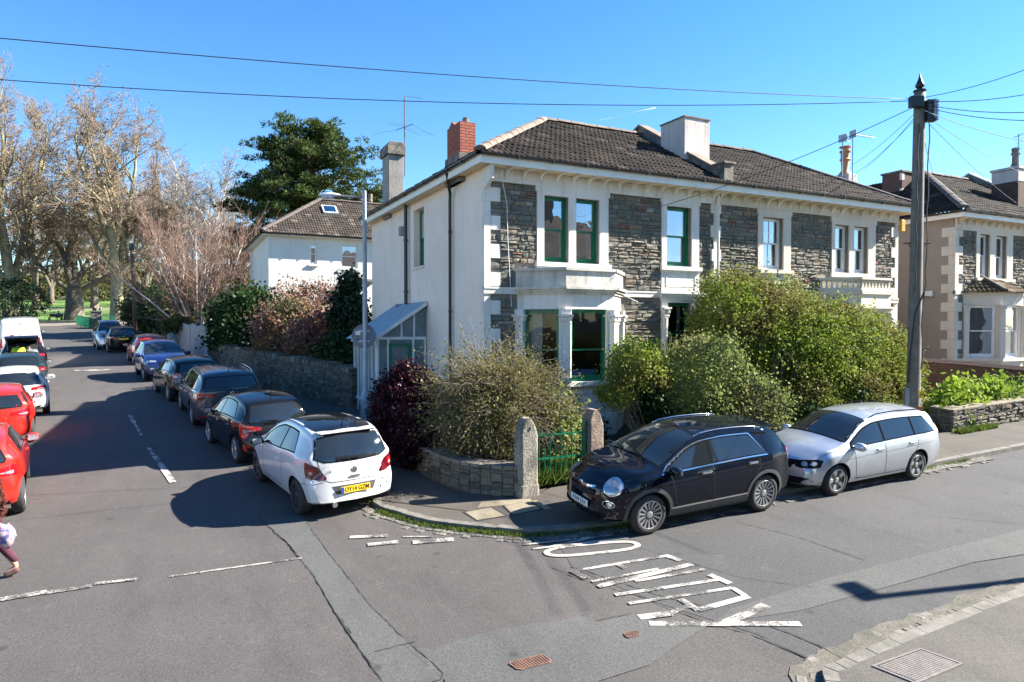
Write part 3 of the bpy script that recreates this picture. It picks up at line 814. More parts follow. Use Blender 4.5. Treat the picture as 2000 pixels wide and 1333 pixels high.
def ridge_line(house, P, Q, mat, r=.12, name='ridge_tiles', seg=.42):
    P, Q = Vector(P), Vector(Q); L = (Q-P).length; n = max(1, int(L/seg)); t = (Q-P).normalized(); side = t.cross(Vector((0, 0, 1))).normalized(); up = side.cross(t).normalized()
    mb = MB(); rnd = random.Random(int(L*100))
    for i in range(n):
        a = P+t*(L*i/n+.004); b = P+t*(L*(i+1)/n-.004+.03); dz = rnd.uniform(-.008, .008); V = []
        for q, rr in ((a, r*1.06), (b, r)):
            for k in range(7):
                th = PI*(k/6); V.append(q+side*math.cos(th)*rr+up*(math.sin(th)*rr*.75+dz-.02))
        mb.add(V, [(k, k+1, 8+k, 7+k) for k in range(6)]+[list(range(7))[::-1], list(range(7, 14))])
    return mb.build(name, mat, house)
def pipe(house, pts, r, mat, name='downpipe', clips=()):
    mb = MB(); mb.tube(pts, r, 10)
    for z in clips:
        p = Vector(pts[-1]); mb.lathe([(r*1.35, z-.03), (r*1.35, z+.03)], (p.x, p.y, 0), 10)
    o = mb.build(name, mat, house); smooth_angle(o); return o
def gutter(house, P, Q, mat=None, r=.062, out=None):
    P, Q = Vector(P), Vector(Q); t = (Q-P).normalized(); side = t.cross(Vector((0, 0, 1))).normalized(); up = Vector((0, 0, 1)); mb = MB(); V = []
    for q in (P, Q):
        for rr in (r, r*.82):
            for k in range(9):
                th = PI+PI*k/8; V.append(q+side*math.cos(th)*rr+up*math.sin(th)*rr)
    F = [(k, k+1, 19+k, 18+k) for k in range(8)]+[(9+k, 27+k, 28+k, 10+k) for k in range(8)]+[(0, 18, 27, 9), (8, 17, 35, 26)]
    mb.add(V, F)
    L = (Q-P).length; n = int(L/.9)
    for i in range(1, n):
        c = P+t*(L*i/n); M3 = Matrix((t, side, up)).transposed(); mb.obox(c+up*(-r*.5), (.03, r*2.3, r*1.2), M3)
    mb.tube([P, P+t*.02], r*1.05, 10); 
    return mb.build('gutter', mat or M['black_pipe'], house)
def aerial(name, base, h, label, kind='yagi', ang=0, n=9, L=1.1, cat='aerial'):
    r = empty(name, base, ang, label, cat); mb = MB(); mb.tube([(0, 0, 0), (0, 0, h)], .018, 6); mb.build('mast', M['rustmetal'] if kind == 'big' else M['galv'], r, local=True)
    a = MB(); z = h-.06
    if kind == 'yagi':
        a.tube([(0, 0, z), (L, 0, z-.04)], .011, 5)
        for i in range(n):
            x = .22+i*(L-.25)/n; a.tube([(x, -.11, z-.04*x), (x, .11, z-.04*x)], .005, 4)
        a.box(.0, .03, -.15, .15, z-.13, z+.13); a.build('antenna', M['galv'], r, local=True)
    elif kind == 'log':
        a.tube([(-.3, 0, z), (.3, 0, z)], .012, 5)
        for k in range(6): a.tube([(-.02, 0, z-.6+.13*k), (-.02, 0, z-.6+.13*k)], .003, 4); a.tube([(-.25, .0, z-.7+.13*k), (.25, .02, z-.68+.13*k)], .007, 4)
        a.build('antenna', M['galv'], r, local=True)
    else:   # big thin vhf style aerial with long swept rods
        z2 = h*.62
        a.tube([(-.28, 0, z2-.12), (.30, 0, z2+.10)], .014, 5)
        for (p, q) in (((-.2, 0, z2-.1), (-1.05, .1, z2-.26)), ((0, 0, z2), (.95, .2, z2-.2)), ((.25, 0, z2+.08), (-.75, -.2, z2+.10)), ((.25, 0, z2+.08), (1.0, .1, z2-.25)), ((.1, 0, z2+.02), (-.6, .3, z2+.16)), ((0, 0, z2-.05), (.55, -.35, z2-.38))):
            a.tube([p, q], .006, 4)
        a.tube([(0, 0, h), (.5, .05, h-.03), (.62, .05, h-.06)], .008, 4)
        for k in range(4): a.tube([(.15+.11*k, -.06, h-.02), (.15+.11*k, .16, h-.02)], .005, 4)
        a.build('antenna', M['galv'], r, local=True)
    return r

# ================================================================== THE PAIR OF STONE HOUSES
YF = 15.0
FF = Fr((0, YF), 0)                       # front wall frame: u = X
XL, XP, XR = 6.72, 13.97, 22.1            # left wall, party wall, right wall
YB = 25.2
ZE = 7.02                                 # eaves soffit
ZS = 4.14                                 # string course
def fx(px, py): return onY(px, py, YF).x
def fz(px, py): return onY(px, py, YF).z
ZB = -.25
house_a = empty('stone_house', (XL, YF, gz(XL, YF)), 0, 'semi detached stone house with cream side wall and green sash windows on the street corner', 'house', 'stone houses along the side street')
house_b = empty('stone_house', (XP, YF, gz(XP, YF)), 0, 'stone house with white windows and a balustrade over its bay, behind the tall hedge', 'house', 'stone houses along the side street')
def opening(px0, px1, pyt, pyb):
    pc = (px0+px1)/2; return (fx(px0, (pyt+pyb)/2), fx(px1, (pyt+pyb)/2), fz(pc, pyb), fz(pc, pyt))
W1 = opening(1061, 1109, 386, 513); W2 = opening(1123, 1169, 390, 515)
W3 = opening(1300, 1349, 405, 521); W4 = opening(1302, 1348, 592, 700)
W5 = opening(1488, 1528, 426, 527)
W6 = opening(1628, 1656, 440, 533); W7 = opening(1665, 1693, 443, 534)
W8 = (W5[0], W5[1], 1.75, 3.75)
zt = max(W1[3], W2[3]); W1 = (W1[0], W1[1], W1[2], zt); W2 = (W2[0], W2[1], W1[2], zt)
W7 = (W7[0], W7[1], W6[2], W6[3])
# bay openings in the wall (the bay is built in front)
BX0, BX1, BP = 7.62, 10.72, .88
BXA, BXB = BX0+.86, BX1-.86
B2X0, B2X1 = fx(1600, 560), fx(1722, 560)-.05
bayhole = (BX0+.25, BX1-.25, 1.5, 3.4); bayhole2 = (B2X0+.25, B2X1-.25, 1.5, 3.4)
# surrounds (excluded from stone)
S1 = (fx(1047, 450), fx(1186, 450), W1[2]-.17, ZE-.17)
S3 = (fx(1290, 450), fx(1363, 450), ZS, ZE-.17)
S4 = (fx(1290, 640), fx(1365, 640), .3, ZS)
S5 = (fx(1478, 470), fx(1542, 470), ZS, ZE-.17)
S6 = (fx(1622, 480), fx(1707, 480), W6[2]-.15, ZE-.17)
S8 = (S5[0], S5[1], 1.4, ZS)
BAYX = (BX0-.12, BX1+.12, ZB, ZS+.62); BAYX2 = (B2X0-.1, B2X1+.1, ZB, ZS+.75)
SC = (XL, XR, ZS-.16, ZS+.02)
qw = []
z = ZB; k = 0
while z < ZE-.16:
    h = .34; qw.append((XL, XL+(.42 if k % 2 else .16), z, z+h, k % 2)); z += h; k += 1
qr = []
z = ZB; k = 0
while z < ZE-.16:
    qr.append((XR-(.34 if k % 2 else .14), XR, z, z+.34, k % 2)); z += .34; k += 1
pil = (XP-.06, XP+.10, ZS, ZE-.17)
qp = [(XP-.17, XP+.21, ZS+.25+.68*i, ZS+.25+.68*i+.34) for i in range(4)]
ZTOP = ZE-.14
for (hs, u0, u1, holes, ex, sd) in ((house_a, XL, XP, [W1, W2, W3, W4, bayhole], [S1, S3, S4, BAYX, SC, pil]+qp+[q[:4] for q in qw], 1),
                                (house_b, XP, XR, [W5, W6, W7, W8, bayhole2], [S5, S6, S8, BAYX2, SC, pil]+qp+[q[:4] for q in qr], 2)):
    mb = MB(); wall_holes(mb, FF, u0, u1, ZB, ZE, holes, .32); mb.build('front_wall', M['mortar'], hs)
    st = MB(); stones(st, FF, u0, u1, ZB, ZTOP, ex, sd); st.build('stonework', M['pennant'], hs, recalc=False)
# side, back and inner walls
def sx(px, py): return onX(px, py, XL)
SF = Fr((XL, YF), 90)    # u along +Y, inward = -X?  (use mirrored frame below)
class FrS:                # side wall facing -X : u = Y, d inward = +X
    def __init__(s, X): s.X = X
    def __call__(s, u, d, z): return (s.X+d, u, z)
FS = FrS(XL)
sw0, sw1 = sx(828, 460).y, sx(808, 460).y
SW = (sw0, sw1, sx(818, 521).z, sx(818, 408).z)
mb = MB(); wall_holes(mb, FS, YF, YB, ZB, ZE, [SW], .30)
mb.add([(XL, YB, ZB), (XR, YB, ZB), (XR, YB, ZE), (XL, YB, ZE)], [(0, 1, 2, 3)])
mb.build('side_wall', M['cream'], house_a, recalc=False)
mb = MB(); mb.add([(XR, YF, ZB), (XR, YB, ZB), (XR, YB, ZE), (XR, YF, ZE)], [(0, 1, 2, 3)]); mb.build('side_wall', M['beige'], house_b)
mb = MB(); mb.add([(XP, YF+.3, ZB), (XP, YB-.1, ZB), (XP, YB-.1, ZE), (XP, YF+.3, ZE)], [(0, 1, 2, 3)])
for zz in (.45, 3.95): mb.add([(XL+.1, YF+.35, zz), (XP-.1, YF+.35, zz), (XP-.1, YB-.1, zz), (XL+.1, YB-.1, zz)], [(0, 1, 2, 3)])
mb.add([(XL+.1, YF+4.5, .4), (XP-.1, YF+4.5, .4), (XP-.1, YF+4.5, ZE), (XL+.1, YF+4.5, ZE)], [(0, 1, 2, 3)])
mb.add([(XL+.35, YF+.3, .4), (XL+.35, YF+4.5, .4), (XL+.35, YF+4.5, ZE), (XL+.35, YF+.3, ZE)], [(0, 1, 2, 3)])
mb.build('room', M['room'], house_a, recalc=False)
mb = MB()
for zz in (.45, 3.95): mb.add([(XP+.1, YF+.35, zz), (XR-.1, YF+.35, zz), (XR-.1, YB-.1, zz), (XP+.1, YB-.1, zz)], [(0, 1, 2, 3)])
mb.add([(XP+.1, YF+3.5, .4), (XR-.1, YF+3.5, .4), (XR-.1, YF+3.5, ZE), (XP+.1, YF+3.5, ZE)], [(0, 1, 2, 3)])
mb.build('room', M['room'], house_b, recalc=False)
# attic floor closes the rooms
for hs, a, b in ((house_a, XL+.02, XP), (house_b, XP, XR-.02)):
    mb = MB(); mb.add([(a, YF+.02, ZE-.02), (b, YF+.02, ZE-.02), (b, YB-.02, ZE-.02), (a, YB-.02, ZE-.02)], [(0, 1, 2, 3)]); mb.build('ceiling', M['room'], hs, recalc=False)
# quoins
mb = MB()
for a, b, z0, z1, kk in qw: fbox(mb, FF, XL-.012, b, -.05, .02, z0+.002, z1-.002)
for zq in [z0 for a, b, z0, z1, kk in qw if kk]: fbox(mb, FrS(XL), YF-.049, YF+.10, -.014, .05, zq+.004, zq+.336)
mb.build('quoins', M['stucco'], house_a)
mb = MB()
for a, b, z0, z1, kk in qr: fbox(mb, FF, a, XR+.012, -.05, .02, z0+.002, z1-.002)
mb.build('quoins', M['stucco_cream'], house_b)
mb = MB(); fbox(mb, FF, XP-.06, XP+.10, -.05, .02, ZB, ZTOP)
for q in qp: fbox(mb, FF, q[0], q[1], -.047, .02, q[2], q[3])
mb.build('party_pilaster', M['stucco'], house_a)
pipe(house_a, [(XP+.02, YF-.13, ZE-.05), (XP+.02, YF-.13, 0)], .042, M['stucco'])
# string course
for hs, a, b, mt in ((house_a, XL-.03, XP, M['stucco']), (house_b, XP, XR+.02, M['stucco_cream'])):
    mb = MB(); fbox(mb, FF, a, b, -.075, .02, ZS-.15, ZS); fbox(mb, FF, a, b, -.09, .02, ZS-.03, ZS+.012); mb.build('string_course', mt, hs)
# frieze, eaves board, brackets, gutters
EX0, EX1, EY = XL-.30, XR+.28, YF-.50
for hs, a, b, mt, ea, eb in ((house_a, XL-.02, XP, M['stucco'], EX0, XP), (house_b, XP, XR+.02, M['stucco_cream'], XP, EX1)):
    mb = MB(); fbox(mb, FF, a, b, -.065, .02, ZE-.30, ZE-.01); fbox(mb, FF, a, b, -.085, .02, ZE-.325, ZE-.28); mb.build('frieze', mt, hs)
    mb = MB(); mb.box(ea, eb, EY, YF, ZE, ZE+.03)
    if hs is house_a: mb.box(ea, XL, YF, YB+.3, ZE, ZE+.03)
    else: mb.box(XR, eb, YF, YB+.3, ZE, ZE+.03)
    mb.build('soffit', M['soffit'], hs)
    mb = MB(); mb.box(ea, eb, EY-.025, EY, ZE-.03, ZE+.17)
    if hs is house_a: mb.box(ea-.025, ea, EY-.025, YB+.3, ZE-.03, ZE+.17)
    else: mb.box(eb, eb+.025, EY-.025, YB+.3, ZE-.03, ZE+.17)
    mb.build('fascia', M['fascia'], hs)
    u = a+.12
    while u < b-.05:
        mb = MB(); mb.prism([(YF-.065, ZE-.25), (YF-.065, ZE-.002), (EY+.04, ZE-.002), (EY+.05, ZE-.05), (YF-.22, ZE-.07), (YF-.12, ZE-.14)], 'x', u-.032, u+.032); mb.build('eaves_bracket', M['stucco'], hs)
        u += .47
gutter(house_a, (EX0-.02, EY-.085, ZE+.20), (XP, EY-.085, ZE+.20)); gutter(house_b, (XP+.002, EY-.085, ZE+.20), (EX1, EY-.085, ZE+.20))
gutter(house_a, (EX0-.085, YB+.3, ZE+.20), (EX0-.085, EY-.05, ZE+.20))
# surrounds with openings
def surround(hs, S, wins, mt, d=.06, ears=True, sill=True, name='window_surround'):
    mb = MB(); wall_holes(mb, FF, S[0], S[1], S[2], S[3], wins, d+.02, -d)
    for (a, b, z0, z1) in (S,):
        q = [(a, z0), (b, z0), (b, z1), (a, z1)]
        for k in range(4):
            (x1, y1), (x2, y2) = q[k], q[(k+1) % 4]; mb.add([FF(x1, -d, y1), FF(x2, -d, y2), FF(x2, 0, y2), FF(x1, 0, y1)], [(0, 1, 2, 3)])
    if ears: fbox(mb, FF, S[0]-.04, S[1]+.04, -d-.008, 0, wins[0][3]+.08, S[3]-.002)
    if sill:
        zs = wins[0][2]; fbox(mb, FF, S[0]-.05, S[1]+.05, -d-.08, .05, zs-.12, zs-.008); fbox(mb, FF, S[0]-.02, S[1]+.02, -d-.04, .02, zs-.16, zs-.12)
    return mb.build(name, mt, hs, recalc=False)
surround(house_a, S1, [W1, W2], M['stucco'])
surround(house_a, S3, [W3], M['stucco'])
mb = MB()  # panel below window 3
pa, pb = S3[0]+.14, S3[1]-.14; zp0, zp1 = ZS+.16, W3[2]-.24
for (a, b, c, e) in ((pa, pb, zp0, zp0+.02), (pa, pb, zp1-.02, zp1), (pa, pa+.02, zp0, zp1), (pb-.02, pb, zp0, zp1)): fbox(mb, FF, a, b, -.072, -.05, c, e)
moulding(mb, FF, S3[0]-.02, S3[1]+.02, [(ZS-.20, ZS-.12, .10, .0), (ZS-.12, ZS-.04, .14, .04), (ZS-.04, ZS+.04, .19, .09)])
mb.build('window_cornice', M['stucco'], house_a)
surround(house_a, S4, [W4], M['stucco'], sill=True, ears=False)
surround(house_b, S5, [W5], M['stucco_cream']); surround(house_b, S6, [W6, W7], M['stucco_cream'], sill=False); surround(house_b, S8, [W8], M['stucco_cream'], ears=False)
def capital(mb, x, y, z, w=.17, rot=0):
    for (h0, h1, s_) in ((0, .04, 1.0), (.04, .09, 1.12), (.09, .13, 1.0), (.13, .24, 1.35), (.24, .29, 1.7)):
        mb.obox((x, y, z+(h0+h1)/2), (w*s_, w*s_, h1-h0-.002), Matrix.Rotation(rot, 3, 'Z'))
    for k in range(8):       # carved leaves
        a = rot+PI*k/4; c = Vector((x+math.cos(a)*w*.66, y+math.sin(a)*w*.66, z+.19)); mb.obox(c, (.055, .045, .10), Matrix.Rotation(a, 3, 'Z') @ Matrix.Rotation(.5, 3, 'Y'), .6)
for xx in (S4[0]+.09, S4[1]-.09):
    mb = MB(); capital(mb, xx, YF-.09, W4[3]-.42, .15); mb.tube([(xx, YF-.09, .4), (xx, YF-.09, W4[3]-.42)], .075, 12); mb.build('column', M['stucco'], house_a)
G, WH = M['green_paint'], M['white_paint']
sash(house_a, FF, *W1[:2], W1[2], W1[3], G, mid=.49); sash(house_a, FF, *W2[:2], W2[2], W2[3], G, mid=.49, curtain='right')
sash(house_a, FF, *W3, G, curtain='right'); sash(house_a, FF, *W4, G, curtain='right', glass='glass_low', mid=.42)
sash(house_b, FF, *W5, WH, curtain='blind', bars=1); sash(house_b, FF, *W6, WH, curtain='left'); sash(house_b, FF, *W7, WH, curtain='right'); sash(house_b, FF, *W8, WH)
# side window in a deep reveal with a sill
sash(house_a, FS, *SW, G, d=.2)
mb = MB(); fbox(mb, FS, SW[0]-.05, SW[1]+.05, -.05, .2, SW[2]-.07, SW[2]); mb.build('window_sill', M['stucco'], house_a)
# ---- canted bay of house A
def bay(hs, x0, x1, p, c, mt_wall, mt_dirty, fmat, ztop, glass, curt, balustrade=False):
    xa, xb = x0+c, x1-c
    L = math.hypot(c, p); aL = math.degrees(math.atan2(-p, c)); 
    F1 = Fr((x0, YF), aL); F2 = Fr((xa, YF-p), 0); F3 = Fr((xb, YF-p), -aL)
    zb, zs, zt_ = ZB, 1.86, 3.62
    faces = [(F1, L), (F2, xb-xa), (F3, L)]
    wall = MB(); dirty = MB()
    for i, (F, ln) in enumerate(faces):
        m = .17
        win = (m, ln-m, zs, zt_)
        wall_holes(wall, F, 0, ln, zb, ztop, [win], .22)
        sash(hs, F, win[0], win[1], win[2], win[3], fmat, d=.10, mid=.42, curtain=curt[i], glass=glass)
        # plinth, apron panel and sill
        fbox(wall, F, -.03, ln+.03, -.07, .0, zb, .95); fbox(wall, F, .02, ln-.02, -.04, .0, .95, 1.02)
        for (a, b, e, g) in ((.22, ln-.22, 1.16, 1.18), (.22, ln-.22, 1.56, 1.58), (.22, .24, 1.16, 1.58), (ln-.24, ln-.22, 1.16, 1.58)): fbox(wall, F, a, b, -.022, 0, e, g)
        fbox(wall, F, -.04, ln+.04, -.10, .12, zs-.11, zs-.006)
        # frieze and cornice
        moulding(dirty, F, 0, ln, [(ztop-.62, ztop-.56, .05, .02), (ztop-.56, ztop-.50, .10, .045), (ztop-.50, ztop-.44, .16, .07)])
        fbox(dirty, F, -.02, ln+.02, -.05, .0, ztop-.44, ztop-.05); fbox(dirty, F, -.05, ln+.05, -.10, .04, ztop-.05, ztop+.02)
        fbox(wall, F, -.05, ln+.05, -.075, .04, zb, zb+.1)
    wall.build('bay_wall', mt_wall, hs, recalc=False); dirty.build('bay_cornice', mt_dirty, hs)
    top = MB(); top.prism([(x0, YF), (xa, YF-p), (xb, YF-p), (x1, YF)], 'z', ztop-.08, ztop-.02); top.build('bay_roof', M['lead'], hs)
    for (x, y, r_) in ((xa, YF-p, R(aL)/2), (xb, YF-p, -R(aL)/2), (x0+.06, YF-.05, R(aL)), (x1-.06, YF-.05, -R(aL))):
        col = MB(); capital(col, x, y, zt_-.42, .2, r_)
        col.obox((x, y, (zs+zt_-.42)/2), (.20, .20, zt_-.42-zs), Matrix.Rotation(r_, 3, 'Z')); col.obox((x, y, zs+.06), (.26, .26, .12), Matrix.Rotation(r_, 3, 'Z'))
        col.obox((x, y, zt_-.07), (.23, .23, .13), Matrix.Rotation(r_, 3, 'Z')); col.build('column', mt_wall, hs)
    if balustrade:
        b = MB()
        for F, ln in faces:
            holes = []; n = max(2, int(ln/.155)); 
            z0, z1 = ztop+.11, ztop+.36
            fbox(b, F, -.02, ln+.02, -.07, .06, ztop+.03, ztop+.09); fbox(b, F, -.04, ln+.04, -.09, .08, ztop+.40, ztop+.47)
            for k in range(n+1):
                u = .06+(ln-.12)*k/n
                # solid between round openings: little stacked piers
                for zz, hw in ((ztop+.09, .075), (ztop+.15, .042), (ztop+.21, .024), (ztop+.27, .024), (ztop+.33, .042), (ztop+.37, .075)):
                    fbox(b, F, u-hw, u+hw, -.045, .035, zz-.001 if zz > ztop+.1 else zz, zz+.06 if zz < ztop+.36 else ztop+.40)
        b.build('balustrade', mt_wall, hs)
bay(house_a, BX0, BX1, BP, .86, M['stucco'], M['stucco_dirty'], G, ZS+.46, 'glass_low', ['left', None, None])
bay(house_b, B2X0, B2X1, .85, .8, M['stucco_cream'], M['stucco_cream'], WH, ZS+.12, 'glass_low', [None, None, None], True)
# blue roll on the bay sill inside
mb = MB(); mb.tube([(BXA+.3, YF-BP+.28, 2.05), (BXA+1.0, YF-BP+.28, 2.05)], .09, 14); o = mb.build('bedding_roll', pm('blue_cloth', (.10, .22, .5), .9, (.3, .4, .6), 8), base=(BXA+.65, YF-BP+.28, 1.96)); tag(o, 'pale blue rolled cloth lying inside the bay window sill', 'roll'); smooth_angle(o)
# ---- roofs
ZR = 9.43; d_ = 3.72
rA = (EX0-.03, EY-.06, ZE+.2); ridge0 = (EX0+d_, EY+d_, ZR); ridge1 = (EX1-d_, EY+d_, ZR); backY = 21.9
roof_plane(house_a, (EX0-.06, EY-.08, ZE+.20), (XP, EY-.08, ZE+.20), (XP, EY+d_, ZR), (EX0+d_, EY+d_, ZR), M['tile'])
roof_plane(house_b, (XP, EY-.08, ZE+.20), (EX1+.06, EY-.08, ZE+.20), (EX1-d_, EY+d_, ZR), (XP, EY+d_, ZR), M['tile'], seed=4)
roof_plane(house_a, (EX0-.08, YB+.3, ZE+.20), (EX0-.08, EY-.06, ZE+.20), (EX0+d_, EY+d_, ZR), (EX0+d_, YB-3.4, ZR), M['tile'], seed=5)
roof_plane(house_b, (EX1+.08, EY-.06, ZE+.20), (EX1+.08, YB+.3, ZE+.20), (EX1-d_, YB-3.4, ZR), (EX1-d_, EY+d_, ZR), M['tile'], seed=6)
for hs, a, b, c, e in ((house_a, EX0, XP, EX0+d_, XP), (house_b, XP, EX1, XP, EX1-d_)):
    mb = MB(); mb.add([(c, EY+d_, ZR-.03), (e, EY+d_, ZR-.03), (e, YB-3.4, ZR-.03), (c, YB-3.4, ZR-.03)], [(0, 1, 2, 3)])
    mb.add([(a, YB+.3, ZE+.2), (b, YB+.3, ZE+.2), (e, YB-3.4, ZR-.03), (c, YB-3.4, ZR-.03)], [(0, 1, 2, 3)]); mb.build('rear_roof', M['ridge_dark'], hs)
ridge_line(house_a, (EX0-.04, EY-.05, ZE+.26), (EX0+d_, EY+d_, ZR+.04), M['ridge'], .15, 'hip_tiles')
ridge_line(house_a, (EX0+d_, EY+d_, ZR+.05), (XP-.1, EY+d_, ZR+.05), M['ridge'], .12)
ridge_line(house_b, (XP+.1, EY+d_, ZR+.05), (EX1-d_, EY+d_, ZR+.05), M['ridge_dark'], .12)
ridge_line(house_b, (EX1-d_, EY+d_, ZR+.04), (EX1+.03, EY-.03, ZE+.26), M['ridge_dark'], .13, 'hip_tiles')
# party parapet with coping and end pier
sl_ = (ZR-ZE-.2)/d_
mb = MB(); y0, y1 = EY+.05, EY+d_+.1
def py_(y): return ZE+.2+(y-EY)*sl_
mb.prism([(y0, py_(y0)-.2), (y0, py_(y0)+.22), (y1, py_(y1)+.26), (y1+.6, py_(y1)+.05), (y1+.6, py_(y1)-.4)], 'x', XP-.14, XP+.14)
mb.build('parapet', M['weathered'], house_a)
mb = MB(); mb.prism([(y0-.03, py_(y0)+.225), (y0-.03, py_(y0)+.30), (y1, py_(y1)+.34), (y1+.6, py_(y1)+.12), (y1+.6, py_(y1)+.04), (y1, py_(y1)+.26)], 'x', XP-.20, XP+.20); mb.build('coping', M['ridge'], house_a)
mb = MB(); mb.box(XP-.17, XP+.17, EY-.05, EY+.38, ZE+.2, ZE+.72); mb.box(XP-.22, XP+.22, EY-.1, EY+.42, ZE+.72, ZE+.78); mb.build('parapet_pier', M['weathered'], house_a, bevel=.012)
mb = MB(); mb.add([(XP-.30, EY+.1, py_(EY+.1)+.035), (XP-.13, EY+.1, py_(EY+.1)+.09), (XP-.13, EY+d_, ZR+.09), (XP-.30, EY+d_, ZR+.035)], [(0, 1, 2, 3)]); mb.build('flashing', M['lead'], house_a)
# chimneys
def chimney(hs, x0, x1, y0, y1, z0, z1, mat, name='chimney', cap=None, bev=.01):
    mb = MB(); mb.box(x0, x1, y0, y1, z0, z1); c = mb.build(name, mat, hs, bevel=bev); return c
c = chimney(house_a, XP-.30, XP+.67, 15.95, 17.05, 7.7, 9.42, M['pinkchim'])
mb = MB(); mb.box(XP-.33, XP+.70, 15.92, 17.08, 9.42, 9.46); mb.build('cap', M['weathered'], c)
c = chimney(house_a, 6.6, 7.04, 16.2, 17.1, 6.9, 8.42, M['redbrick'], bev=.006)
mb = MB(); mb.box(6.56, 7.12, 16.14, 17.16, 6.9, 7.62); mb.build('base', M['weathered'], c)
mb = MB(); mb.prism([(16.6, 8.42), (17.05, 8.42), (16.82, 8.56)], 'x', 6.62, 7.0); mb.build('hood_tile', M['redbrick'], c)
mb = MB(); mb.lathe([(.10, 8.42), (.10, 8.50), (.085, 8.50), (.085, 8.58)], (6.85, 16.42, 0), 14); mb.build('chimney_pot', M['weathered'], c)
c = chimney(house_a, 6.62, 7.12, 22.6, 23.4, 6.9, 9.05, M['greychim'])
mb = MB(); mb.box(6.55, 7.19, 22.52, 23.48, 9.02, 9.32); mb.prism([(6.56, 9.32), (7.18, 9.32), (7.08, 9.46), (6.66, 9.46)], 'y', 22.54, 23.46); mb.build('cap', M['weathered'], c, bevel=.02)
aerial('tv_aerial', (7.22, 22.75, 8.35), 2.75, 'tall thin aerial with long swept rods strapped to the grey side chimney', 'big', R(-20))
q = depth(1663, 340, 24.2)
c = chimney(house_b, q.x-.25, q.x+.3, q.y, q.y+.9, 7.2, q.z, M['pinkchim'])
mb = MB(); mb.lathe([(.26, q.z), (.15, q.z+.14), (.12, q.z+.2), (.14, q.z+.5), (.19, q.z+.56), (.15, q.z+.62), (.15, q.z+.8), (.19, q.z+.83), (.19, q.z+.88), (.12, q.z+.9), (.12, q.z+.98), (.2, q.z+1.0), (.2, q.z+1.03), (.02, q.z+1.08)], (q.x+.05, q.y+.3, 0), 16)
smooth_angle(mb.build('chimney_pot', M['terracotta'], c), 30)
aerial('tv_aerial', (q.x-.35, q.y+.1, q.z-.25), 1.55, 'short comb aerial left of the terracotta chimney pot', 'yagi', R(10), 6, .5)
aerial('tv_aerial', (q.x-.02, q.y-.05, q.z-.3), 1.75, 'comb aerial on a mast in front of the terracotta chimney pot', 'yagi', R(-8), 14, 1.0)
# side wall pipes and fittings
dp = sx(885, 500); pipe(house_a, [(EX0-.05, dp.y-.45, ZE+.12), (EX0+.0, dp.y-.4, ZE-.02), (XL-.10, dp.y-.05, ZE-.32), (XL-.09, dp.y, ZE-.5), (XL-.09, dp.y, 0)], .042, M['black_pipe'], clips=(5.7, 3.6, 1.9))
dp = sx(799, 500); pipe(house_a, [(XL-.11, dp.y, ZE-.02), (XL-.11, dp.y, 3.9)], .058, M['black_pipe'], clips=(5.9, 4.3))
q = sx(790, 447); mb = MB(); mb.box(XL-.16, XL, q.y-.13, q.y+.13, q.z-.22, q.z+.05); mb.build('flue_vent', M['greychim'], house_a)
mb = MB(); mb.prism([(YF-.46, ZE-.35), (YF-.06, ZE-.55), (YF-.06, ZE-.02), (YF-.46, ZE-.02)], 'x', XL-.03, XL+.06); mb.build('corner_bracket', M['stucco'], house_a)
# cable down the facade, alarm box
mb = MB(); a = onY(986, 320, YF-.5); b_ = onY(992, 470, YF-.1)
mb.tube([a, (a.x+.03, YF-.25, ZE-.2), onY(990, 400, YF-.1), b_, onY(999, 600, YF-.1)], .008, 5); mb.build('cable', M['white_metal'], house_a)
q = onY(1757, 442, YF); mb = MB(); mb.box(q.x-.1, q.x+.1, YF-.14, YF-.05, q.z-.2, q.z+.2)
o = mb.build('alarm_box', pm('yellow_plastic', (.62, .35, .03), .4), base=(q.x, YF-.09, q.z), bevel=.02); tag(o, 'yellow alarm box high on the right end of the stone house', 'alarm box')
q = onY(1215, 582, YF); mb = MB(); mb.tube([(q.x-.05, YF, q.z+.1), (q.x+.15, YF-.25, q.z-.05), (q.x+.28, YF-.32, q.z-.12)], .014, 6); mb.build('bracket', M['white_metal'], house_a)
pipe(house_b, [(XR+.15, YF+.1, ZE), (XR+.15, YF+.1, 0)], .05, M['black_pipe'])

# ---- lean-to conservatory
lt_ = empty('lean_to', (6.0, 20.6, gz(6, 20.6)), 0, 'white framed lean-to conservatory with ribbed sloping roof against the cream wall', 'conservatory')
lx0, lx1, ly0, ly1 = 5.24, XL-.02, 19.1, 22.0; zw, ze_ = 3.93, 2.92; zf = .3
M['lean_roof'] = pm('corrugated_sheet', (.27, .34, .38), .4, (.21, .27, .31), 3)
me_v = []; n = 46
for i in range(n+1):
    y = ly0-.12+(ly1-ly0+.2)*i/n; h = .018 if (i % 4) in (1,) else 0
    me_v += [(lx0-.22, y, ze_-.11+h), (lx1, y, zw+h)]
mb = MB(); mb.add(me_v, [(2*i, 2*i+2, 2*i+3, 2*i+1) for i in range(n)]); mb.build('roof', M['lean_roof'], lt_)
mb = MB()
def barY(x0, z0, x1, z1, y, w=.035, t=.05):   # bar in the end face
    mb.tube([(x0, y, z0), (x1, y, z1)], .03, 4)
mb.prism([(lx0-.24, ze_-.22), (lx1, zw-.1), (lx1, zw+.01), (lx0-.24, ze_-.11)], 'y', ly0-.14, ly0-.10)
mb.box(lx0-.05, lx1, ly0-.04, ly0+.04, ze_-.1, ze_-.02)
for x in (lx0-.03, lx0+.28, 6.26, lx1-.07): mb.box(x, x+.06, ly0-.04, ly0+.04, zf, ze_-.1)
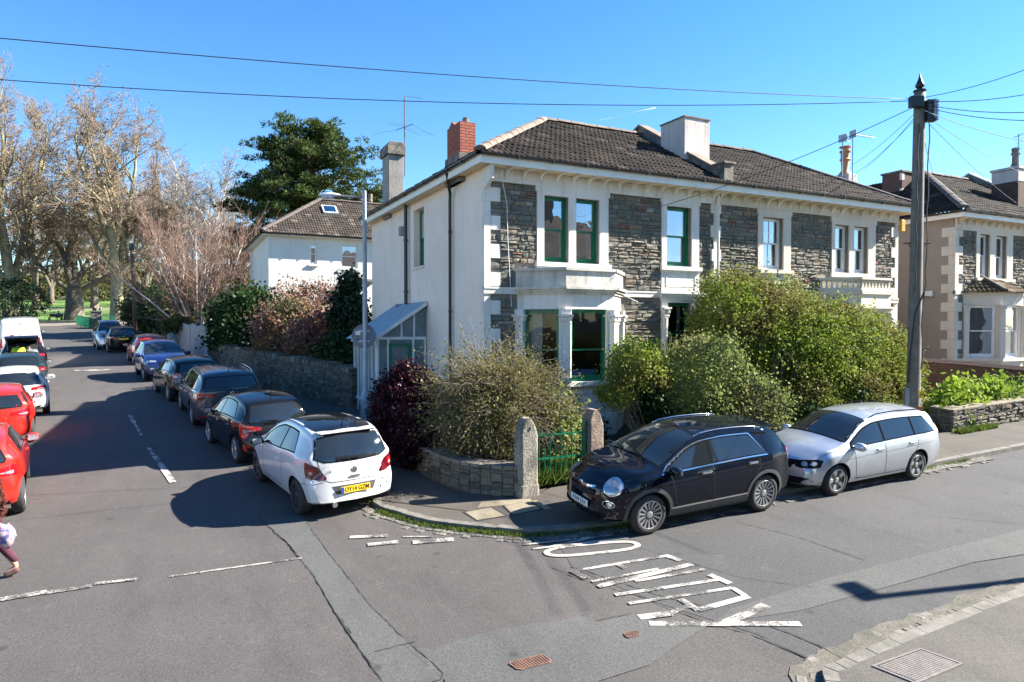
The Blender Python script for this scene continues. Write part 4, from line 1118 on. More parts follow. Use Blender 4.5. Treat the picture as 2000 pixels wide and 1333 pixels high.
for x in (5.92, 6.3): mb.box(x, x+.05, ly0-.03, ly0+.03, ze_-.02, ze_-.02+(x-lx0)*.66)
y = ly0
while y < ly1: mb.box(lx0-.05, lx0+.03, y+.04, y+.08, zf, ze_-.1); y += .42
mb.box(lx0-.06, lx0+.04, ly0-.05, ly1, .95, 1.03); mb.box(lx0-.06, lx0+.04, ly0-.05, ly1, ze_-.2, ze_-.1)
mb.build('frame', M['white_metal'], lt_)
mb = MB(); mb.add([(lx0, ly0+.01, zf), (lx1, ly0+.01, zf), (lx1, ly0+.01, zw-.1), (lx0, ly0+.01, ze_-.1)], [(0, 1, 2, 3)]); mb.add([(lx0, ly0, zf), (lx0, ly1, zf), (lx0, ly1, ze_-.1), (lx0, ly0, ze_-.1)], [(0, 1, 2, 3)]); mb.build('glazing', M['frosted'], lt_)
mb = MB()
for (a, b, c, e) in ((5.56, 5.64, zf, 2.72), (6.14, 6.22, zf, 2.72), (5.64, 6.14, 2.64, 2.72), (5.64, 6.14, 1.2, 1.3)): mb.box(a, b, ly0-.05, ly0-.005, c, e)
mb.build('door', M['green_paint'], lt_)
q = onX(783, 612, XL-.1); mb = MB(); mb.lathe([(.06, q.z-.09), (.1, q.z+.05), (.11, q.z+.06)], (XL-.18, q.y, 0), 12)
hb = mb.build('hanging_pot', M['black_pipe'], base=(XL-.18, q.y, q.z-.1)); tag(hb, 'small black pot of dead stems on the wall above the lean-to roof', 'plant pot')
mb = MB()
for k in range(7): a = k*.9; mb.tube([(XL-.18, q.y, q.z), (XL-.18+.03*math.cos(a), q.y+.03*math.sin(a), q.z+.15), (XL-.18+.1*math.cos(a), q.y+.1*math.sin(a), q.z+.3)], .006, 4)
mb.build('stems', M['rustmetal'], hb)

# ================================================================== NEIGHBOUR HOUSE ON THE RIGHT
YN = 15.0; NX = 25.35; NE = onY(1865, 420, YN-.4).z; NW = 40.0; ZN = gz(26, 15)-.3; YNB = 26
hn = empty('stone_house', (NX, YN, gz(NX, YN)), 0, 'neighbouring stone house with beige side wall and tiled bay roof behind the pole', 'house', 'stone houses along the side street')
FN = Fr((0, YN), 0)
def nx_(px, py): return onY(px, py, YN).x
def nz_(px, py): return onY(px, py, YN).z
NW1 = (nx_(1911, 500), nx_(1931, 500), nz_(1920, 543), nz_(1920, 458)); NW2 = (nx_(1942, 500), nx_(1964, 500), NW1[2], NW1[3])
NS = (nx_(1904, 500), nx_(1975, 500), NW1[2]-.15, NE-.42)
NWb = [(NW1[0]+7+i*.9, NW1[0]+7.7+i*.9, NW1[2], NW1[3]) for i in range(2)]
NSb = (NWb[0][0]-.25, NWb[1][1]+.25, NW1[2]-.15, NE-.42)
zsn = nz_(1870, 568)
nb0, nb1 = nx_(1880, 640), nx_(1880, 640)+3.1
nq = []; z = ZN; k = 0
while z < NE-.4: nq.append((NX, NX+(.42 if k % 2 else .18), z, z+.34, k % 2)); z += .34; k += 1
nbhole = (nb0+.2, nb1-.2, 1.9, 3.7)
mb = MB(); wall_holes(mb, FN, NX, NW, ZN, NE, [NW1, NW2, nbhole]+NWb, .3); mb.build('front_wall', M['mortar'], hn)
st = MB(); stones(st, FN, NX, NW, ZN, NE-.4, [NS, NSb, (nb0-.1, nb1+.1, ZN, zsn), (NX, NW, zsn-.14, zsn+.02)]+[q[:4] for q in nq], 9); st.build('stonework', M['pennant'], hn, recalc=False)
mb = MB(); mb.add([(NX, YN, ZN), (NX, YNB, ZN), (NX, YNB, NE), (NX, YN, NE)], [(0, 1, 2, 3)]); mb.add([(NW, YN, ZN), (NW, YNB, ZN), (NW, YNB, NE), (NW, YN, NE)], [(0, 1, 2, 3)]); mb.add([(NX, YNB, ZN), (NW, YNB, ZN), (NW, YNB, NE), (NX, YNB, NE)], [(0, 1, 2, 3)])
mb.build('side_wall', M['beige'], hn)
mb = MB(); 
for zz in (ZN+.5, 4.3, NE-.02): mb.add([(NX+.05, YN+.31, zz), (NW, YN+.31, zz), (NW, YN+4, zz), (NX+.05, YN+4, zz)], [(0, 1, 2, 3)])
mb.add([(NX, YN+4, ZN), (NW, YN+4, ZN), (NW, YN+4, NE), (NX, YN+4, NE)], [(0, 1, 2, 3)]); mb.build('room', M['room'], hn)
mb = MB()
for a, b, z0, z1, kk in nq:
    fbox(mb, FN, NX-.014, b, -.05, .02, z0+.002, z1-.002)
    if kk: fbox(mb, FrS(NX), YN-.049, YN+.45, -.03, .05, z0+.004, z1-.004)
    else: fbox(mb, FrS(NX), YN-.048, YN+.20, -.03, .05, z0+.004, z1-.004)
mb.build('quoins', M['stucco_cream'], hn)
def surroundF(F, hs, S, wins, mt, d=.06):
    mb = MB(); wall_holes(mb, F, S[0], S[1], S[2], S[3], wins, d+.02, -d)
    q = [(S[0], S[2]), (S[1], S[2]), (S[1], S[3]), (S[0], S[3])]
    for k in range(4):
        (x1, y1), (x2, y2) = q[k], q[(k+1) % 4]; mb.add([F(x1, -d, y1), F(x2, -d, y2), F(x2, 0, y2), F(x1, 0, y1)], [(0, 1, 2, 3)])
    fbox(mb, F, S[0]-.04, S[1]+.04, -d-.008, 0, wins[0][3]+.1, S[3]-.002); fbox(mb, F, S[0]-.05, S[1]+.05, -d-.08, .05, S[2]+.03, S[2]+.14)
    mb.build('window_surround', mt, hs, recalc=False)
surroundF(FN, hn, NS, [NW1, NW2], M['stucco_cream']); surroundF(FN, hn, NSb, NWb, M['stucco_cream'])
for q in [NW1, NW2]+NWb: sash(hn, FN, *q, WH, curtain='both' if q is NW2 else None)
mb = MB(); fbox(mb, FN, NX-.03, NW, -.08, .02, zsn-.14, zsn); fbox(mb, FN, NX, NW, -.07, .02, NE-.42, NE-.01); mb.build('string_course', M['stucco_cream'], hn)
mb = MB(); mb.box(NX-.25, NW+.2, YN-.45, YN, NE, NE+.03); mb.box(NX-.25, NX, YN, YNB, NE, NE+.03); mb.build('soffit', M['soffit'], hn)
mb = MB(); mb.box(NX-.27, NW+.2, YN-.475, YN-.45, NE-.03, NE+.16); mb.box(NX-.275, NX-.25, YN-.47, YNB, NE-.03, NE+.16); mb.build('fascia', M['fascia'], hn)
u = NX+.15
while u < NW: mb = MB(); mb.prism([(YN-.07, NE-.25), (YN-.07, NE-.002), (YN-.42, NE-.002), (YN-.40, NE-.05), (YN-.2, NE-.08)], 'x', u-.03, u+.03); mb.build('eaves_bracket', M['stucco_cream'], hn); u += .47
gutter(hn, (NX-.3, YN-.53, NE+.19), (NW, YN-.53, NE+.19)); gutter(hn, (NX-.33, YNB, NE+.19), (NX-.33, YN-.5, NE+.19))
# roof: hip on the left
NR = NE+.2+3.9*.62; xr0 = NX-.25+3.9
roof_plane(hn, (NX-.3, YN-.53, NE+.2), (NW, YN-.53, NE+.2), (NW, YN-.45+3.9, NR), (xr0, YN-.45+3.9, NR), M['tile'], seed=8)
roof_plane(hn, (NX-.33, YNB, NE+.2), (NX-.33, YN-.5, NE+.2), (xr0, YN-.45+3.9, NR), (xr0, YNB-3.6, NR), M['tile'], seed=9)
ridge_line(hn, (NX-.3, YN-.5, NE+.27), (xr0, YN-.45+3.9, NR+.05), M['ridge_dark'], .16, 'hip_tiles'); ridge_line(hn, (xr0, YN-.45+3.9, NR+.05), (NW, YN-.45+3.9, NR+.05), M['ridge_dark'], .12)
mb = MB(); mb.add([(xr0, YN+3.45, NR-.03), (NW, YN+3.45, NR-.03), (NW, YNB-3.6, NR-.03), (xr0, YNB-3.6, NR-.03)], [(0, 1, 2, 3)]); mb.build('rear_roof', M['ridge_dark'], hn)
npx = 32.4
y0, y1 = YN-.4, YN+3.5; pyn = lambda y: NE+.2+(y-YN+.45)*.62
mb = MB(); mb.prism([(y0, pyn(y0)-.1), (y0, pyn(y0)+.22), (y1, pyn(y1)+.3), (y1+.6, pyn(y1)), (y1+.6, pyn(y1)-.4)], 'x', npx-.14, npx+.14); mb.build('parapet', M['weathered'], hn)
mb = MB(); mb.prism([(y0, pyn(y0)+.225), (y0, pyn(y0)+.28), (y1, pyn(y1)+.37), (y1+.6, pyn(y1)+.06), (y1+.6, pyn(y1)), (y1, pyn(y1)+.3)], 'x', npx-.18, npx+.18); mb.build('coping', M['white_metal'], hn)
q = depth(1778, 338, 29); c = chimney(hn, q.x-.55, q.x+.35, q.y, q.y+.9, 7, q.z, M['brownbrick'])
mb = MB(); mb.box(q.x-.6, q.x+.4, q.y-.05, q.y+.95, q.z, q.z+.07); mb.build('cap', M['weathered'], c)
mb = MB()
for zz in (q.z-.35, q.z-1.0): mb.box(q.x-.56, q.x-.4, q.y-.012, q.y+.1, zz, zz+.3); mb.box(q.x+.24, q.x+.362, q.y-.012, q.y+.1, zz, zz+.3)
mb.build('quoins', M['stucco_cream'], c)
q = depth(1996, 330, 27.5); c = chimney(hn, q.x-.25, q.x+.7, q.y, q.y+1, 7.6, q.z, M['brownbrick'])
mb = MB(); mb.box(q.x-.3, q.x+.75, q.y-.05, q.y+1.05, q.z, q.z+.1); mb.box(q.x-.262, q.x+.71, q.y-.012, q.y+1.0, q.z-.5, q.z-.02); mb.build('cap', M['pinkchim'], c)
mb = MB(); mb.lathe([(.22, q.z+.1), (.13, q.z+.3), (.12, q.z+.6), (.18, q.z+.66), (.13, q.z+.75), (.15, q.z+.9)], (q.x+.12, q.y+.3, 0), 12); mb.build('chimney_pot', M['weathered'], c)
aerial('tv_aerial', (q.x-.32, q.y-.02, q.z-.6), 1.95, 'upright ladder aerial at the far right chimney', 'log', R(60))
# bay of the neighbour
nF = [(Fr((nb0, YN), -45), .85*math.sqrt(2)), (Fr((nb0+.85, YN-.85), 0), nb1-nb0-1.7), (Fr((nb1-.85, YN-.85), 45), .85*math.sqrt(2))]
zb_s, zb_t = onY(1920, 700, YN-.6).z, onY(1920, 596, YN-.6).z
wall = MB()
for i, (F, ln) in enumerate(nF):
    win = (.16, ln-.16, zb_s, zb_t); wall_holes(wall, F, 0, ln, ZN, zsn-.05, [win], .22); sash(hn, F, *win, WH, d=.08, curtain='net', glass='glass')
    fbox(wall, F, -.04, ln+.04, -.1, .1, zb_s-.12, zb_s-.006)
wall.build('bay_wall', M['stucco_cream'], hn, recalc=False)
for (x, y) in ((nb0+.85, YN-.85), (nb1-.85, YN-.85), (nb0+.05, YN-.05)): mb = MB(); capital(mb, x, y, zb_t-.3, .18, R(-22)); mb.obox((x, y, (zb_s+zb_t-.3)/2), (.19, .19, zb_t-.3-zb_s), Matrix.Rotation(R(-22), 3, 'Z')); mb.build('column', M['stucco_cream'], hn)
M['mossy_tile'] = tile_mat('roof_tile_mossy', (.10, .07, .045), (.08, .055, .035), (.14, .12, .04))
za = zsn-.06; e = .18
roof_plane(hn, (nb0-e*1.4, YN, za), (nb0+.85-.05, YN-.85-e, za), (nb0+1.15, YN, za+.55), (nb0+1.149, YN+.001, za+.55), M['mossy_tile'], 'bay_roof', seed=3)
roof_plane(hn, (nb0+.85-.07, YN-.85-e, za), (nb1-.85+.07, YN-.85-e, za), (nb1-1.15, YN, za+.55), (nb0+1.15, YN, za+.55), M['mossy_tile'], 'bay_roof', seed=4)
roof_plane(hn, (nb1-.85+.05, YN-.85-e, za), (nb1+e*1.4, YN, za), (nb1-1.149, YN+.001, za+.55), (nb1-1.15, YN, za+.55), M['mossy_tile'], 'bay_roof', seed=5)
ridge_line(hn, (nb0+.78, YN-.85-e, za+.06), (nb0+1.15, YN, za+.62), M['ridge_dark'], .1, 'hip_tiles')
q = onX(1817, 575, NX); mb = MB(); mb.box(NX-.12, NX, q.y-.14, q.y+.14, q.z-.09, q.z+.12); mb.build('flue_vent', M['white_paint'], hn, bevel=.02)

# ================================================================== WHITE HOUSE UP THE STREET
YW = 39.2; WX = 4.75; WXR = 15.5; YWB = 49; WE = onY(515, 458, YW-.3).z; ZW = gz(5, 39)-.5
hw = empty('white_house', (WX, YW, gz(WX, YW)), 0, 'white rendered house with hipped tiled roof seen behind the corner house', 'house')
FW = Fr((0, YW), 0)
def wx_(px, py): return onY(px, py, YW).x
def wz_(px, py): return onY(px, py, YW).z
A1 = (wx_(605, 500), wx_(619, 500), wz_(612, 517), wz_(612, 477)); A2 = (wx_(666, 500), wx_(699, 500), wz_(682, 525), wz_(682, 479))
A3 = (wx_(676, 590), wx_(702, 590), wz_(690, 612), wz_(690, 562)); A4 = (wx_(540, 560), wx_(556, 560), wz_(548, 590), wz_(548, 562))
mb = MB(); wall_holes(mb, FW, WX, WXR, ZW, WE, [A1, A2, A3], .15)
mb.add([(WX, YW, ZW), (WX, YWB, ZW), (WX, YWB, WE), (WX, YW, WE)], [(0, 1, 2, 3)]); mb.add([(WXR, YW, ZW), (WXR, YWB, ZW), (WXR, YWB, WE), (WXR, YW, WE)], [(0, 1, 2, 3)]); mb.build('wall', M['white_render'], hw, recalc=False)
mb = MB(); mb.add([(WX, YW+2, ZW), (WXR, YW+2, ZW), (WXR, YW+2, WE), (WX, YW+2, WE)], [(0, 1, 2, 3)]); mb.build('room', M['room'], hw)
for q in (A1, A2, A3): sash(hw, FW, *q, WH, d=.06, glass='glass')
mb = MB()
for q in (A1, A2, A3): fbox(mb, FW, q[0]-.08, q[1]+.08, -.1, .05, q[2]-.1, q[2])
mb.build('window_sills', M['stucco'], hw)
mb = MB(); fbox(mb, FW, wx_(672, 550), wx_(712, 550)+.6, -.5, 0, wz_(690, 551), wz_(690, 546)); mb.build('porch_canopy', M['lead'], hw)
mb = MB(); mb.box(WX-.35, WXR+.3, YW-.38, YW, WE, WE+.03); mb.box(WX-.35, WX, YW, YWB, WE, WE+.03); mb.build('soffit', M['fascia'], hw)
gutter(hw, (WX-.35, YW-.42, WE+.12), (WXR, YW-.42, WE+.12), r=.09); gutter(hw, (WX-.42, YWB, WE+.12), (WX-.42, YW-.4, WE+.12), r=.09)
dw = 3.75; WR = onY(608, 390, YW-.35+dw).z
roof_plane(hw, (WX-.4, YW-.42, WE+.12), (WXR, YW-.42, WE+.12), (WXR, YW-.35+dw, WR), (WX-.35+dw, YW-.35+dw, WR), M['tile_b'], seed=12)
roof_plane(hw, (WX-.42, YWB, WE+.12), (WX-.42, YW-.4, WE+.12), (WX-.35+dw, YW-.35+dw, WR), (WX-.35+dw, YWB-3.5, WR), M['tile_b'], seed=13)
ridge_line(hw, (WX-.4, YW-.4, WE+.2), (WX-.35+dw, YW-.35+dw, WR+.05), M['ridge_dark'], .16, 'hip_tiles'); ridge_line(hw, (WX-.35+dw, YW-.35+dw, WR+.05), (WXR, YW-.35+dw, WR+.05), M['ridge_dark'], .13)
q = onY(643, 412, YW+1.9)
sN = Vector((0, -(WR-WE-.12), dw)).normalized(); sV = Vector((0, dw, WR-WE-.12)).normalized()
def on_roof(px, py):
    d = ray(px, py); A = Vector((WX, YW-.42, WE+.12)); t = (A-CAM).dot(sN)/d.dot(sN); return CAM+d*t
c = on_roof(644, 412); mb = MB(); M3 = Matrix((Vector((1, 0, 0)), sV, sN)).transposed()
mb.obox(c+sN*.06, (.85, .95, .12), M3); rw = mb.build('roof_window', M['white_metal'], hw)
mb = MB(); mb.obox(c+sN*.13, (.68, .78, .02), M3); mb.build('pane', M['glass'], rw)
q = depth(712, 400, 43.5); c = chimney(hw, q.x-.5, q.x+1.2, q.y, q.y+.9, WE, q.z, M['weathered'])
mb = MB()
for k in range(2): mb.lathe([(.16, q.z), (.14, q.z+.25), (.17, q.z+.3), (.13, q.z+.4), (.15, q.z+.75)], (q.x-.1+k*.55, q.y+.3, 0), 12)
mb.build('chimney_pots', M['slab'], c)
# distant house behind the birch (pale side)
# ================================================================== HOUSES ACROSS THE STREET (behind the viewer, seen in the window glass)
def opp_house(x0, x1, y1, h, roof_h, label, wallm):
    z0 = gz(x0, y1)-.5; hs = empty('terraced_house', ((x0+x1)/2, y1, gz(x0, y1)), 0, label, 'house')
    mb = MB(); Fb = Fr((x1, y1), 180); L = x1-x0; wins = []
    for k in range(3):
        for zz in (z0+1.2, z0+4.2):
            u = L*(k+.5)/3-.5; wins.append((u, u+1, zz, zz+1.6))
    wall_holes(mb, Fb, 0, L, z0, z0+h, wins, .2)
    mb.add([(x0, y1, z0), (x0, y1-8, z0), (x0, y1-8, z0+h), (x0, y1-4, z0+h+roof_h), (x0, y1, z0+h)], [(0, 1, 2, 3, 4)]); mb.add([(x1, y1, z0), (x1, y1-8, z0), (x1, y1-8, z0+h), (x1, y1-4, z0+h+roof_h), (x1, y1, z0+h)], [(0, 1, 2, 3, 4)]); mb.build('wall', wallm, hs, recalc=False)
    mb = MB(); mb.add([(x0-.2, y1+.4, z0+h-.1), (x1+.2, y1+.4, z0+h-.1), (x1+.2, y1-4, z0+h+roof_h), (x0-.2, y1-4, z0+h+roof_h)], [(0, 1, 2, 3)]); mb.add([(x0-.2, y1-8.3, z0+h-.1), (x1+.2, y1-8.3, z0+h-.1), (x1+.2, y1-4, z0+h+roof_h), (x0-.2, y1-4, z0+h+roof_h)], [(0, 1, 2, 3)]); mb.build('roof', M['tile'], hs)
    mb = MB()
    for (u0, u1, z0_, z1_) in wins:
        fbox(mb, Fb, u0, u1, .1, .14, z0_, z0_+.06); fbox(mb, Fb, u0, u1, .1, .14, z1_-.06, z1_); fbox(mb, Fb, u0, u1, .1, .14, (z0_+z1_)/2, (z0_+z1_)/2+.05)
    mb.build('window_frames', M['white_paint'], hs)
    mb = MB(); mb.box((x0+x1)/2-.5, (x0+x1)/2+.5, y1-4.5, y1-3.5, z0+h, z0+h+roof_h+1.3); mb.build('chimney', M['housebrick'], hs)
opp_house(5, 15, -4.5, 8.0, 3.2, 'brick terraced house across the street, mirrored in the upper windows', M['housebrick'])
opp_house(16, 27, -4.5, 8.0, 3.0, 'cream terraced house across the street, mirrored in the window glass', M['cream'])
# ================================================================== CARS
def car_paint(name, col, metal=0.0, rough=.3, dirt=.15):
    m, nt, b, out = newmat(name); co = objco(nt)
    f = ramp(nt, noise(nt, co, 2.2, 6, .7), .45, .8)
    dirt *= min(1, .12+max(col)*1.5); dc = tuple(c*(1-dirt)+.22*dirt*.6 for c in col)
    col_ = mixc(nt, f, c4(col), c4(dc))
    nt.links.new(col_, b.inputs['Base Color']); b.inputs['Metallic'].default_value = metal
    r = ramp(nt, noise(nt, co, 3, 5, .6), .3, .8, (rough,)*3+(1,), (min(1, rough+.18),)*3+(1,)); nt.links.new(r, b.inputs['Roughness'])
    b.inputs['Coat Weight'].default_value = 1 if max(col) > .1 else .8; b.inputs['Coat Roughness'].default_value = .03; b.inputs['Specular IOR Level'].default_value = .5 if max(col) > .1 else 0
    return m
CP = {
 'navyblack': car_paint('paint_navy_black', (.003, .005, .011), 0), 'silver': car_paint('paint_silver', (.50, .53, .57), .75, .32),
 'white': car_paint('paint_white', (.58, .575, .57), 0, .3), 'black': car_paint('paint_black', (.006, .006, .007), .2),
 'grey': car_paint('paint_grey', (.055, .068, .085), .6), 'blue': car_paint('paint_blue', (.008, .02, .13), .5), 'red': car_paint('paint_red', (.50, .018, .008), .35),
 'darkgreen': car_paint('paint_dark_teal', (.015, .03, .035), .4), 'vanwhite': car_paint('paint_van_white', (.62, .63, .66), 0, .35)}
M['carglass'] = pm('car_glass', (.010, .013, .016), .03, (.014, .018, .02), 2, spec=.9)
M['trim'] = pm('black_trim', (.010, .010, .011), .5, (.014, .014, .014), 6, spec=.0)
M['greytrim'] = pm('grey_trim', (.045, .045, .048), .6, (.06, .06, .06), 6)
M['seam'] = pm('panel_gap', (.004, .004, .004), .8)
M['tyre'] = pm('tyre_rubber', (.016, .015, .015), .8, (.03, .028, .026), 8)
M['alloy'] = pm('alloy', (.55, .55, .56), .3, (.4, .4, .4), 5, metal=.8)
M['alloy_dark'] = pm('alloy_dark', (.03, .03, .032), .4, (.05, .05, .05), 5, metal=.3)
M['chrome'] = pm('chrome', (.75, .76, .78), .12, (.7, .7, .7), 5, metal=1)
M['redlens'] = pm('red_lens', (.42, .006, .008), .12, (.25, .004, .006), 9, coat=1)
M['darklens'] = pm('dark_red_lens', (.12, .005, .012), .12, (.06, .004, .008), 9, coat=1)
M['clearlens'] = pm('clear_lens', (.45, .48, .52), .12, (.2, .22, .26), 14, metal=.4, coat=1)
M['orange'] = pm('orange_lens', (.5, .14, .03), .2)
M['plate_y'] = pm('plate_yellow', (.75, .48, .02), .4, (.7, .44, .02), 4)
M['plate_w'] = pm('plate_white', (.75, .75, .73), .4, (.68, .68, .66), 4)
M['ink'] = pm('plate_ink', (.008, .008, .008), .5)
M['euro'] = pm('plate_blue', (.01, .06, .35), .4)

def pchip(pts):
    xs = [p[0] for p in pts]; ys = [p[1] for p in pts]; n = len(xs)
    h = [xs[i+1]-xs[i] for i in range(n-1)]; dl = [(ys[i+1]-ys[i])/h[i] for i in range(n-1)]
    m = [dl[0]]+[0 if dl[i-1]*dl[i] <= 0 else 2*dl[i-1]*dl[i]/(dl[i-1]+dl[i]) for i in range(1, n-1)]+[dl[-1]]
    def f(x):
        if x <= xs[0]: return ys[0]
        if x >= xs[-1]: return ys[-1]
        i = max(k for k in range(n-1) if xs[k] <= x); t = (x-xs[i])/h[i]
        return (2*t**3-3*t*t+1)*ys[i]+(t**3-2*t*t+t)*h[i]*m[i]+(-2*t**3+3*t*t)*ys[i+1]+(t**3-t*t)*h[i]*m[i+1]
    return f
def sst(t): t = max(0, min(1, t)); return t*t*(3-2*t)
def text_mesh(s, size, name='registration'):
    cu = bpy.data.curves.new(name, 'FONT'); cu.body = s; cu.size = size; cu.align_x = 'CENTER'; cu.align_y = 'CENTER'; cu.offset = size*.012
    o = bpy.data.objects.new(name, cu); COL.objects.link(o)
    me = bpy.data.meshes.new_from_object(o.evaluated_get(bpy.context.evaluated_depsgraph_get())); bpy.data.objects.remove(o); bpy.data.curves.remove(cu)
    return me
_wheels = {}
def wheel_meshes(r, w, style):
    key = (round(r, 3), w, style)
    if key in _wheels: return _wheels[key]
    t = MB(); rr = r*.70
    t.lathe([(rr, -w/2+.01), (rr+.015, -w/2), (r-.035, -w/2+.004), (r-.008, -w/2+.03), (r, -w/2+.055), (r, w/2-.055), (r-.008, w/2-.03), (r-.035, w/2-.004), (rr+.015, w/2), (rr, w/2-.01)], n=40, ax='y')
    # the tyre must be open in the middle: drop the caps
    t.f = t.f[:-2]; t.m = t.m[:-2]; tm = bpy.data.meshes.new('tyre'); tm.from_pydata(t.v, [], t.f); tm.materials.append(M['tyre']); tm.polygons.foreach_set('use_smooth', [True]*len(tm.polygons))
    a = MB()
    bright, dark = 0, 1; y = w/2
    a.mi = 1; a.lathe([(.001, y-.085), (rr*.96, y-.075), (rr*.99, y-.03)], n=36, ax='y')
    a.mi = 0 if style != 'dark' else 1
    b = len(a.f); a.lathe([(rr*.93, y-.02), (rr*.95, y-.004), (rr, y-.003), (rr+.01, y-.012)], n=40, ax='y'); a.f = a.f[:-2]; a.m = a.m[:-2]
    def spoke(ang, r0, r1, w0, w1, d0, d1, th=.02):
        c, s_ = math.cos(ang), math.sin(ang)
        def P(rad, tt, dd): return (rad*c-tt*s_, dd, rad*s_+tt*c)
        V = [P(r0, -w0, d0-th), P(r0, w0, d0-th), P(r1, w1, d1-th), P(r1, -w1, d1-th), P(r0, -w0*.7, d0), P(r0, w0*.7, d0), P(r1, w1*.8, d1), P(r1, -w1*.8, d1)]
        a.add(V, [(0,3,2,1),(4,5,6,7),(0,1,5,4),(1,2,6,5),(2,3,7,6),(3,0,4,7)])
    if style == 'multi':
        for k in range(15): spoke(2*PI*k/15, r*.15, rr*.95, .010, .021, y-.035, y-.008)
    elif style == 'five':
        for k in range(5): spoke(2*PI*k/5+.3, r*.12, rr*.95, .035, .055, y-.04, y-.01)
    elif style == 'fan':
        for k in range(9): spoke(2*PI*k/9+.3, r*.12, rr*.95, .018, .04, y-.03, y-.01)
    elif style == 'dark':
        for k in range(5):
            for e in (-.13, .13): spoke(2*PI*k/5+.3+e, r*.12, rr*.95, .016, .02, y-.035, y-.01)
    elif style == 'ten':
        for k in range(5):
            for e in (-.2, .2): spoke(2*PI*k/5+.3+e, r*.12, rr*.95, .018, .02, y-.04, y-.01)
    a.mi = 0 if style != 'dark' else 1
    a.lathe([(r*.19, y-.05), (r*.19, y-.025), (r*.12, y-.015), (.001, y-.014)], n=18, ax='y')
    rm = bpy.data.meshes.new('rim'); rm.from_pydata(a.v, [], a.f)
    for p, mi in zip(rm.polygons, a.m): p.material_index = mi
    bm = bmesh.new(); bm.from_mesh(rm); bmesh.ops.recalc_face_normals(bm, faces=bm.faces); bm.to_mesh(rm); bm.free()
    rm.materials.append(M['alloy']); rm.materials.append(M['alloy_dark'])
    _wheels[key] = (tm, rm); return tm, rm

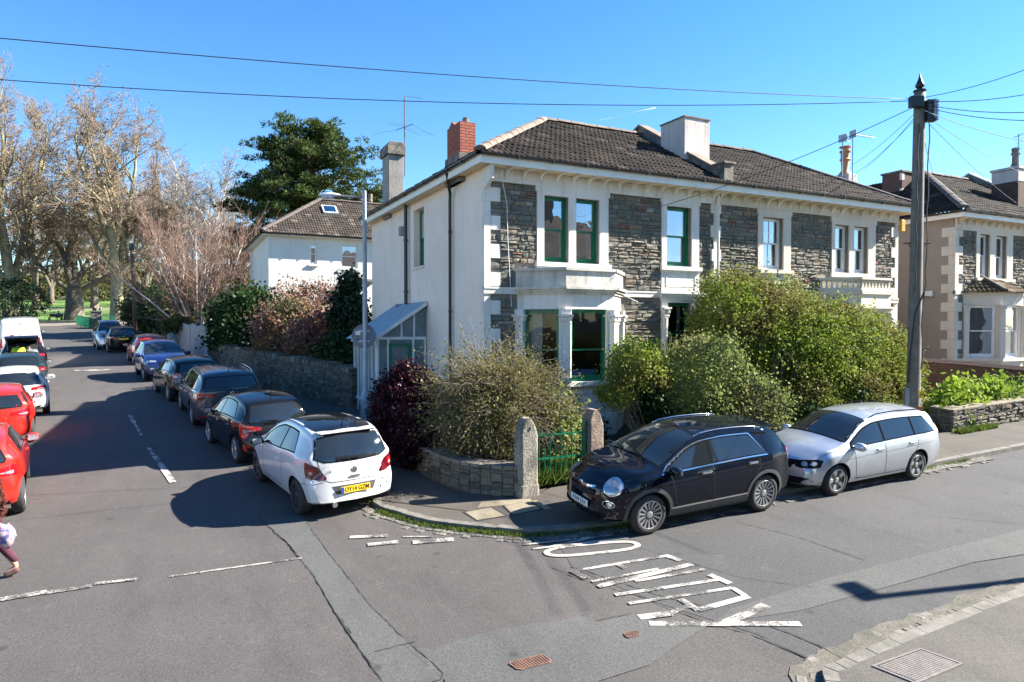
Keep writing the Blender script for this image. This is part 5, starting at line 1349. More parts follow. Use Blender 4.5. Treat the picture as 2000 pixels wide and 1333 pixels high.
class Car:
    def __init__(c, name, label, paint, S, group='cars parked along the kerbs'):
        c.S = S; c.L, c.W = S['L'], S['W']; c.r = S.get('r', .32); c.xf = c.L-S['fo']; c.xr = c.xf-S['wb']; c.wb = S['wb']
        c.T = pchip(S['top']); c.Bf = pchip(S['belt']); c.zb = S.get('zb', .19); c.tum = S.get('tumble', .42)
        c.root = empty(name, (0, 0, 0), 0, label, S.get('cat', 'car'), group)
        c.paint = paint; c.body = None
        c.make_body()
    def B(c, x): return min(c.Bf(x), c.T(x)-.035)
    def Wp(c, x):
        k = sst((x-(c.L-1.0))/1.0)**1.4*c.S.get('kF', .16)+sst((.9-x)/.9)**1.5*c.S.get('kR', .09)
        return c.W*(1-k)
    def wtop(c, x): T, B = c.T(x), c.B(x); return .945*c.Wp(x)-c.tum*max(0, (T-B))
    def deform(c, x, y, z):
        wf = sst((x-(c.L-.8))/.8); wr = sst((.7-x)/.7); q = min(1.2, abs(y)/c.W)
        x -= wf*(c.S.get('cF', .26)*q**2.4); x += wr*c.S.get('cR', .10)*q**2.2
        fp, rp = c.S.get('fp'), c.S.get('rp')
        if fp: x -= wf*pchip(fp)(z)
        if rp: x += wr*pchip(rp)(z)
        return x-c.L/2
    def ring(c, x):
        T, B, W, zb = c.T(x), c.B(x), c.Wp(x), c.zb
        d = min(x, c.L-x); ins = 0
        if d < .09: ins = .09-math.sqrt(max(0, .09**2-(.09-d)**2))
        W -= ins; T -= ins*.35; B = min(B, T-.035); zb2 = zb+ins*.4+sst((.45-x)/.45)*c.S.get('rlift', .06)+sst((x-(c.L-.5))/.5)*.05
        h = B-zb2; wt = .945*W-c.tum*max(0, T-B); rr = min(.10, (T-B)*.5); cr = c.S.get('crown', .035)*min(1, wt/.5)
        P = [(0, zb2), (.6*W, zb2), (.86*W, zb2+.01), (.93*W, zb2+.05), (.955*W, zb2+.12), (.975*W, zb2+.25*h), (.99*W, zb2+.42*h), (1.0*W, zb2+.58*h), (.998*W, zb2+.72*h), (.985*W, zb2+.84*h), (.968*W, zb2+.93*h), (.948*W, B)]
        yT, zT = wt, T-rr
        for k in (.12, .35, .6, .85, 1): P.append((.945*W+(yT-.945*W)*k, B+(zT-B)*k+.0))
        for k in (.25, .5, .75, 1):
            a = PI/2*k; P.append((yT-rr*1.15*(1-math.cos(a)), zT+rr*math.sin(a)*.92))
        y0, z0 = P[-1]
        for k in (.3, .6, .85, 1): P.append((y0*(1-k), z0+(T-z0+cr)*(1-(1-k)**2)))
        return P
    def make_body(c):
        xs = set()
        n = 64
        for i in range(n+1): xs.add(round(c.L*i/n, 4))
        for e in (0, .008, .025, .05, .08, .12, .17, .23): xs.add(e); xs.add(round(c.L-e, 4))
        # extra stations where the outline is steep
        g = sorted(xs); 
        for a, b in zip(g[:-1], g[1:]):
            if abs(c.T(b)-c.T(a)) > .04: xs.add((a+b)/2)
        xs = sorted(xs); V = []; F = []; rings = [c.ring(x) for x in xs]; m = len(rings[0])
        for x, P in zip(xs, rings):
            full = [(y, z) for y, z in P]+[(-y, z) for y, z in P[-2:0:-1]]
            for y, z in full: V.append((c.deform(x, y, z), y, z))
        k = 2*m-2
        for i in range(len(xs)-1):
            for j in range(k): F.append((i*k+j, i*k+(j+1) % k, (i+1)*k+(j+1) % k, (i+1)*k+j))
        F.append(tuple(range(k))[::-1]); F.append(tuple(range((len(xs)-1)*k, len(xs)*k)))
        me = bpy.data.meshes.new('body'); me.from_pydata(V, [], F)
        bm = bmesh.new(); bm.from_mesh(me); bmesh.ops.recalc_face_normals(bm, faces=bm.faces)
        caps = [f for f in bm.faces if len(f.verts) > 8]; bmesh.ops.triangulate(bm, faces=caps)
        c.bvh = BVHTree.FromBMesh(bm); bm.to_mesh(me); bm.free()
        me.materials.append(c.paint); me.materials.append(M['seam'])
        o = bpy.data.objects.new('body', me); COL.objects.link(o)
        # wheel arches
        cut = MB(); ra = c.r+c.S.get('gap', .045)
        for x in (c.xf-c.L/2, c.xr-c.L/2):
            for s_ in (1, -1):
                a_, b_ = sorted((s_*(c.W-.30), s_*(c.W+.3))); cut.lathe([(ra, a_), (ra, b_)], (x, 0, c.r+.005), 40, 'y')
        cm = bpy.data.meshes.new('cut'); cm.from_pydata(cut.v, [], cut.f)
        bm = bmesh.new(); bm.from_mesh(cm); bmesh.ops.recalc_face_normals(bm, faces=bm.faces); bm.to_mesh(cm); bm.free()
        cm.materials.append(c.paint); cm.materials.append(M['seam'])
        for p in cm.polygons: p.material_index = 1
        co = bpy.data.objects.new('cut', cm); COL.objects.link(co)
        md = o.modifiers.new('b', 'BOOLEAN'); md.operation = 'DIFFERENCE'; md.object = co; md.solver = 'EXACT'
        me2 = bpy.data.meshes.new_from_object(o.evaluated_get(bpy.context.evaluated_depsgraph_get()))
        bpy.data.objects.remove(o); bpy.data.objects.remove(co)
        b = meshobj('body', me2, [], c.root, local=True); smooth_angle(b, 32); c.body = b
    # ---- projection of flat outlines onto the body
    def cast(c, pts, P, D, off, step=.05, ctr=None):
        pts = [Vector(p) for p in pts]; dense = []
        for i in range(len(pts)):
            a, b = pts[i], pts[(i+1) % len(pts)]; n = max(1, int((b-a).length/step))
            for k in range(n): dense.append(a.lerp(b, k/n))
        n0 = len(dense); lo = (min(p.x for p in dense), min(p.y for p in dense)); hi = (max(p.x for p in dense), max(p.y for p in dense))
        vs = list(dense); u = lo[0]+step/2
        while u < hi[0]:
            v = lo[1]+step/2
            while v < hi[1]:
                q = Vector((u, v)); ins = False; j = n0-1
                for i in range(n0):
                    a, b = dense[i], dense[j]
                    if (a.y > v) != (b.y > v) and u < (b.x-a.x)*(v-a.y)/(b.y-a.y)+a.x: ins = not ins
                    j = i
                if ins and min((q-w_).length for w_ in dense) > step*.45: vs.append(q)
                v += step
            u += step
        r = delaunay_2d_cdt(vs, [], [list(range(n0))], 1, 1e-5); cen = sum(dense, Vector((0, 0)))/n0
        out = []
        for q in r[0]:
            h = None
            for k in range(8):
                qq = q.lerp(cen, k*.04); h = c.bvh.ray_cast(P(qq), D)
                if h[0] is not None: break
            out.append(h[0]+h[1]*off if h[0] is not None else P(q))
        return out, [list(f) for f in r[2]]
    def decal(c, name, mat, polys, view, off=.003, step=.05, mirror=False, parent=None, both=False):
        """view: 'side' (x from the rear, z), 'front'/'rear' (y, z), 'top' (x, y) or (cx,cy,cz,az) with local (du, dz)"""
        mb = MB(); objs = []
        for pts in polys:
            if view == 'side': P = lambda q: Vector((q.x-c.L/2, 3, q.y)); D = Vector((0, -1, 0))
            elif view == 'front': P = lambda q: Vector((6, q.x, q.y)); D = Vector((-1, 0, 0))
            elif view == 'rear': P = lambda q: Vector((-6, q.x, q.y)); D = Vector((1, 0, 0))
            elif view == 'top': P = lambda q: Vector((q.x-c.L/2, q.y, 4)); D = Vector((0, 0, -1))
            else:
                cx, cy, cz, az = view; a = R(az); n = Vector((math.cos(a), math.sin(a), 0)); t = Vector((-math.sin(a), math.cos(a), 0)); cc = Vector((cx-c.L/2, cy, cz))
                P = lambda q: cc+t*q.x+Vector((0, 0, q.y))+n*1.2; D = -n
            V, F = c.cast(pts, P, D, off, step)
            mb.add(V, F)
        def mk(m_):
            o = m_.build(name, mat, parent or c.root, local=True, recalc=False, smooth=True); return o
        o = mk(mb); objs.append(o)
        if both:
            m2 = MB(); m2.add([(v[0], -v[1], v[2]) for v in mb.v], [f[::-1] for f in mb.f]); objs.append(mk(m2))
        return objs
    def ribbon(c, pts, w):
        pts = [Vector(p) for p in pts]; L_, R_ = [], []
        for i, p in enumerate(pts):
            t = (pts[min(i+1, len(pts)-1)]-pts[max(i-1, 0)]).normalized(); n = Vector((-t.y, t.x))
            L_.append(p+n*w/2); R_.append(p-n*w/2)
        return L_+R_[::-1]
    def glasshouse(c, xa, xc, pillars, xc_top=None, chrome=None, roof_gap=.125, xat=None, trim='trim', low=.035):
        """side glazing: black frame then each pane; xa/xc lower front and rear ends"""
        xc_top = xc_top if xc_top is not None else xc+.12
        bot = [(x, c.B(x)+low) for x in np.linspace(xc, xa, 14)]
        xat_ = xa-.02
        top = []
        for x in np.linspace(xa-.08, xc_top, 22):
            z = c.T(x)-roof_gap
            if z > c.B(x)+low+.04: top.append((float(x), z))
        outline = [(float(a), b) for a, b in bot]+top
        exp = [(a+(.03 if a > (xa+xc)/2 else -.02), b+(.022 if i >= len(bot) else -.018)) for i, (a, b) in enumerate(outline)]
        if chrome: c.decal('window_trim', M[chrome], [[(a+(.02 if a > (xa+xc)/2 else -.018), b+(.016 if i >= len(bot) else -.02)) for i, (a, b) in enumerate(exp)]], 'side', .002, both=True)
        c.decal('window_frame', M[trim], [exp], 'side', .0035, both=True)
        edges = [xa+.1]+list(pillars)+[min(xc, xc_top)-.2]
        for i in range(len(edges)-1):
            a, b = edges[i]-(.03 if i else 0), edges[i+1]+(.03 if i < len(edges)-2 else 0)
            # clip outline to b..a with a slight pillar lean
            poly = clip(outline, a, b)
            if len(poly) > 2: c.decal('side_window', M['carglass'], [poly], 'side', .0055, .07, both=True)
    def windscreen(c, x0, x1, name='windscreen', ins=.05, bow=.10):
        pts = []
        for x in np.linspace(x0, x1, 8): pts.append((float(x), c.wtop(x)-ins+.005))
        q = [(x, y) for x, y in pts]+[(x, -y) for x, y in pts[::-1]]
        # bowed lower edge
        lowe = [(x0+bow*(1-(t*t)), -(c.wtop(x0)-ins)*t) for t in np.linspace(.8, -.8, 7)]
        lowe = [(a if name == 'windscreen' else x0, b) for a, b in lowe]
        c.decal('glass_border', M['trim'], [[(x+(.03 if x > (x0+x1)/2 else -.03)*(1 if name == 'windscreen' else 1), y+(.018 if y > 0 else -.018)) for x, y in q+[(a, -b) for a, b in lowe[::-1]][:0]]], 'top', .003, .09)
        c.decal(name, M['carglass'], [q], 'top', .0055, .08)
    def wheels(c, style='five', inset=.025):
        tm, rm = wheel_meshes(c.r, .205, style)
        for x, s_ in ((c.xf, 1), (c.xf, -1), (c.xr, 1), (c.xr, -1)):
            w_ = bpy.data.objects.new('wheel', None); COL.objects.link(w_); w_.parent = c.root; w_.empty_display_size = .1
            w_.location = (x-c.L/2, s_*(c.Wp(x)-.1025-inset), c.r); w_.rotation_euler = (0, random.uniform(0, 6), 0 if s_ > 0 else PI)
            for nm, me in (('tyre', tm), ('rim', rm)):
                o = bpy.data.objects.new(nm, me); COL.objects.link(o); o.parent = w_
    def arch_trim(c, mat, w=.06, sill=True):
        for x in (c.xf, c.xr):
            r0 = c.r+c.S.get('gap', .045)+.004; zc = c.r+.005; pts = []
            a0 = math.asin(max(-1, (c.zb+.06-zc)/(r0))); a1 = PI-a0
            A = [a0+(a1-a0)*k/22 for k in range(23)]
            outer = [(x+(r0+w)*math.cos(a), zc+(r0+w)*math.sin(a)) for a in A]; inner = [(x+r0*math.cos(a), zc+r0*math.sin(a)) for a in A[::-1]]
            c.decal('arch_trim', mat, [outer+inner], 'side', .012, .04, both=True)
        if sill: c.decal('sill_trim', mat, [[(c.xr+c.r+.10, c.zb+.05), (c.xf-c.r-.10, c.zb+.05), (c.xf-c.r-.10, c.zb+.20), (c.xr+c.r+.10, c.zb+.22)]], 'side', .01, both=True)
    def doors(c, lines, handles):
        for ln in lines: c.decal('door_seam', M['seam'], [c.ribbon(ln, .011)], 'side', .002, .05, both=True)
        for (x, z) in handles:
            h = c.bvh.ray_cast(Vector((x-c.L/2, 3, z)), Vector((0, -1, 0)))
            for s_ in (1, -1):
                mb = MB(); mb.obox((x-c.L/2, s_*(h[0].y+.018), z), (.19, .024, .03)); mb.obox((x-c.L/2, s_*(h[0].y+.004), z), (.21, .012, .05)); mb.build('door_handle', M[c.S['handle']] if c.S.get('handle') else c.paint, c.root, local=True, bevel=.008)
    def mirrors(c, x, mat=None, z=None):
        z = z or c.B(x)+.06
        for s_ in (1, -1):
            mb = MB(); y = s_*(c.Wp(x)*.95+.11); seg = 12; rings = 8; V = []; F = []
            for i in range(rings+1):
                ph = PI*i/rings
                for k in range(seg):
                    th = 2*PI*k/seg; sx_, sy_, sz_ = .075, .125, .085; e = .75
                    f = lambda v: math.copysign(abs(v)**e, v)
                    V.append((x-c.L/2+sx_*f(math.sin(ph)*math.cos(th)), y+sy_*f(math.cos(ph)), z+sz_*f(math.sin(ph)*math.sin(th))))
            for i in range(rings):
                for k in range(seg): F.append((i*seg+k, i*seg+(k+1) % seg, (i+1)*seg+(k+1) % seg, (i+1)*seg+k))
            mb.add(V, F); mb.obox((x-c.L/2, y-s_*.13, z-.05), (.06, .12, .04))
            o = mb.build('mirror', mat or c.paint, c.root, local=True, smooth=True)
            g = MB(); g.obox((x-c.L/2-.073, y+s_*.01, z), (.008, .17, .11)); g.build('mirror_glass', M['clearlens'], o, local=True)
    def plate(c, where, text, z, front=False, w=.52, h=.111, dx=.0):
        D = Vector((-1, 0, 0)) if front else Vector((1, 0, 0)); hts = [c.bvh.ray_cast(Vector((6 if front else -6, yy, z+zz)), D)[0].x for yy in (-.2, 0, .2) for zz in (-.05, .05)]
        x = (max(hts)+.012) if front else (min(hts)-.012); s_ = 1 if front else -1; x += dx*s_
        mb = MB(); mb.box(x-.006, x+.006, -w/2, w/2, z-h/2, z+h/2); o = mb.build('number_plate', M['plate_w' if front else 'plate_y'], c.root, local=True, bevel=.002)
        if text:
            me = text_mesh(text, .105); me.transform(Matrix.Diagonal((.86, .98, 1, 1)))
            Rm = Matrix(((0, 0, 1), (1, 0, 0), (0, 1, 0))).to_4x4() if front else Matrix(((0, 0, -1), (-1, 0, 0), (0, 1, 0))).to_4x4()
            me.transform(Matrix.Translation((x+s_*.0085, (0 if front else -.02), z)) @ Rm); me.materials.append(M['ink'])
            t = bpy.data.objects.new('registration', me); COL.objects.link(t); t.parent = o
            if not front:
                mb = MB(); mb.box(x-.0075, x-.0065, w/2-.05, w/2-.004, z-h/2+.004, z+h/2-.004); mb.build('plate_flag', M['euro'], o, local=True)
        return x
    def disc(c, name, mat, y, z, r, front=False, h=.008, az=None, off=0):
        D = Vector((-1, 0, 0)) if front else Vector((1, 0, 0)); x = c.bvh.ray_cast(Vector((6 if front else -6, y, z)), D)[0].x; s_ = 1 if front else -1
        mb = MB(); mb.lathe([(r, x), (r, x+s_*h), (r*.8, x+s_*(h+.004)), (.001, x+s_*(h+.004))], (0, y, z), 20, 'x'); return mb.build(name, mat, c.root, local=True)
    def wiper(c, y0, z0, y1, z1, rear=True):
        pts = []
        for k in range(5):
            t = k/4; y, z = y0+(y1-y0)*t, z0+(z1-z0)*t; h = c.bvh.ray_cast(Vector((-6, y, z)), Vector((1, 0, 0)))
            pts.append(h[0]+h[1]*.022)
        mb = MB(); mb.tube(pts, [.011, .009, .008, .006, .005], 5); mb.build('wiper', M['trim'], c.root, local=True)
    def rails(c, x0, x1, mat, y=None, lift=.045):
        for s_ in (1, -1):
            mb = MB(); pts = []
            for k in range(11):
                x = x0+(x1-x0)*k/10; yy = (c.wtop(x)-.07); h = c.bvh.ray_cast(Vector((x-c.L/2, yy, 4)), Vector((0, 0, -1)))
                e = min(1, min(k, 10-k)/1.0); pts.append((x-c.L/2, s_*yy, h[0].z+lift*e+.004))
            mb.tube(pts, .012, 6); mb.build('roof_rail', mat, c.root, local=True, smooth=True)
    def antenna(c, x, mat=None):
        z = c.T(x)+.03; mb = MB(); mb.tube([(x-c.L/2, 0, z-.02), (x-c.L/2-.05, 0, z+.05), (x-c.L/2-.16, 0, z+.20)], [.014, .007, .004], 6); mb.build('antenna', M['trim'], c.root, local=True)
    def place(c, pf=None, pr=None, side=1, head=None, at=None, roll=0, lift=0, fixed=False):
        """pf, pr: image points of the near-side front and rear tyre contacts; side +1 = left wheels"""
        S_ = 1.0
        if pf is not None and pr is not None:
            A, B_ = gp(*pf), gp(*pr); h = (A-B_); 
            if head is None: head = math.atan2(h.y, h.x)
            mid = (A+B_)/2; S_ = 1.0 if fixed else max(.9, min(1.06, Vector((h.x, h.y)).length/c.wb))
        else:
            A = gp(*at) if len(at) == 2 else Vector(at); mid = A+Vector((math.cos(head), math.sin(head), 0))*(c.wb/2 if at is not None and c.S.get('_ref', 'rear') == 'rear' else -c.wb/2)
        f = Vector((math.cos(head), math.sin(head), 0)); nrm = Vector((-GA, -GB, 1)).normalized(); f = (f-nrm*f.dot(nrm)).normalized(); l = nrm.cross(f)
        if roll:
            Rr = Matrix.Rotation(roll, 3, f); l = Rr @ l; nrm = Rr @ nrm
        track = (c.Wp(c.xf)+c.Wp(c.xr))/2-.025
        loc = mid-l*side*track-f*(((c.xf+c.xr)/2-c.L/2)*S_)
        pivot = Vector((mid.x, mid.y, gz(mid.x, mid.y)+lift)); loc = pivot-l*side*track*S_-f*(((c.xf+c.xr)/2-c.L/2)*S_)
        c.root.location = loc; c.root.rotation_euler = Matrix((f, l, nrm)).transposed().to_euler(); c.root.scale = (S_, S_, S_)
        return c
def clip(poly, a, b):
    """clip polygon to b <= x <= a"""
    def cl(P, f, inter):
        out = []
        for i in range(len(P)):
            p, q = P[i], P[(i+1) % len(P)]
            if f(p): out.append(p)
            if f(p) != f(q): out.append(inter(p, q))
        return out
    def at(xx): return lambda p, q: (xx, p[1]+(q[1]-p[1])*(xx-p[0])/(q[0]-p[0]))
    P = cl(poly, lambda p: p[0] <= a, at(a))
    return cl(P, lambda p: p[0] >= b, at(b)) if len(P) > 2 else []
def ell(cx, cz, a, b, n=24, e=1.0, rot=0):
    o = []
    for k in range(n):
        t = 2*PI*k/n; x = a*math.copysign(abs(math.cos(t))**e, math.cos(t)); y = b*math.copysign(abs(math.sin(t))**e, math.sin(t))
        o.append((cx+x*math.cos(rot)-y*math.sin(rot), cz+x*math.sin(rot)+y*math.cos(rot)))
    return o
def sym(pts): return pts+[(-y, z) for y, z in pts[::-1] if abs(y) > 1e-6]

# ------------------------------------------------------------------ near front: dark blue crossover (three-quarter front view)
S = dict(L=4.25, W=.895, fo=.86, wb=2.57, r=.345, zb=.22, tumble=.40, cF=.30, cR=.13, kF=.15, kR=.10, handle='chrome', gap=.05, rlift=.10,
         top=[(0, .98), (.05, 1.10), (.16, 1.24), (.34, 1.40), (.52, 1.49), (.8, 1.535), (1.3, 1.57), (1.7, 1.575), (2.15, 1.545), (2.5, 1.46), (2.85, 1.29), (3.15, 1.14), (3.32, 1.09), (3.65, 1.055), (3.9, 1.0), (4.08, .93), (4.2, .84), (4.25, .78)],
         belt=[(0, 1.06), (1, 1.07), (2.5, 1.02), (3.3, .98), (4.25, .82)], fp=[(.2, .07), (.32, .0), (.5, 0), (.62, .03), (.8, .05), (.9, .12)], rp=[(.2, .08), (.35, 0), (.6, 0), (.8, .04), (1.0, .06), (1.3, .0)])
c = Car('crossover_car', 'dark blue crossover with round headlamps at the kerb in front of the green gate', CP['navyblack'], S)
c.glasshouse(3.12, .80, [2.08], xc_top=1.12, chrome='chrome', roof_gap=.14)
c.windscreen(3.16, 2.30); c.wheels('multi'); c.arch_trim(M['greytrim'], .065)
c.decal('sill_strip', M['chrome'], [[(c.xr+.44, .41), (c.xf-.44, .39), (c.xf-.44, .42), (c.xr+.44, .44)]], 'side', .013, both=True)
c.doors([[(2.98, .98), (2.93, .8), (2.86, .5), (2.80, .42)], [(2.07, 1.05), (2.05, .8), (2.03, .42)], [(.98, 1.05), (.96, .9), (1.12, .68), (1.2, .42)], [(2.80, .43), (1.2, .43)]], [(2.22, .93), (1.14, .97)])
c.mirrors(2.98); c.rails(2.3, .75, M['chrome'], lift=.012); c.antenna(.75)
for nm, mt, rr, of in (('headlamp_ring', 'chrome', .165, .004), ('headlamp', 'clearlens', .145, .010)):
    c.decal(nm, M[mt], [ell(0, 0, rr, rr*.82)], (4.0, .63, .83, 32), of, .03, both=True)
c.decal('lamp_bowl', M['alloy'], [ell(-.01, 0, .06, .06)], (4.0, .63, .83, 32), .014, .03, both=True)
c.decal('fog_lamp_ring', M['chrome'], [ell(0, 0, .115, .06)], (4.05, .62, .56, 30), .004, .03, both=True); c.decal('fog_lamp', M['trim'], [ell(0, 0, .10, .048)], (4.05, .62, .56, 30), .008, .03, both=True); c.decal('fog_bulb', M['clearlens'], [ell(.02, 0, .055, .035)], (4.05, .62, .56, 30), .012, .03, both=True)
c.decal('moustache_bar', M['chrome'], [sym([(0, .735), (.28, .765), (.36, .79), (.36, .81), (.26, .795), (0, .765)])], 'front', .006, .04)
c.decal('grille', M['trim'], [sym([(0, .60), (.32, .63), (.40, .72), (.36, .75), (.2, .725), (0, .715)])], 'front', .004, .04)
c.decal('lower_grille', M['trim'], [sym([(0, .26), (.5, .28), (.64, .36), (.58, .40), (.3, .375), (0, .37)])], 'front', .004, .05)
c.decal('skid_plate', M['greytrim'], [sym([(0, .235), (.5, .24), (.7, .36), (.66, .37), (.48, .27), (0, .26)])], 'front', .008, .05)
for k in range(3): c.decal('grille_slat', M['greytrim'], [[(-.33, .635+.028*k), (.33, .635+.028*k), (.34, .643+.028*k), (-.34, .643+.028*k)]], 'front', .007, .05)
bd = c.disc('badge', M['chrome'], 0, .765, .052, True, .014); c.disc('badge_disc', M['redlens'], 0, .765, .042, True, .017)
c.plate('front', 'RX68 XAA', .475, True)
c.decal('tail_lamp', M['redlens'], [ell(0, 0, .13, .15, 20, .7)], (.12, .70, .98, 128), .008, .04, both=True)
c.decal('rear_window', M['carglass'], [sym([(0, 1.10), (.50, 1.10), (.46, 1.36), (0, 1.42)])], 'rear', .005)
mb = MB(); mb.prism([(-c.L/2+.28, -.50), (-c.L/2+.28, .50), (-c.L/2+.62, .52), (-c.L/2+.62, -.52)], 'z', 1.475, 1.505); mb.build('roof_spoiler', c.paint, c.root, local=True, bevel=.012)
for s_ in (.05,): 
    mb = MB(); 
    for a_, b_ in (((3.22, .55), (3.10, -.05)), ((3.24, .0), (3.08, -.55))):
        pts = []
        for k in range(5):
            t = k/4; x = a_[0]+(b_[0]-a_[0])*t; y = a_[1]+(b_[1]-a_[1])*t; h = c.bvh.ray_cast(Vector((x-c.L/2, y, 4)), Vector((0, 0, -1))); pts.append(h[0]+h[1]*.02)
        mb.tube(pts, .009, 5)
    mb.build('wipers', M['trim'], c.root, local=True)
c.place((1270, 1046), (1492, 1000), 1, roll=-.04)

# ------------------------------------------------------------------ silver estate
S = dict(L=4.26, W=.866, fo=.86, wb=2.47, r=.315, zb=.17, tumble=.40, cF=.30, cR=.10, kF=.15, kR=.08, rlift=.09,
         top=[(0, .92), (.04, 1.02), (.12, 1.15), (.25, 1.33), (.36, 1.40), (.8, 1.44), (1.5, 1.46), (2.1, 1.44), (2.45, 1.37), (2.85, 1.18), (3.15, 1.02), (3.35, .96), (3.7, .90), (4.0, .80), (4.15, .72), (4.26, .62)],
         belt=[(0, .98), (1, .97), (2.5, .92), (3.2, .88), (4.26, .6)], fp=[(.2, .06), (.32, 0), (.5, 0), (.62, .05), (.8, .08)], rp=[(.2, .06), (.35, 0), (.6, 0), (.9, .05), (1.2, .0)])
c = Car('estate_car', 'silver estate car with roof rails behind the dark blue crossover', CP['silver'], S)
c.glasshouse(3.02, .32, [2.02, 1.05], xc_top=.62, roof_gap=.12)
c.windscreen(3.10, 2.36); c.wheels('five')
c.doors([[(2.95, .88), (2.93, .7), (2.86, .3), (2.7, .28)], [(2.02, .92), (2.0, .6), (1.98, .28)], [(.98, .94), (.97, .8), (1.15, .5), (1.2, .28)], [(2.7, .28), (1.2, .28)], [(3.0, .74), (2.3, .735), (1.2, .76), (.3, .80)][:0] or [(2.9, .285), (2.7, .282)]], [(2.18, .82), (1.16, .85)])
c.decal('swage_line', M['greytrim'], [c.ribbon([(3.45, .70), (2.6, .735), (1.4, .765), (.35, .80)], .006)], 'side', .0015, .06, both=True)
c.mirrors(2.92); c.rails(2.2, .42, M['trim'], lift=.04); c.antenna(.5)
c.decal('headlamp', M['trim'], [[(-.26, -.05), (-.20, -.075), (.20, -.06), (.25, .07), (.10, .09), (-.24, .045)]], (3.95, .60, .66, 35), .005, .04, both=True)
c.decal('lamp_lens', M['clearlens'], [ell(-.08, 0, .06, .04), ell(.09, .01, .05, .035)], (3.95, .60, .66, 35), .010, .03, both=True)
c.decal('grille', M['trim'], [sym([(0, .53), (.34, .55), (.42, .64), (.40, .71), (.2, .70), (0, .695)])], 'front', .005, .05)
c.decal('grille_trim', M['chrome'], [sym([(0, .70), (.2, .705), (.41, .715), (.41, .73), (.2, .72), (0, .715)])], 'front', .007, .05)
c.decal('lower_grille', M['trim'], [sym([(0, .24), (.62, .27), (.70, .40), (.60, .41), (0, .37)])], 'front', .005, .05)
c.decal('fog_lamp', M['clearlens'], [ell(0, 0, .085, .042, 16, .8)], (3.98, .64, .34, 32), .010, .03, both=True)
c.disc('badge', M['chrome'], 0, .715, .04, True, .012)
c.decal('tail_lamp', M['redlens'], [ell(0, 0, .10, .10, 16, .6)], (.1, .7, .86, 130), .005, .04, both=True)
c.decal('rear_window', M['carglass'], [sym([(0, 1.02), (.55, 1.02), (.50, 1.28), (0, 1.32)])], 'rear', .005)
c.plate('rear', None, .6)
c.place((1635, 969), (1790, 937), 1, roll=-.035)

# ------------------------------------------------------------------ white hatchback (rear three-quarter)
S = dict(L=4.0, W=.857, fo=.80, wb=2.51, r=.315, zb=.20, tumble=.45, cF=.24, cR=.20, kF=.14, kR=.10, rlift=.05, crown=.03,
         top=[(0, .90), (.03, .97), (.12, 1.10), (.26, 1.27), (.38, 1.38), (.5, 1.425), (.8, 1.46), (1.3, 1.485), (1.8, 1.47), (2.2, 1.39), (2.6, 1.21), (2.95, 1.03), (3.2, .95), (3.55, .87), (3.8, .77), (3.92, .68), (4.0, .58)],
         belt=[(0, 1.02), (.8, 1.03), (1.6, .97), (2.6, .90), (4.0, .58)], rp=[(.2, .10), (.32, .0), (.5, 0), (.62, .02), (.70, .085), (.9, .07), (1.1, .03), (1.3, 0)], fp=[(.2, .05), (.4, 0), (.6, .05)])
c = Car('hatchback_car', 'white three door hatchback with black roof nearest the camera on the left street', CP['white'], S)
c.glasshouse(2.82, .78, [1.60], xc_top=1.02, roof_gap=.13)
c.windscreen(2.92, 2.05)
c.decal('black_roof', CP['black'], [[(2.03, .53), (2.03, -.53), (1.2, -.56), (.62, -.52), (.44, -.46), (.44, .46), (.62, .52), (1.2, .56)]], 'top', .004, .09)
c.wheels('dark'); c.antenna(.62); c.mirrors(2.70, CP['black'])
c.doors([[(2.62, .9), (2.60, .7), (2.55, .33)], [(1.42, .97), (1.36, .75), (1.42, .5), (1.5, .33)], [(2.55, .33), (1.5, .33)]], [(1.62, .80)])
c.decal('glass_border', M['trim'], [sym([(0, .945), (.50, .95), (.66, 1.02), (.64, 1.10), (.565, 1.37), (.3, 1.395), (0, 1.40)])], 'rear', .003, .05)
c.decal('rear_window', M['carglass'], [sym([(0, .965), (.48, .97), (.635, 1.03), (.615, 1.10), (.54, 1.345), (.3, 1.37), (0, 1.375)])], 'rear', .0055, .05)
c.decal('brake_light', M['darklens'], [sym([(0, 1.402), (.2, 1.40), (.2, 1.425), (0, 1.427)])], 'rear', .006, .05)
c.decal('tail_lamp', M['darklens'], [[(-.21, .16), (-.16, .17), (.02, .10), (.17, -.09), (.16, -.13), (0, -.12), (-.17, -.09), (-.20, 0)][::1]], (.12, .66, .80, 148), .006, .035, both=True)
c.decal('tail_bulb', M['redlens'], [ell(-.09, .02, .07, .065)], (.12, .66, .80, 148), .010, .03, both=True); c.decal('reverse_bulb', M['clearlens'], [ell(-.09, .0, .03, .03)], (.12, .66, .80, 148), .014, .03, both=True)
c.decal('hatch_seam', M['seam'], [c.ribbon([(.60, 1.0), (.56, .80), (.50, .66), (.40, .62), (-.40, .62), (-.50, .66), (-.56, .80), (-.60, 1.0)], .011)], 'rear', .002, .04)
c.decal('bumper_seam', M['seam'], [c.ribbon([(.86, .60), (.80, .60), (.66, .62), (.52, .64)], .010), c.ribbon([(-.86, .60), (-.80, .60), (-.66, .62), (-.52, .64)], .010)], 'rear', .002, .04)
c.decal('plate_recess', M['greytrim'], [sym([(0, .40), (.33, .41), (.40, .55), (0, .555)])], 'rear', .002, .05)
c.plate('rear', 'OY14 GZM', .475); c.disc('badge', M['chrome'], 0, .795, .055); c.disc('badge_disc', M['greytrim'], 0, .795, .042, h=.010)
c.decal('tailgate_handle', M['chrome'], [ell(0, .685, .10, .022, 16, .6)], 'rear', .012, .03)
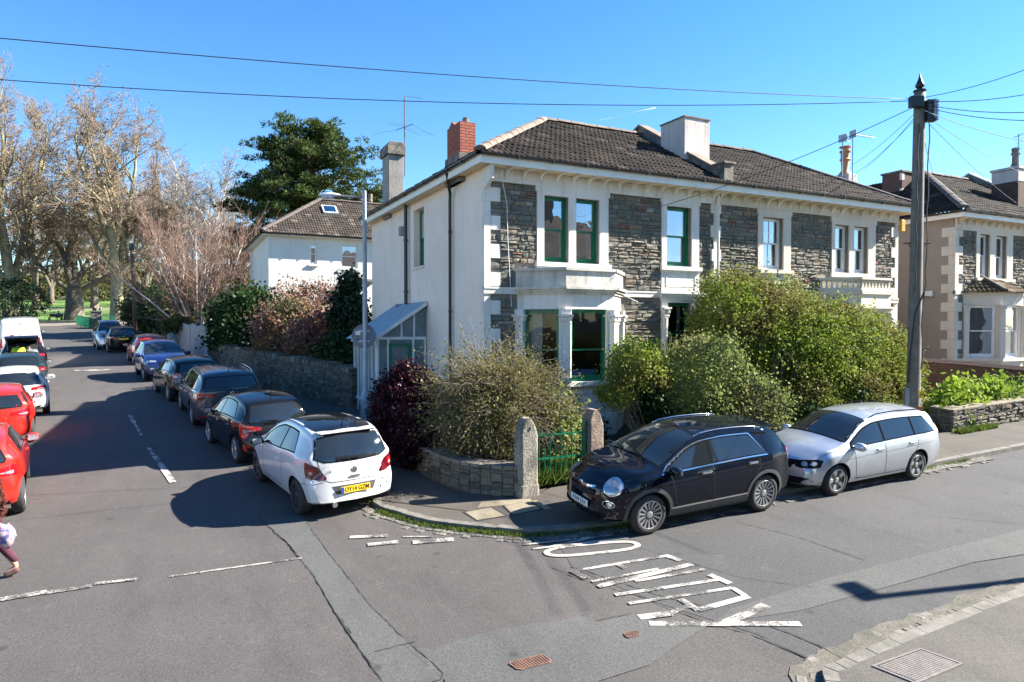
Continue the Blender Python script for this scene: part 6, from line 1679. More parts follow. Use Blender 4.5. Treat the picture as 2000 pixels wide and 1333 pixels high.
me = text_mesh('CORSA', .062, 'model_lettering'); x = c.bvh.ray_cast(Vector((-6, .40, .80)), Vector((1, 0, 0)))[0].x
me.transform(Matrix.Translation((x-.006, .42, .80)) @ Matrix(((0, 0, -1), (-1, 0, 0), (0, 1, 0))).to_4x4() @ Matrix.Rotation(R(8), 4, 'Y')); me.materials.append(M['chrome']); t = bpy.data.objects.new('model_lettering', me); COL.objects.link(t); t.parent = c.root
c.wiper(-.08, .99, .34, .995); c.decal('lower_lip', M['greytrim'], [sym([(0, .245), (.5, .25), (.7, .29), (.7, .30), (0, .27)])], 'rear', .004, .06)
mb = MB(); mb.lathe([(.045, -c.L/2+.02), (.045, -c.L/2+.12)], (0, .37, .245), 16, 'x'); mb.build('exhaust', M['chrome'], c.root, local=True)
mb = MB(); mb.prism([(-c.L/2+.28, -.49), (-c.L/2+.30, .49), (-c.L/2+.50, .52), (-c.L/2+.50, -.52)], 'z', 1.405, 1.43); mb.build('roof_spoiler', c.paint, c.root, local=True, bevel=.012)
c.place((502, 941), (578, 1005), 1)

def hatch_rear(c, zl, zh, wl, wh, lamp, lampmat='redlens', plate=.55, text=None, az=145, wiper=True, badge=True, bul=True):
    c.decal('glass_border', M['trim'], [sym([(0, zl-.02), (wl, zl-.015), (wl+.03, zl+.05), (wh+.02, zh), (0, zh+.02)])], 'rear', .003, .06)
    c.decal('rear_window', M['carglass'], [sym([(0, zl), (wl-.02, zl+.005), (wl, zl+.05), (wh, zh-.02), (0, zh)])], 'rear', .0055, .06)
    cx, cy, cz, pts = lamp
    c.decal('tail_lamp', M[lampmat], [pts], (cx, cy, cz, az), .006, .045, both=True)
    if bul: c.decal('reverse_lamp', M['clearlens'], [[(p[0]*.42-.03, p[1]*.28-.02) for p in pts]], (cx, cy, cz, az), .010, .04, both=True)
    c.decal('hatch_seam', M['seam'], [c.ribbon([(wl, zl-.05), (wl-.06, .62), (wl-.16, .55), (-wl+.16, .55), (-wl+.06, .62), (-wl, zl-.05)], .011)], 'rear', .002, .05)
    c.plate('rear', text, plate)
    if badge: c.disc('badge', M['chrome'], 0, zl-.09, .045)
    if wiper: c.wiper(0, zl+.02, .36, zl+.04)

# ------------------------------------------------------------------ black hatchback behind the white one
S = dict(L=4.03, W=.86, fo=.80, wb=2.57, r=.31, zb=.19, tumble=.44, cF=.24, cR=.18, kF=.14, kR=.09,
         top=[(0, .88), (.03, .95), (.12, 1.10), (.28, 1.28), (.40, 1.36), (.8, 1.42), (1.4, 1.455), (1.9, 1.43), (2.3, 1.33), (2.7, 1.13), (3.0, .99), (3.3, .92), (3.7, .80), (3.9, .68), (4.03, .56)],
         belt=[(0, 1.0), (.9, 1.0), (2.6, .9), (4.03, .56)], rp=[(.2, .08), (.34, 0), (.55, 0), (.68, .06), (.95, .05), (1.2, 0)])
c = Car('hatchback_car', 'black hatchback with large red tail lamps parked just ahead of the white hatchback', CP['black'], S)
c.glasshouse(2.86, .66, [1.88], xc_top=.95, roof_gap=.12); c.windscreen(2.96, 2.15); c.wheels('fan'); c.mirrors(2.76); c.antenna(.6)
c.doors([[(2.7, .9), (2.65, .3)], [(1.86, .92), (1.84, .3)], [(.9, .95), (1.05, .55), (1.15, .3)], [(2.65, .3), (1.15, .3)]], [(2.0, .80), (1.02, .83)])
hatch_rear(c, .96, 1.32, .60, .50, (.12, .64, .80, [(-.24, .12), (-.20, .16), (.02, .10), (.24, .06), (.25, .0), (.02, -.04), (-.06, -.17), (-.20, -.15)]), plate=.50)
c.decal('reflector', M['redlens'], [[(-.08, -.05), (.05, -.07), (.09, .04), (-.03, .09)]], (.12, .74, .42, 140), .006, .04, both=True)
c.place((407, 866), (458, 905), 1)
# ------------------------------------------------------------------ grey estate
S = dict(L=4.85, W=.92, fo=.93, wb=2.84, r=.335, zb=.19, tumble=.40, cF=.28, cR=.14, kF=.14, kR=.08,
         top=[(0, .96), (.04, 1.05), (.16, 1.18), (.34, 1.35), (.46, 1.41), (.9, 1.45), (1.8, 1.475), (2.5, 1.45), (2.9, 1.36), (3.3, 1.16), (3.6, 1.02), (3.9, .96), (4.3, .87), (4.7, .74), (4.85, .60)],
         belt=[(0, 1.0), (1, .99), (3, .93), (4.85, .6)], rp=[(.2, .06), (.34, 0), (.6, 0), (.75, .03), (1.1, 0)])
c = Car('estate_car', 'dark grey estate with silver roof rails parked beside the stone wall', CP['grey'], S)
c.glasshouse(3.46, .42, [2.42, 1.30], xc_top=.78, roof_gap=.12, chrome='chrome'); c.windscreen(3.58, 2.85); c.wheels('ten'); c.mirrors(3.34); c.rails(2.7, .5, M['chrome'], lift=.035); c.antenna(.55)
c.doors([[(3.3, .9), (3.25, .3)], [(2.4, .94), (2.36, .3)], [(1.32, .96), (1.5, .5), (1.6, .3)], [(3.25, .3), (1.6, .3)]], [(2.56, .82), (1.5, .85)])
hatch_rear(c, 1.02, 1.34, .66, .58, (.10, .68, .90, [(-.28, .07), (-.10, .09), (.30, .02), (.30, -.02), (.02, -.06), (-.26, -.10)]), plate=.66, az=150)
c.decal('reflector', M['redlens'], [[(-.16, -.02), (.16, -.015), (.16, .02), (-.16, .02)]], (.12, .70, .36, 145), .006, .05, both=True)
c.place((352, 801), (374, 831), 1)
HEAD = math.atan2(.989, -.146)
def simple(name, label, paint, S, style='five', lamp=None, az=145, zl=.98, zh=1.32, wl=.6, wh=.5, plate=.55, text=None, rails=None, gh=None, chrome=None, lampmat='redlens', front=False, drs=True):
    c = Car(name, label, CP[paint], S); g = gh or (c.L*.71, c.L*.15, [c.L*.47], c.L*.22)
    c.glasshouse(g[0], g[1], g[2], xc_top=g[3], roof_gap=.12, chrome=chrome); c.windscreen(g[0]+.1, g[0]-.72); c.wheels(style); c.mirrors(g[0]-.12)
    if drs: c.doors([[(g[0]-.18, c.B(g[0])), (g[0]-.2, .32)], [(c.L*.465, c.B(2)), (c.L*.46, .32)], [(g[0]-.2, .32), (c.L*.3, .32)]], [(c.L*.49, c.B(2)-.11)])
    if not front: hatch_rear(c, zl, zh, wl, wh, lamp, lampmat, plate, text, az)
    if rails: c.rails(c.L*.58, c.L*.1, M['chrome'])
    return c
RIO = S
HB = dict(L=4.06, W=.87, fo=.82, wb=2.59, r=.32, zb=.19, tumble=.46, cF=.24, cR=.24, kF=.14, kR=.10,
          top=[(0, .90), (.03, .96), (.12, 1.08), (.28, 1.25), (.42, 1.34), (.8, 1.41), (1.4, 1.448), (1.9, 1.42), (2.3, 1.32), (2.7, 1.13), (3.0, .99), (3.3, .93), (3.7, .82), (3.92, .70), (4.06, .56)],
          belt=[(0, 1.0), (.9, 1.02), (2.6, .9), (4.06, .56)], rp=[(.2, .12), (.32, .02), (.5, 0), (.66, .03), (.9, .07), (1.1, 0)])
FH = dict(HB, L=4.36, wb=2.65, fo=.87, W=.91, r=.325, cR=.16, top=[(x*4.36/4.06, z*1.015) for x, z in HB['top']], belt=[(x*4.36/4.06, z) for x, z in HB['belt']])
c = simple('hatchback_car', 'black hatchback with tall red lamps third from the white hatchback up the street', 'black', FH, 'five', (.12, .70, .92, [(-.16, .12), (-.05, .13), (.13, .05), (.13, -.10), (-.02, -.12), (-.16, -.05)]), gh=(3.08, .62, [2.02], .95)); c.rails(2.5, .5, CP['black'], lift=.01)
c.place((302, 767), (327, 784), 1, fixed=True)
# blue crossover facing the camera
SU = dict(L=4.45, W=.92, fo=.90, wb=2.68, r=.35, zb=.22, tumble=.40, cF=.26, cR=.12, kF=.12, kR=.08,
          top=[(0, 1.0), (.05, 1.12), (.2, 1.36), (.4, 1.52), (.9, 1.60), (1.6, 1.62), (2.2, 1.57), (2.6, 1.46), (3.0, 1.26), (3.3, 1.12), (3.6, 1.07), (4.0, 1.01), (4.3, .92), (4.45, .80)],
          belt=[(0, 1.1), (1, 1.1), (3, 1.02), (4.45, .8)], rp=[(.2, .06), (.4, 0), (.8, .02), (1.1, 0)], fp=[(.2, .05), (.4, 0), (.8, .05)])
def front_face(c, z, pl, grille=True):
    L = c.L
    c.decal('headlamp', M['clearlens'], [[(-.24, -.02), (.2, -.05), (.24, .04), (.0, .06), (-.24, .03)]], (L-.3, c.W*.7, z, 35), .006, .05, both=True)
    c.decal('grille', M['trim'], [sym([(0, z-.24), (.32, z-.22), (.42, z-.02), (0, z)])], 'front', .005, .06)
    c.decal('lower_grille', M['trim'], [sym([(0, .28), (.6, .32), (.6, .42), (0, .40)])], 'front', .005, .06)
    c.disc('badge', M['chrome'], 0, z-.06, .05, True); c.plate('front', None, pl, True)
c = simple('crossover_car', 'bright blue crossover facing the camera between the red and black cars', 'blue', SU, front=True, gh=(3.2, .5, [2.1, 1.1], .8), chrome='chrome'); front_face(c, .86, .52)
c._h = HEAD+PI
g0 = gp(274, 745); c.place(at=(g0.x, g0.y, 0), head=HEAD+PI, side=-1) if False else None
d0 = Vector((math.cos(HEAD), math.sin(HEAD), 0))
def put(c, x, y, head): 
    """centre of the car on the ground at x, y"""
    f = Vector((math.cos(head), math.sin(head), 0)); nrm = Vector((-GA, -GB, 1)).normalized(); f = (f-nrm*f.dot(nrm)).normalized(); l = nrm.cross(f)
    c.root.location = (x, y, gz(x, y)); c.root.rotation_euler = Matrix((f, l, nrm)).transposed().to_euler()
def put_near(c, px, side, head, which='rear'):
    """image point of one tyre contact; side +1 = the car's left wheels"""
    g = gp(*px); f = Vector((math.cos(head), math.sin(head), 0)); l = Vector((-f.y, f.x, 0)); xw = (c.xr if which == 'rear' else c.xf)-c.L/2
    p = g-f*xw-l*side*(c.W-.03); put(c, p.x, p.y, head)
put_near(c, (280, 744), -1, HEAD+PI, 'front')
c = simple('hatchback_car', 'bright red hatchback half hidden behind the blue crossover', 'red', dict(HB, top=[(x, z*1.07) for x, z in HB['top']]), 'five', (.12, .66, .86, [(-.14, .10), (.1, .06), (.1, -.08), (-.14, -.08)])); put_near(c, (260, 713), 1, HEAD)
c = simple('crossover_car', 'black crossover with yellow rear plate parked in front of the silver people carrier', 'black', dict(SU, L=4.6), 'five', (.10, .72, 1.0, [(-.14, .07), (.16, .05), (.16, -.06), (-.14, -.07)]), zl=1.12, zh=1.45, wl=.66, wh=.55, plate=.88, gh=(3.3, .5, [2.1, 1.1], .8)); put_near(c, (209, 689), 1, HEAD)
MP = dict(SU, L=4.9, wb=3.0, top=[(0, 1.1), (.05, 1.3), (.2, 1.65), (.5, 1.85), (1.5, 1.9), (2.6, 1.88), (3.1, 1.75), (3.6, 1.42), (3.9, 1.22), (4.3, 1.12), (4.7, .98), (4.9, .8)], belt=[(0, 1.15), (4, 1.1), (4.9, .8)])
c = simple('people_carrier', 'silver people carrier facing the camera farthest along the right kerb', 'silver', MP, front=True, gh=(3.7, .4, [2.6, 1.4], .6)); front_face(c, .92, .5); put_near(c, (189, 684), -1, HEAD+PI, 'front')

# ------------------------------------------------------------------ left row
c = simple('hatchback_car', 'shiny red hatchback nearest the camera in the left row', 'red', HB, 'five', (.10, .66, .84, [(-.20, .07), (-.14, .10), (.10, .05), (.26, .03), (.26, -.03), (.05, -.07), (-.18, -.09)]), zl=1.0, zh=1.28, wl=.60, wh=.5, plate=.60, az=148, gh=(2.88, .74, [1.86], 1.02)); c.decal('rear_skirt', M['trim'], [sym([(0, .22), (.6, .24), (.78, .30), (.7, .36), (.4, .33), (0, .32)])], 'rear', .004); c.decal('skirt_trim', M['chrome'], [sym([(.3, .345), (.7, .37), (.7, .385), (.3, .36)])], 'rear', .006) if False else None
put_near(c, (52, 998), -1, HEAD-R(1)); rc = c
c = simple('hatchback_car', 'second red hatchback, half hidden by the nearest red car', 'red', HB, 'ten', (.10, .66, .84, [(-.20, .07), (-.14, .10), (.10, .05), (.26, .03), (.26, -.03), (.05, -.07), (-.18, -.09)]), zl=1.0, zh=1.28, wl=.60, wh=.5, plate=.60, az=148, gh=(2.88, .74, [1.86], 1.02))
g = rc.root.location; q = gp(70, 858); put_near(c, (70, 862), -1, HEAD)
c = simple('hatchback_car', 'white hatchback with wide dark rear window in the left row behind the red cars', 'white', dict(FH, cR=.2), 'dark', (.10, .68, .90, [(-.24, .03), (-.18, .07), (.20, .03), (.22, -.05), (.1, -.06), (-.22, -.04)]), zl=1.02, zh=1.36, wl=.68, wh=.55, plate=.45, az=150, gh=(3.1, .7, [2.0], 1.0)); c.decal('rear_skirt', M['trim'], [sym([(0, .22), (.7, .24), (.82, .36), (.6, .36), (0, .34)])], 'rear', .004)
put_near(c, (98, 806), -1, HEAD)
q1, q2 = gp(98, 806), gp(93, 730)
c = simple('hatchback_car', 'dark teal hatchback between the white hatchback and the car with its boot open', 'darkgreen', FH, 'five', (.12, .70, .90, [(-.16, .06), (.1, .05), (.1, -.06), (-.16, -.06)]), zl=1.02, zh=1.34)
qq = q1.lerp(q2, .5); f = Vector((math.cos(HEAD), math.sin(HEAD), 0)); l = Vector((-f.y, f.x, 0)); p = qq-f*(c.xr-c.L/2)+l*(c.W-.03); put(c, p.x, p.y, HEAD)
# black estate with the boot open
OB = dict(SU, L=4.6, top=[(0, .80), (.10, .84), (.20, 1.1), (.30, 1.50), (.45, 1.56), (.9, 1.60), (1.6, 1.62), (2.2, 1.57), (2.6, 1.46), (3.0, 1.26), (3.3, 1.12), (3.6, 1.07), (4.0, 1.01), (4.4, .92), (4.6, .80)])
c = Car('crossover_car', 'black crossover with its boot open and a person leaning in', CP['black'], OB)
c.glasshouse(3.3, .5, [2.1, 1.1], xc_top=.8, roof_gap=.12); c.windscreen(3.4, 2.6); c.wheels('five'); c.mirrors(3.2)
c.decal('boot_opening', M['seam'], [sym([(0, .72), (.62, .72), (.62, 1.0), (.52, 1.46), (0, 1.50)])], 'rear', .004, .06)
c.decal('tail_lamp', M['redlens'], [[(-.14, .05), (.10, .05), (.10, -.06), (-.14, -.06)]], (.14, .74, .98, 135), .006, .05, both=True)
mb = MB(); mb.prism([(-c.L/2+.45, 1.60), (-c.L/2-.42, 1.92), (-c.L/2-.72, 1.86), (-c.L/2-.72, 1.80), (-c.L/2-.42, 1.85), (-c.L/2+.45, 1.55)], 'y', -.62, .62); tg = mb.build('tailgate', c.paint, c.root, local=True, bevel=.02)
mb = MB(); mb.prism([(-c.L/2+.30, 1.60), (-c.L/2-.36, 1.83), (-c.L/2-.36, 1.825), (-c.L/2+.30, 1.592)], 'y', -.5, .5); mb.build('tailgate_glass', M['carglass'], tg, local=True)
mb = MB()
for s_ in (1, -1): mb.tube([(-c.L/2+.28, s_*.56, 1.15), (-c.L/2-.12, s_*.56, 1.74)], .011, 6)
mb.build('gas_struts', M['chrome'], c.root, local=True)
put_near(c, (93, 730), -1, HEAD); boot_car = c
# white van
VN = dict(L=5.6, W=.98, fo=.95, wb=3.4, r=.35, zb=.28, tumble=.10, cF=.2, cR=.03, kF=.1, kR=.03, crown=.04,
          top=[(0, 2.30), (.04, 2.42), (.3, 2.47), (2, 2.5), (3.8, 2.48), (4.2, 2.35), (4.6, 1.95), (4.9, 1.55), (5.1, 1.35), (5.4, 1.18), (5.6, .95)], belt=[(0, 1.35), (4.4, 1.35), (5.6, .9)])
c = Car('panel_van', 'tall white panel van at the top of the left row', CP['vanwhite'], dict(VN, cat='van'))
c.windscreen(5.0, 4.35, ins=.06); c.wheels('dark'); c.mirrors(4.7, M['trim'], 1.6)
c.decal('side_window', M['carglass'], [[(4.75, 1.4), (4.35, 1.95), (3.9, 1.95), (3.9, 1.4)]], 'side', .005, both=True)
c.decal('rear_door_seam', M['seam'], [c.ribbon([(0, .55), (0, 2.3)], .015), c.ribbon([(-.8, .55), (.8, .55)], .015), c.ribbon([(-.8, 2.25), (.8, 2.25)], .02), c.ribbon([(-.8, 1.55), (.8, 1.55)], .02)], 'rear', .003)
c.decal('tail_lamp', M['redlens'], [[(.78, 1.0), (.92, 1.0), (.92, 1.5), (.78, 1.5)]], 'rear', .005, both=True)
c.decal('door_handle', M['redlens'], [[(.28, 1.62), (.42, 1.62), (.42, 1.67), (.28, 1.67)]], 'rear', .01)
g = boot_car.root.location+d0*6.2; put(c, g.x-.15, g.y, HEAD)
# ================================================================== VEGETATION
rng = np.random.default_rng(11)
def leaf_mat(name, c1, c2, c3=None, trans=.3, rough=.62, cl=.6, spec=.12):
    m, nt, b, out = newmat(name); co = geoco(nt)
    gi = N(nt, 'ShaderNodeNewGeometry').outputs['Random Per Island']
    col = mixc(nt, gi, c4(c1), c4(c2))
    f = ramp(nt, noise(nt, co, cl, 4, .6), .4, .65)
    col = mixc(nt, f, col, c4(c3 or tuple(x*.6 for x in c1)))
    nt.links.new(col, b.inputs['Base Color']); b.inputs['Roughness'].default_value = rough; b.inputs['Specular IOR Level'].default_value = spec
    t = N(nt, 'ShaderNodeBsdfTranslucent'); nt.links.new(col, t.inputs['Color'])
    mx = N(nt, 'ShaderNodeMixShader'); mx.inputs[0].default_value = trans
    nt.links.new(b.outputs[0], mx.inputs[1]); nt.links.new(t.outputs[0], mx.inputs[2]); nt.links.new(mx.outputs[0], out.inputs[0])
    return m
LM = {
 'purple': leaf_mat('leaf_purple', (.020, .006, .010), (.050, .013, .021), (.014, .005, .008), .15, .35),
 'olive': leaf_mat('leaf_olive', (.13, .125, .035), (.19, .165, .06), (.12, .095, .05)),
 'hedge': leaf_mat('leaf_hedge', (.15, .22, .028), (.25, .29, .045), (.15, .12, .045), .35, cl=.7),
 'lime': leaf_mat('leaf_lime', (.20, .30, .03), (.30, .38, .05), (.12, .20, .03), .35),
 'grey_green': leaf_mat('leaf_grey_green', (.19, .24, .06), (.28, .32, .10), (.15, .15, .06), .35),
 'dark': leaf_mat('leaf_dark', (.022, .05, .014), (.045, .08, .022), (.015, .03, .01), .15, .5),
 'holly': leaf_mat('leaf_holly', (.015, .035, .012), (.04, .065, .022), (.01, .02, .008), .1, .45, spec=.25),
 'pink': leaf_mat('blossom_pink', (.30, .12, .12), (.20, .13, .08), (.10, .10, .04), .3),
 'pine': leaf_mat('pine_needles', (.05, .085, .022), (.11, .14, .035), (.03, .05, .018), .15, cl=.35),
 'grass': leaf_mat('grass_blades', (.085, .13, .022), (.15, .20, .035), (.06, .09, .02), .4, cl=2),
 'ivy': leaf_mat('ivy', (.07, .08, .025), (.14, .10, .04), (.04, .06, .02), .2),
 'seed': leaf_mat('seed_balls', (.16, .075, .045), (.22, .11, .06), (.12, .06, .04), .1)}
BM = {'plane': pm('bark_plane', (.30, .27, .16), .9, (.16, .14, .085), 1.2, fine=.3, fscale=6), 'dark': pm('bark_dark', (.095, .08, .058), .9, (.14, .12, .085), 2, fine=.2),
      'birch': pm('bark_birch', (.58, .55, .50), .8, (.30, .26, .22), 3, fine=.2, fscale=12), 'twig': pm('twigs_brown', (.26, .20, .13), .9, (.19, .14, .095), .8),
      'twig_red': pm('twigs_reddish', (.24, .145, .105), .9, (.16, .10, .075), .8), 'twig_grey': pm('twigs_grey', (.26, .22, .19), .85, (.15, .12, .095), 2), 'pine': pm('bark_pine', (.16, .09, .055), .9, (.10, .06, .04), 1)}
def leafmesh(name, P, size, elong=1.6, up=.3, seed=0, spread=None, dirs=None):
    """one small bent leaf per point: two triangles-fans as a rhombus"""
    r = np.random.default_rng(seed); n = len(P); size = np.broadcast_to(np.asarray(size), (n,))*r.uniform(.4, 1.65, n)
    a = r.normal(size=(n, 3)) if dirs is None else dirs+r.normal(size=(n, 3))*.35
    a[:, 2] += up; a /= np.linalg.norm(a, axis=1)[:, None]
    b = np.cross(a, r.normal(size=(n, 3))); b /= np.linalg.norm(b, axis=1)[:, None]+1e-9
    L = (a*size[:, None]*elong/2); W_ = b*(size[:, None]/2)
    V = np.empty((n, 4, 3)); V[:, 0] = P-L; V[:, 1] = P+W_; V[:, 2] = P+L; V[:, 3] = P-W_
    F = np.arange(n*4).reshape(n, 4); return npmesh(name, V.reshape(-1, 3), F)
def segmesh(name, segs, k=4):
    """segs: array (n, 8) p0, p1, r0, r1 -> open tubes"""
    S_ = np.asarray(segs, dtype=np.float64); n = len(S_); p0, p1 = S_[:, :3], S_[:, 3:6]; d = p1-p0; d /= np.linalg.norm(d, axis=1)[:, None]+1e-9
    ref = np.where(np.abs(d[:, 2:3]) < .9, np.array([[0, 0, 1.]]), np.array([[1., 0, 0]])); a = np.cross(d, ref); a /= np.linalg.norm(a, axis=1)[:, None]; b = np.cross(d, a)
    th = 2*PI*np.arange(k)/k; ring = a[:, None]*np.cos(th)[None, :, None]+b[:, None]*np.sin(th)[None, :, None]
    V = np.empty((n, 2, k, 3)); V[:, 0] = p0[:, None]+ring*S_[:, 6][:, None, None]; V[:, 1] = p1[:, None]+ring*S_[:, 7][:, None, None]
    base = (np.arange(n)*2*k)[:, None, None]; i = np.arange(k); q = np.stack([i, (i+1) % k, k+(i+1) % k, k+i], 1)[None]
    return npmesh(name, V.reshape(-1, 3), (base+q).reshape(-1, 4))
def vnorm(v):
    l = math.sqrt(v[0]**2+v[1]**2+v[2]**2)+1e-9; return (v[0]/l, v[1]/l, v[2]/l)
def grow(p, d, L, r, lev, cfg, rd, out, tips):
    """lev counts down; cfg[lev] = (segments, wobble, children, child length ratio, spread angle, upward pull, first child at)"""
    nseg, wob, nch, ratio, ang, trop, first = cfg[lev]; pts = [p]
    step = L/nseg; rr = r
    for i in range(nseg):
        d = vnorm((d[0]+rd.gauss(0, wob), d[1]+rd.gauss(0, wob), d[2]+rd.gauss(0, wob)+trop)); q = (p[0]+d[0]*step, p[1]+d[1]*step, p[2]+d[2]*step)
        r2 = r*(1-(i+1)/nseg*(.62 if lev else .5)); out[lev].append((*p, *q, rr, r2))
        if lev:
            f = (i+1)/nseg
            k = nch/nseg*(1/(1-first)) if f >= first else 0
            k = int(k)+(rd.random() < k-int(k))
            for _ in range(k):
                az = rd.uniform(0, 2*PI); a = vnorm(np.cross(d, (math.cos(az), math.sin(az), .3))); s_, c_ = math.sin(ang*rd.uniform(.6, 1.3)), math.cos(ang)
                nd = vnorm((d[0]*c_+a[0]*s_, d[1]*c_+a[1]*s_, d[2]*c_+a[2]*s_)); 
                grow(q, nd, L*ratio*(1.15-.55*f)*rd.uniform(.7, 1.2), max(r2*.62, cfg['rmin']), lev-1, cfg, rd, out, tips)
        p = q; rr = r2
    if lev == 0: tips.append(p)
    elif nch and lev > 0: grow(p, d, L*ratio*.8, max(rr*.8, cfg['rmin']), lev-1, cfg, rd, out, tips)
def bare_tree(name, label, cat, base, seed, cfg, H, r, starts, bark, twig, seeds=0, group=None, scale=(1, 1, 1), tl=1):
    rd = random.Random(seed); top = max(k for k in cfg if isinstance(k, int)); out = {i: [] for i in range(top+1)}; tips = []
    for (d, L, rr, z0) in starts: grow((0, 0, z0), vnorm(d), L, rr, top, cfg, rd, out, tips)
    if isinstance(starts[0][3], (int, float)) and starts[0][3] > .5: out[top].append((0, 0, -.5, 0, 0, starts[0][3]*.4, r*1.35, r*1.05)); out[top].append((0, 0, starts[0][3]*.4, 0, 0, starts[0][3]+.3, r*1.05, r*.95))
    A = [s for l in range(max(1, top-tl), top+1) for s in out[l]]; B_ = [s for l in range(0, max(1, top-tl)) for s in out[l]]
    root = empty(name, base, 0, label, cat, group); root.scale = scale
    o = meshobj('trunk', segmesh('trunk', A, 8), bark, root, local=True, smooth=True); o2 = meshobj('crown', segmesh('crown', B_, 3), twig, root, local=True)
    if seeds:
        P = np.array(tips); P = P[rng.integers(0, len(P), seeds)]+rng.normal(size=(seeds, 3))*.35
        meshobj('seed_balls', leafmesh('seed_balls', P, .17, 1.1, 0, seed), LM['seed'], root, local=True)
    return root
def at_depth(px, z):
    p = depth(px, 610, z); return (p.x, p.y, gz(p.x, p.y))
# plane trees
PL = {4: (7, .07, 7, .55, .75, .04, .25), 3: (6, .13, 6, .55, .8, .05, .2), 2: (5, .18, 6, .55, .8, .03, .15), 1: (4, .22, 5, .6, .8, .02, .1), 0: (3, .25, 0, 0, 0, .04, 0), 'rmin': .028}
t1 = bare_tree('plane_tree', 'tallest bare plane tree with pale mottled trunk at the left edge of the park', 'tree', at_depth(24, 95), 3, PL, 32, 1.0,
               [((-.22, 0, 1), 19, .62, 5.2), ((.22, .1, 1), 19, .60, 5.2), ((-.05, -.3, 1), 15, .5, 5), ((.6, .1, .8), 10, .4, 5), ((-.7, .1, .7), 10, .4, 4.8)], BM['plane'], BM['twig'], 2600, 'bare plane trees in the park')
t2 = bare_tree('plane_tree', 'stout plane tree with dark ridged trunk in the middle of the park lawn', 'tree', at_depth(146, 97), 8, PL, 22, 1.1,
               [((-.45, 0, 1), 11, .5, 4.2), ((.4, .1, 1), 11, .5, 4.2), ((0, .2, 1), 12, .45, 4.4), ((.9, -.1, .55), 7.5, .35, 3.8), ((-.9, 0, .5), 7.5, .35, 3.8)], BM['dark'], BM['twig'], 900, 'bare plane trees in the park')
t3 = bare_tree('plane_tree', 'plane tree with many upright pale limbs right of the stout dark trunk', 'tree', at_depth(229, 92), 21, PL, 30, .75,
               [((-.16, 0, 1), 15.5, .50, 6.2), ((.16, .1, 1), 15.5, .50, 6.4), ((.05, -.2, 1), 16, .45, 6.2), ((-.5, .2, .9), 9, .32, 5.6), ((.6, -.1, .8), 9, .32, 5.8)], BM['plane'], BM['twig'], 2400, 'bare plane trees in the park')
BG = {3: (6, .09, 7, .5, .8, .04, .3), 2: (5, .17, 6, .55, .8, .03, .15), 1: (4, .22, 6, .6, .8, .03, .1), 0: (3, .25, 0, 0, 0, .02, 0), 'rmin': .035}
protos = [bare_tree('bare_tree', 'x', 'tree', (0, 0, 0), 31+i, BG, 20, .5, [((0, 0, 1), 15, .4, 2.5), ((.3, .2, 1), 12, .3, 2.6), ((-.4, .1, .9), 11, .3, 2.5)], BM['dark'], BM[['twig', 'twig_red', 'twig'][i]], 0, 'bare trees behind the park lawn') for i in range(3)]
spots = [(-55, 115, 1.5, 'beyond the left frame edge behind the tallest plane tree'), (70, 128, 1.35, 'between the tallest and the stout plane trees'), (100, 150, 1.3, 'farther back left of the stout plane tree'), (185, 135, 1.45, 'behind the gap between the stout trunk and the upright limbed plane'),
         (285, 118, 1.25, 'just right of the upright limbed plane tree'), (318, 140, 1.5, 'behind the brown pole and the birch'), (455, 120, .95, 'rising beside the dark pine'),
         (520, 110, .8, 'left of the white house roof under the pine'), (425, 150, 1.2, 'far behind the silver birches'), (350, 180, 1.4, 'far behind the silver birch tops')]
for i, (px, z, s_, lb) in enumerate(spots):
    o = protos[i] if i < 3 else copy_tree(protos[i % 3]); o.location = at_depth(px, z); o.rotation_euler = (0, 0, i*1.7); o.scale = (s_*.95, s_*.95, s_); o['label'] = 'bare brown tree '+lb; o['group'] = 'bare trees behind the park lawn'
BI = {3: (8, .05, 14, .33, .55, .05, .3), 2: (5, .12, 7, .5, .6, .0, .15), 1: (4, .18, 6, .6, .6, -.04, .1), 0: (3, .2, 0, 0, 0, -.10, 0), 'rmin': .022}
for i, (px, z, h, lb) in enumerate([(347, 96, 1.0, 'tall thin silver birch left of the pine with fine violet twigs'), (388, 92, .95, 'slender silver birch nearest the pine with drooping twigs')]):
    bare_tree('birch_tree', lb, 'tree', at_depth(px, z), 50+i, BI, 20, .3, [((.05, 0, 1), 19*h, .22, .8), ((-.2, .1, 1), 16*h, .18, .8), ((.22, 0, 1), 17*h, .18, .8)], BM['birch'], BM['twig_grey'], 0, 'silver birches behind the street')
WB = {2: (8, .045, 16, .42, .5, .012, .22), 1: (5, .10, 8, .5, .5, .03, .15), 0: (4, .14, 0, 0, 0, .03, 0), 'rmin': .011}
st = []
rd = random.Random(4)
for k in range(22):
    a = rd.uniform(0, 2*PI); t_ = rd.uniform(.12, .85); st.append(((math.cos(a)*t_*1.25, math.sin(a)*t_, 1), rd.uniform(6.6, 8.4)*(1-.12*t_), rd.uniform(.05, .09), .1))
bare_tree('white_stemmed_tree', 'leafless fan of white stems with reddish twigs above the street wall', 'tree', at_depth(388, 47), 5, WB, 9, .1, st, BM['birch'], BM['twig_red'], 0, tl=0)
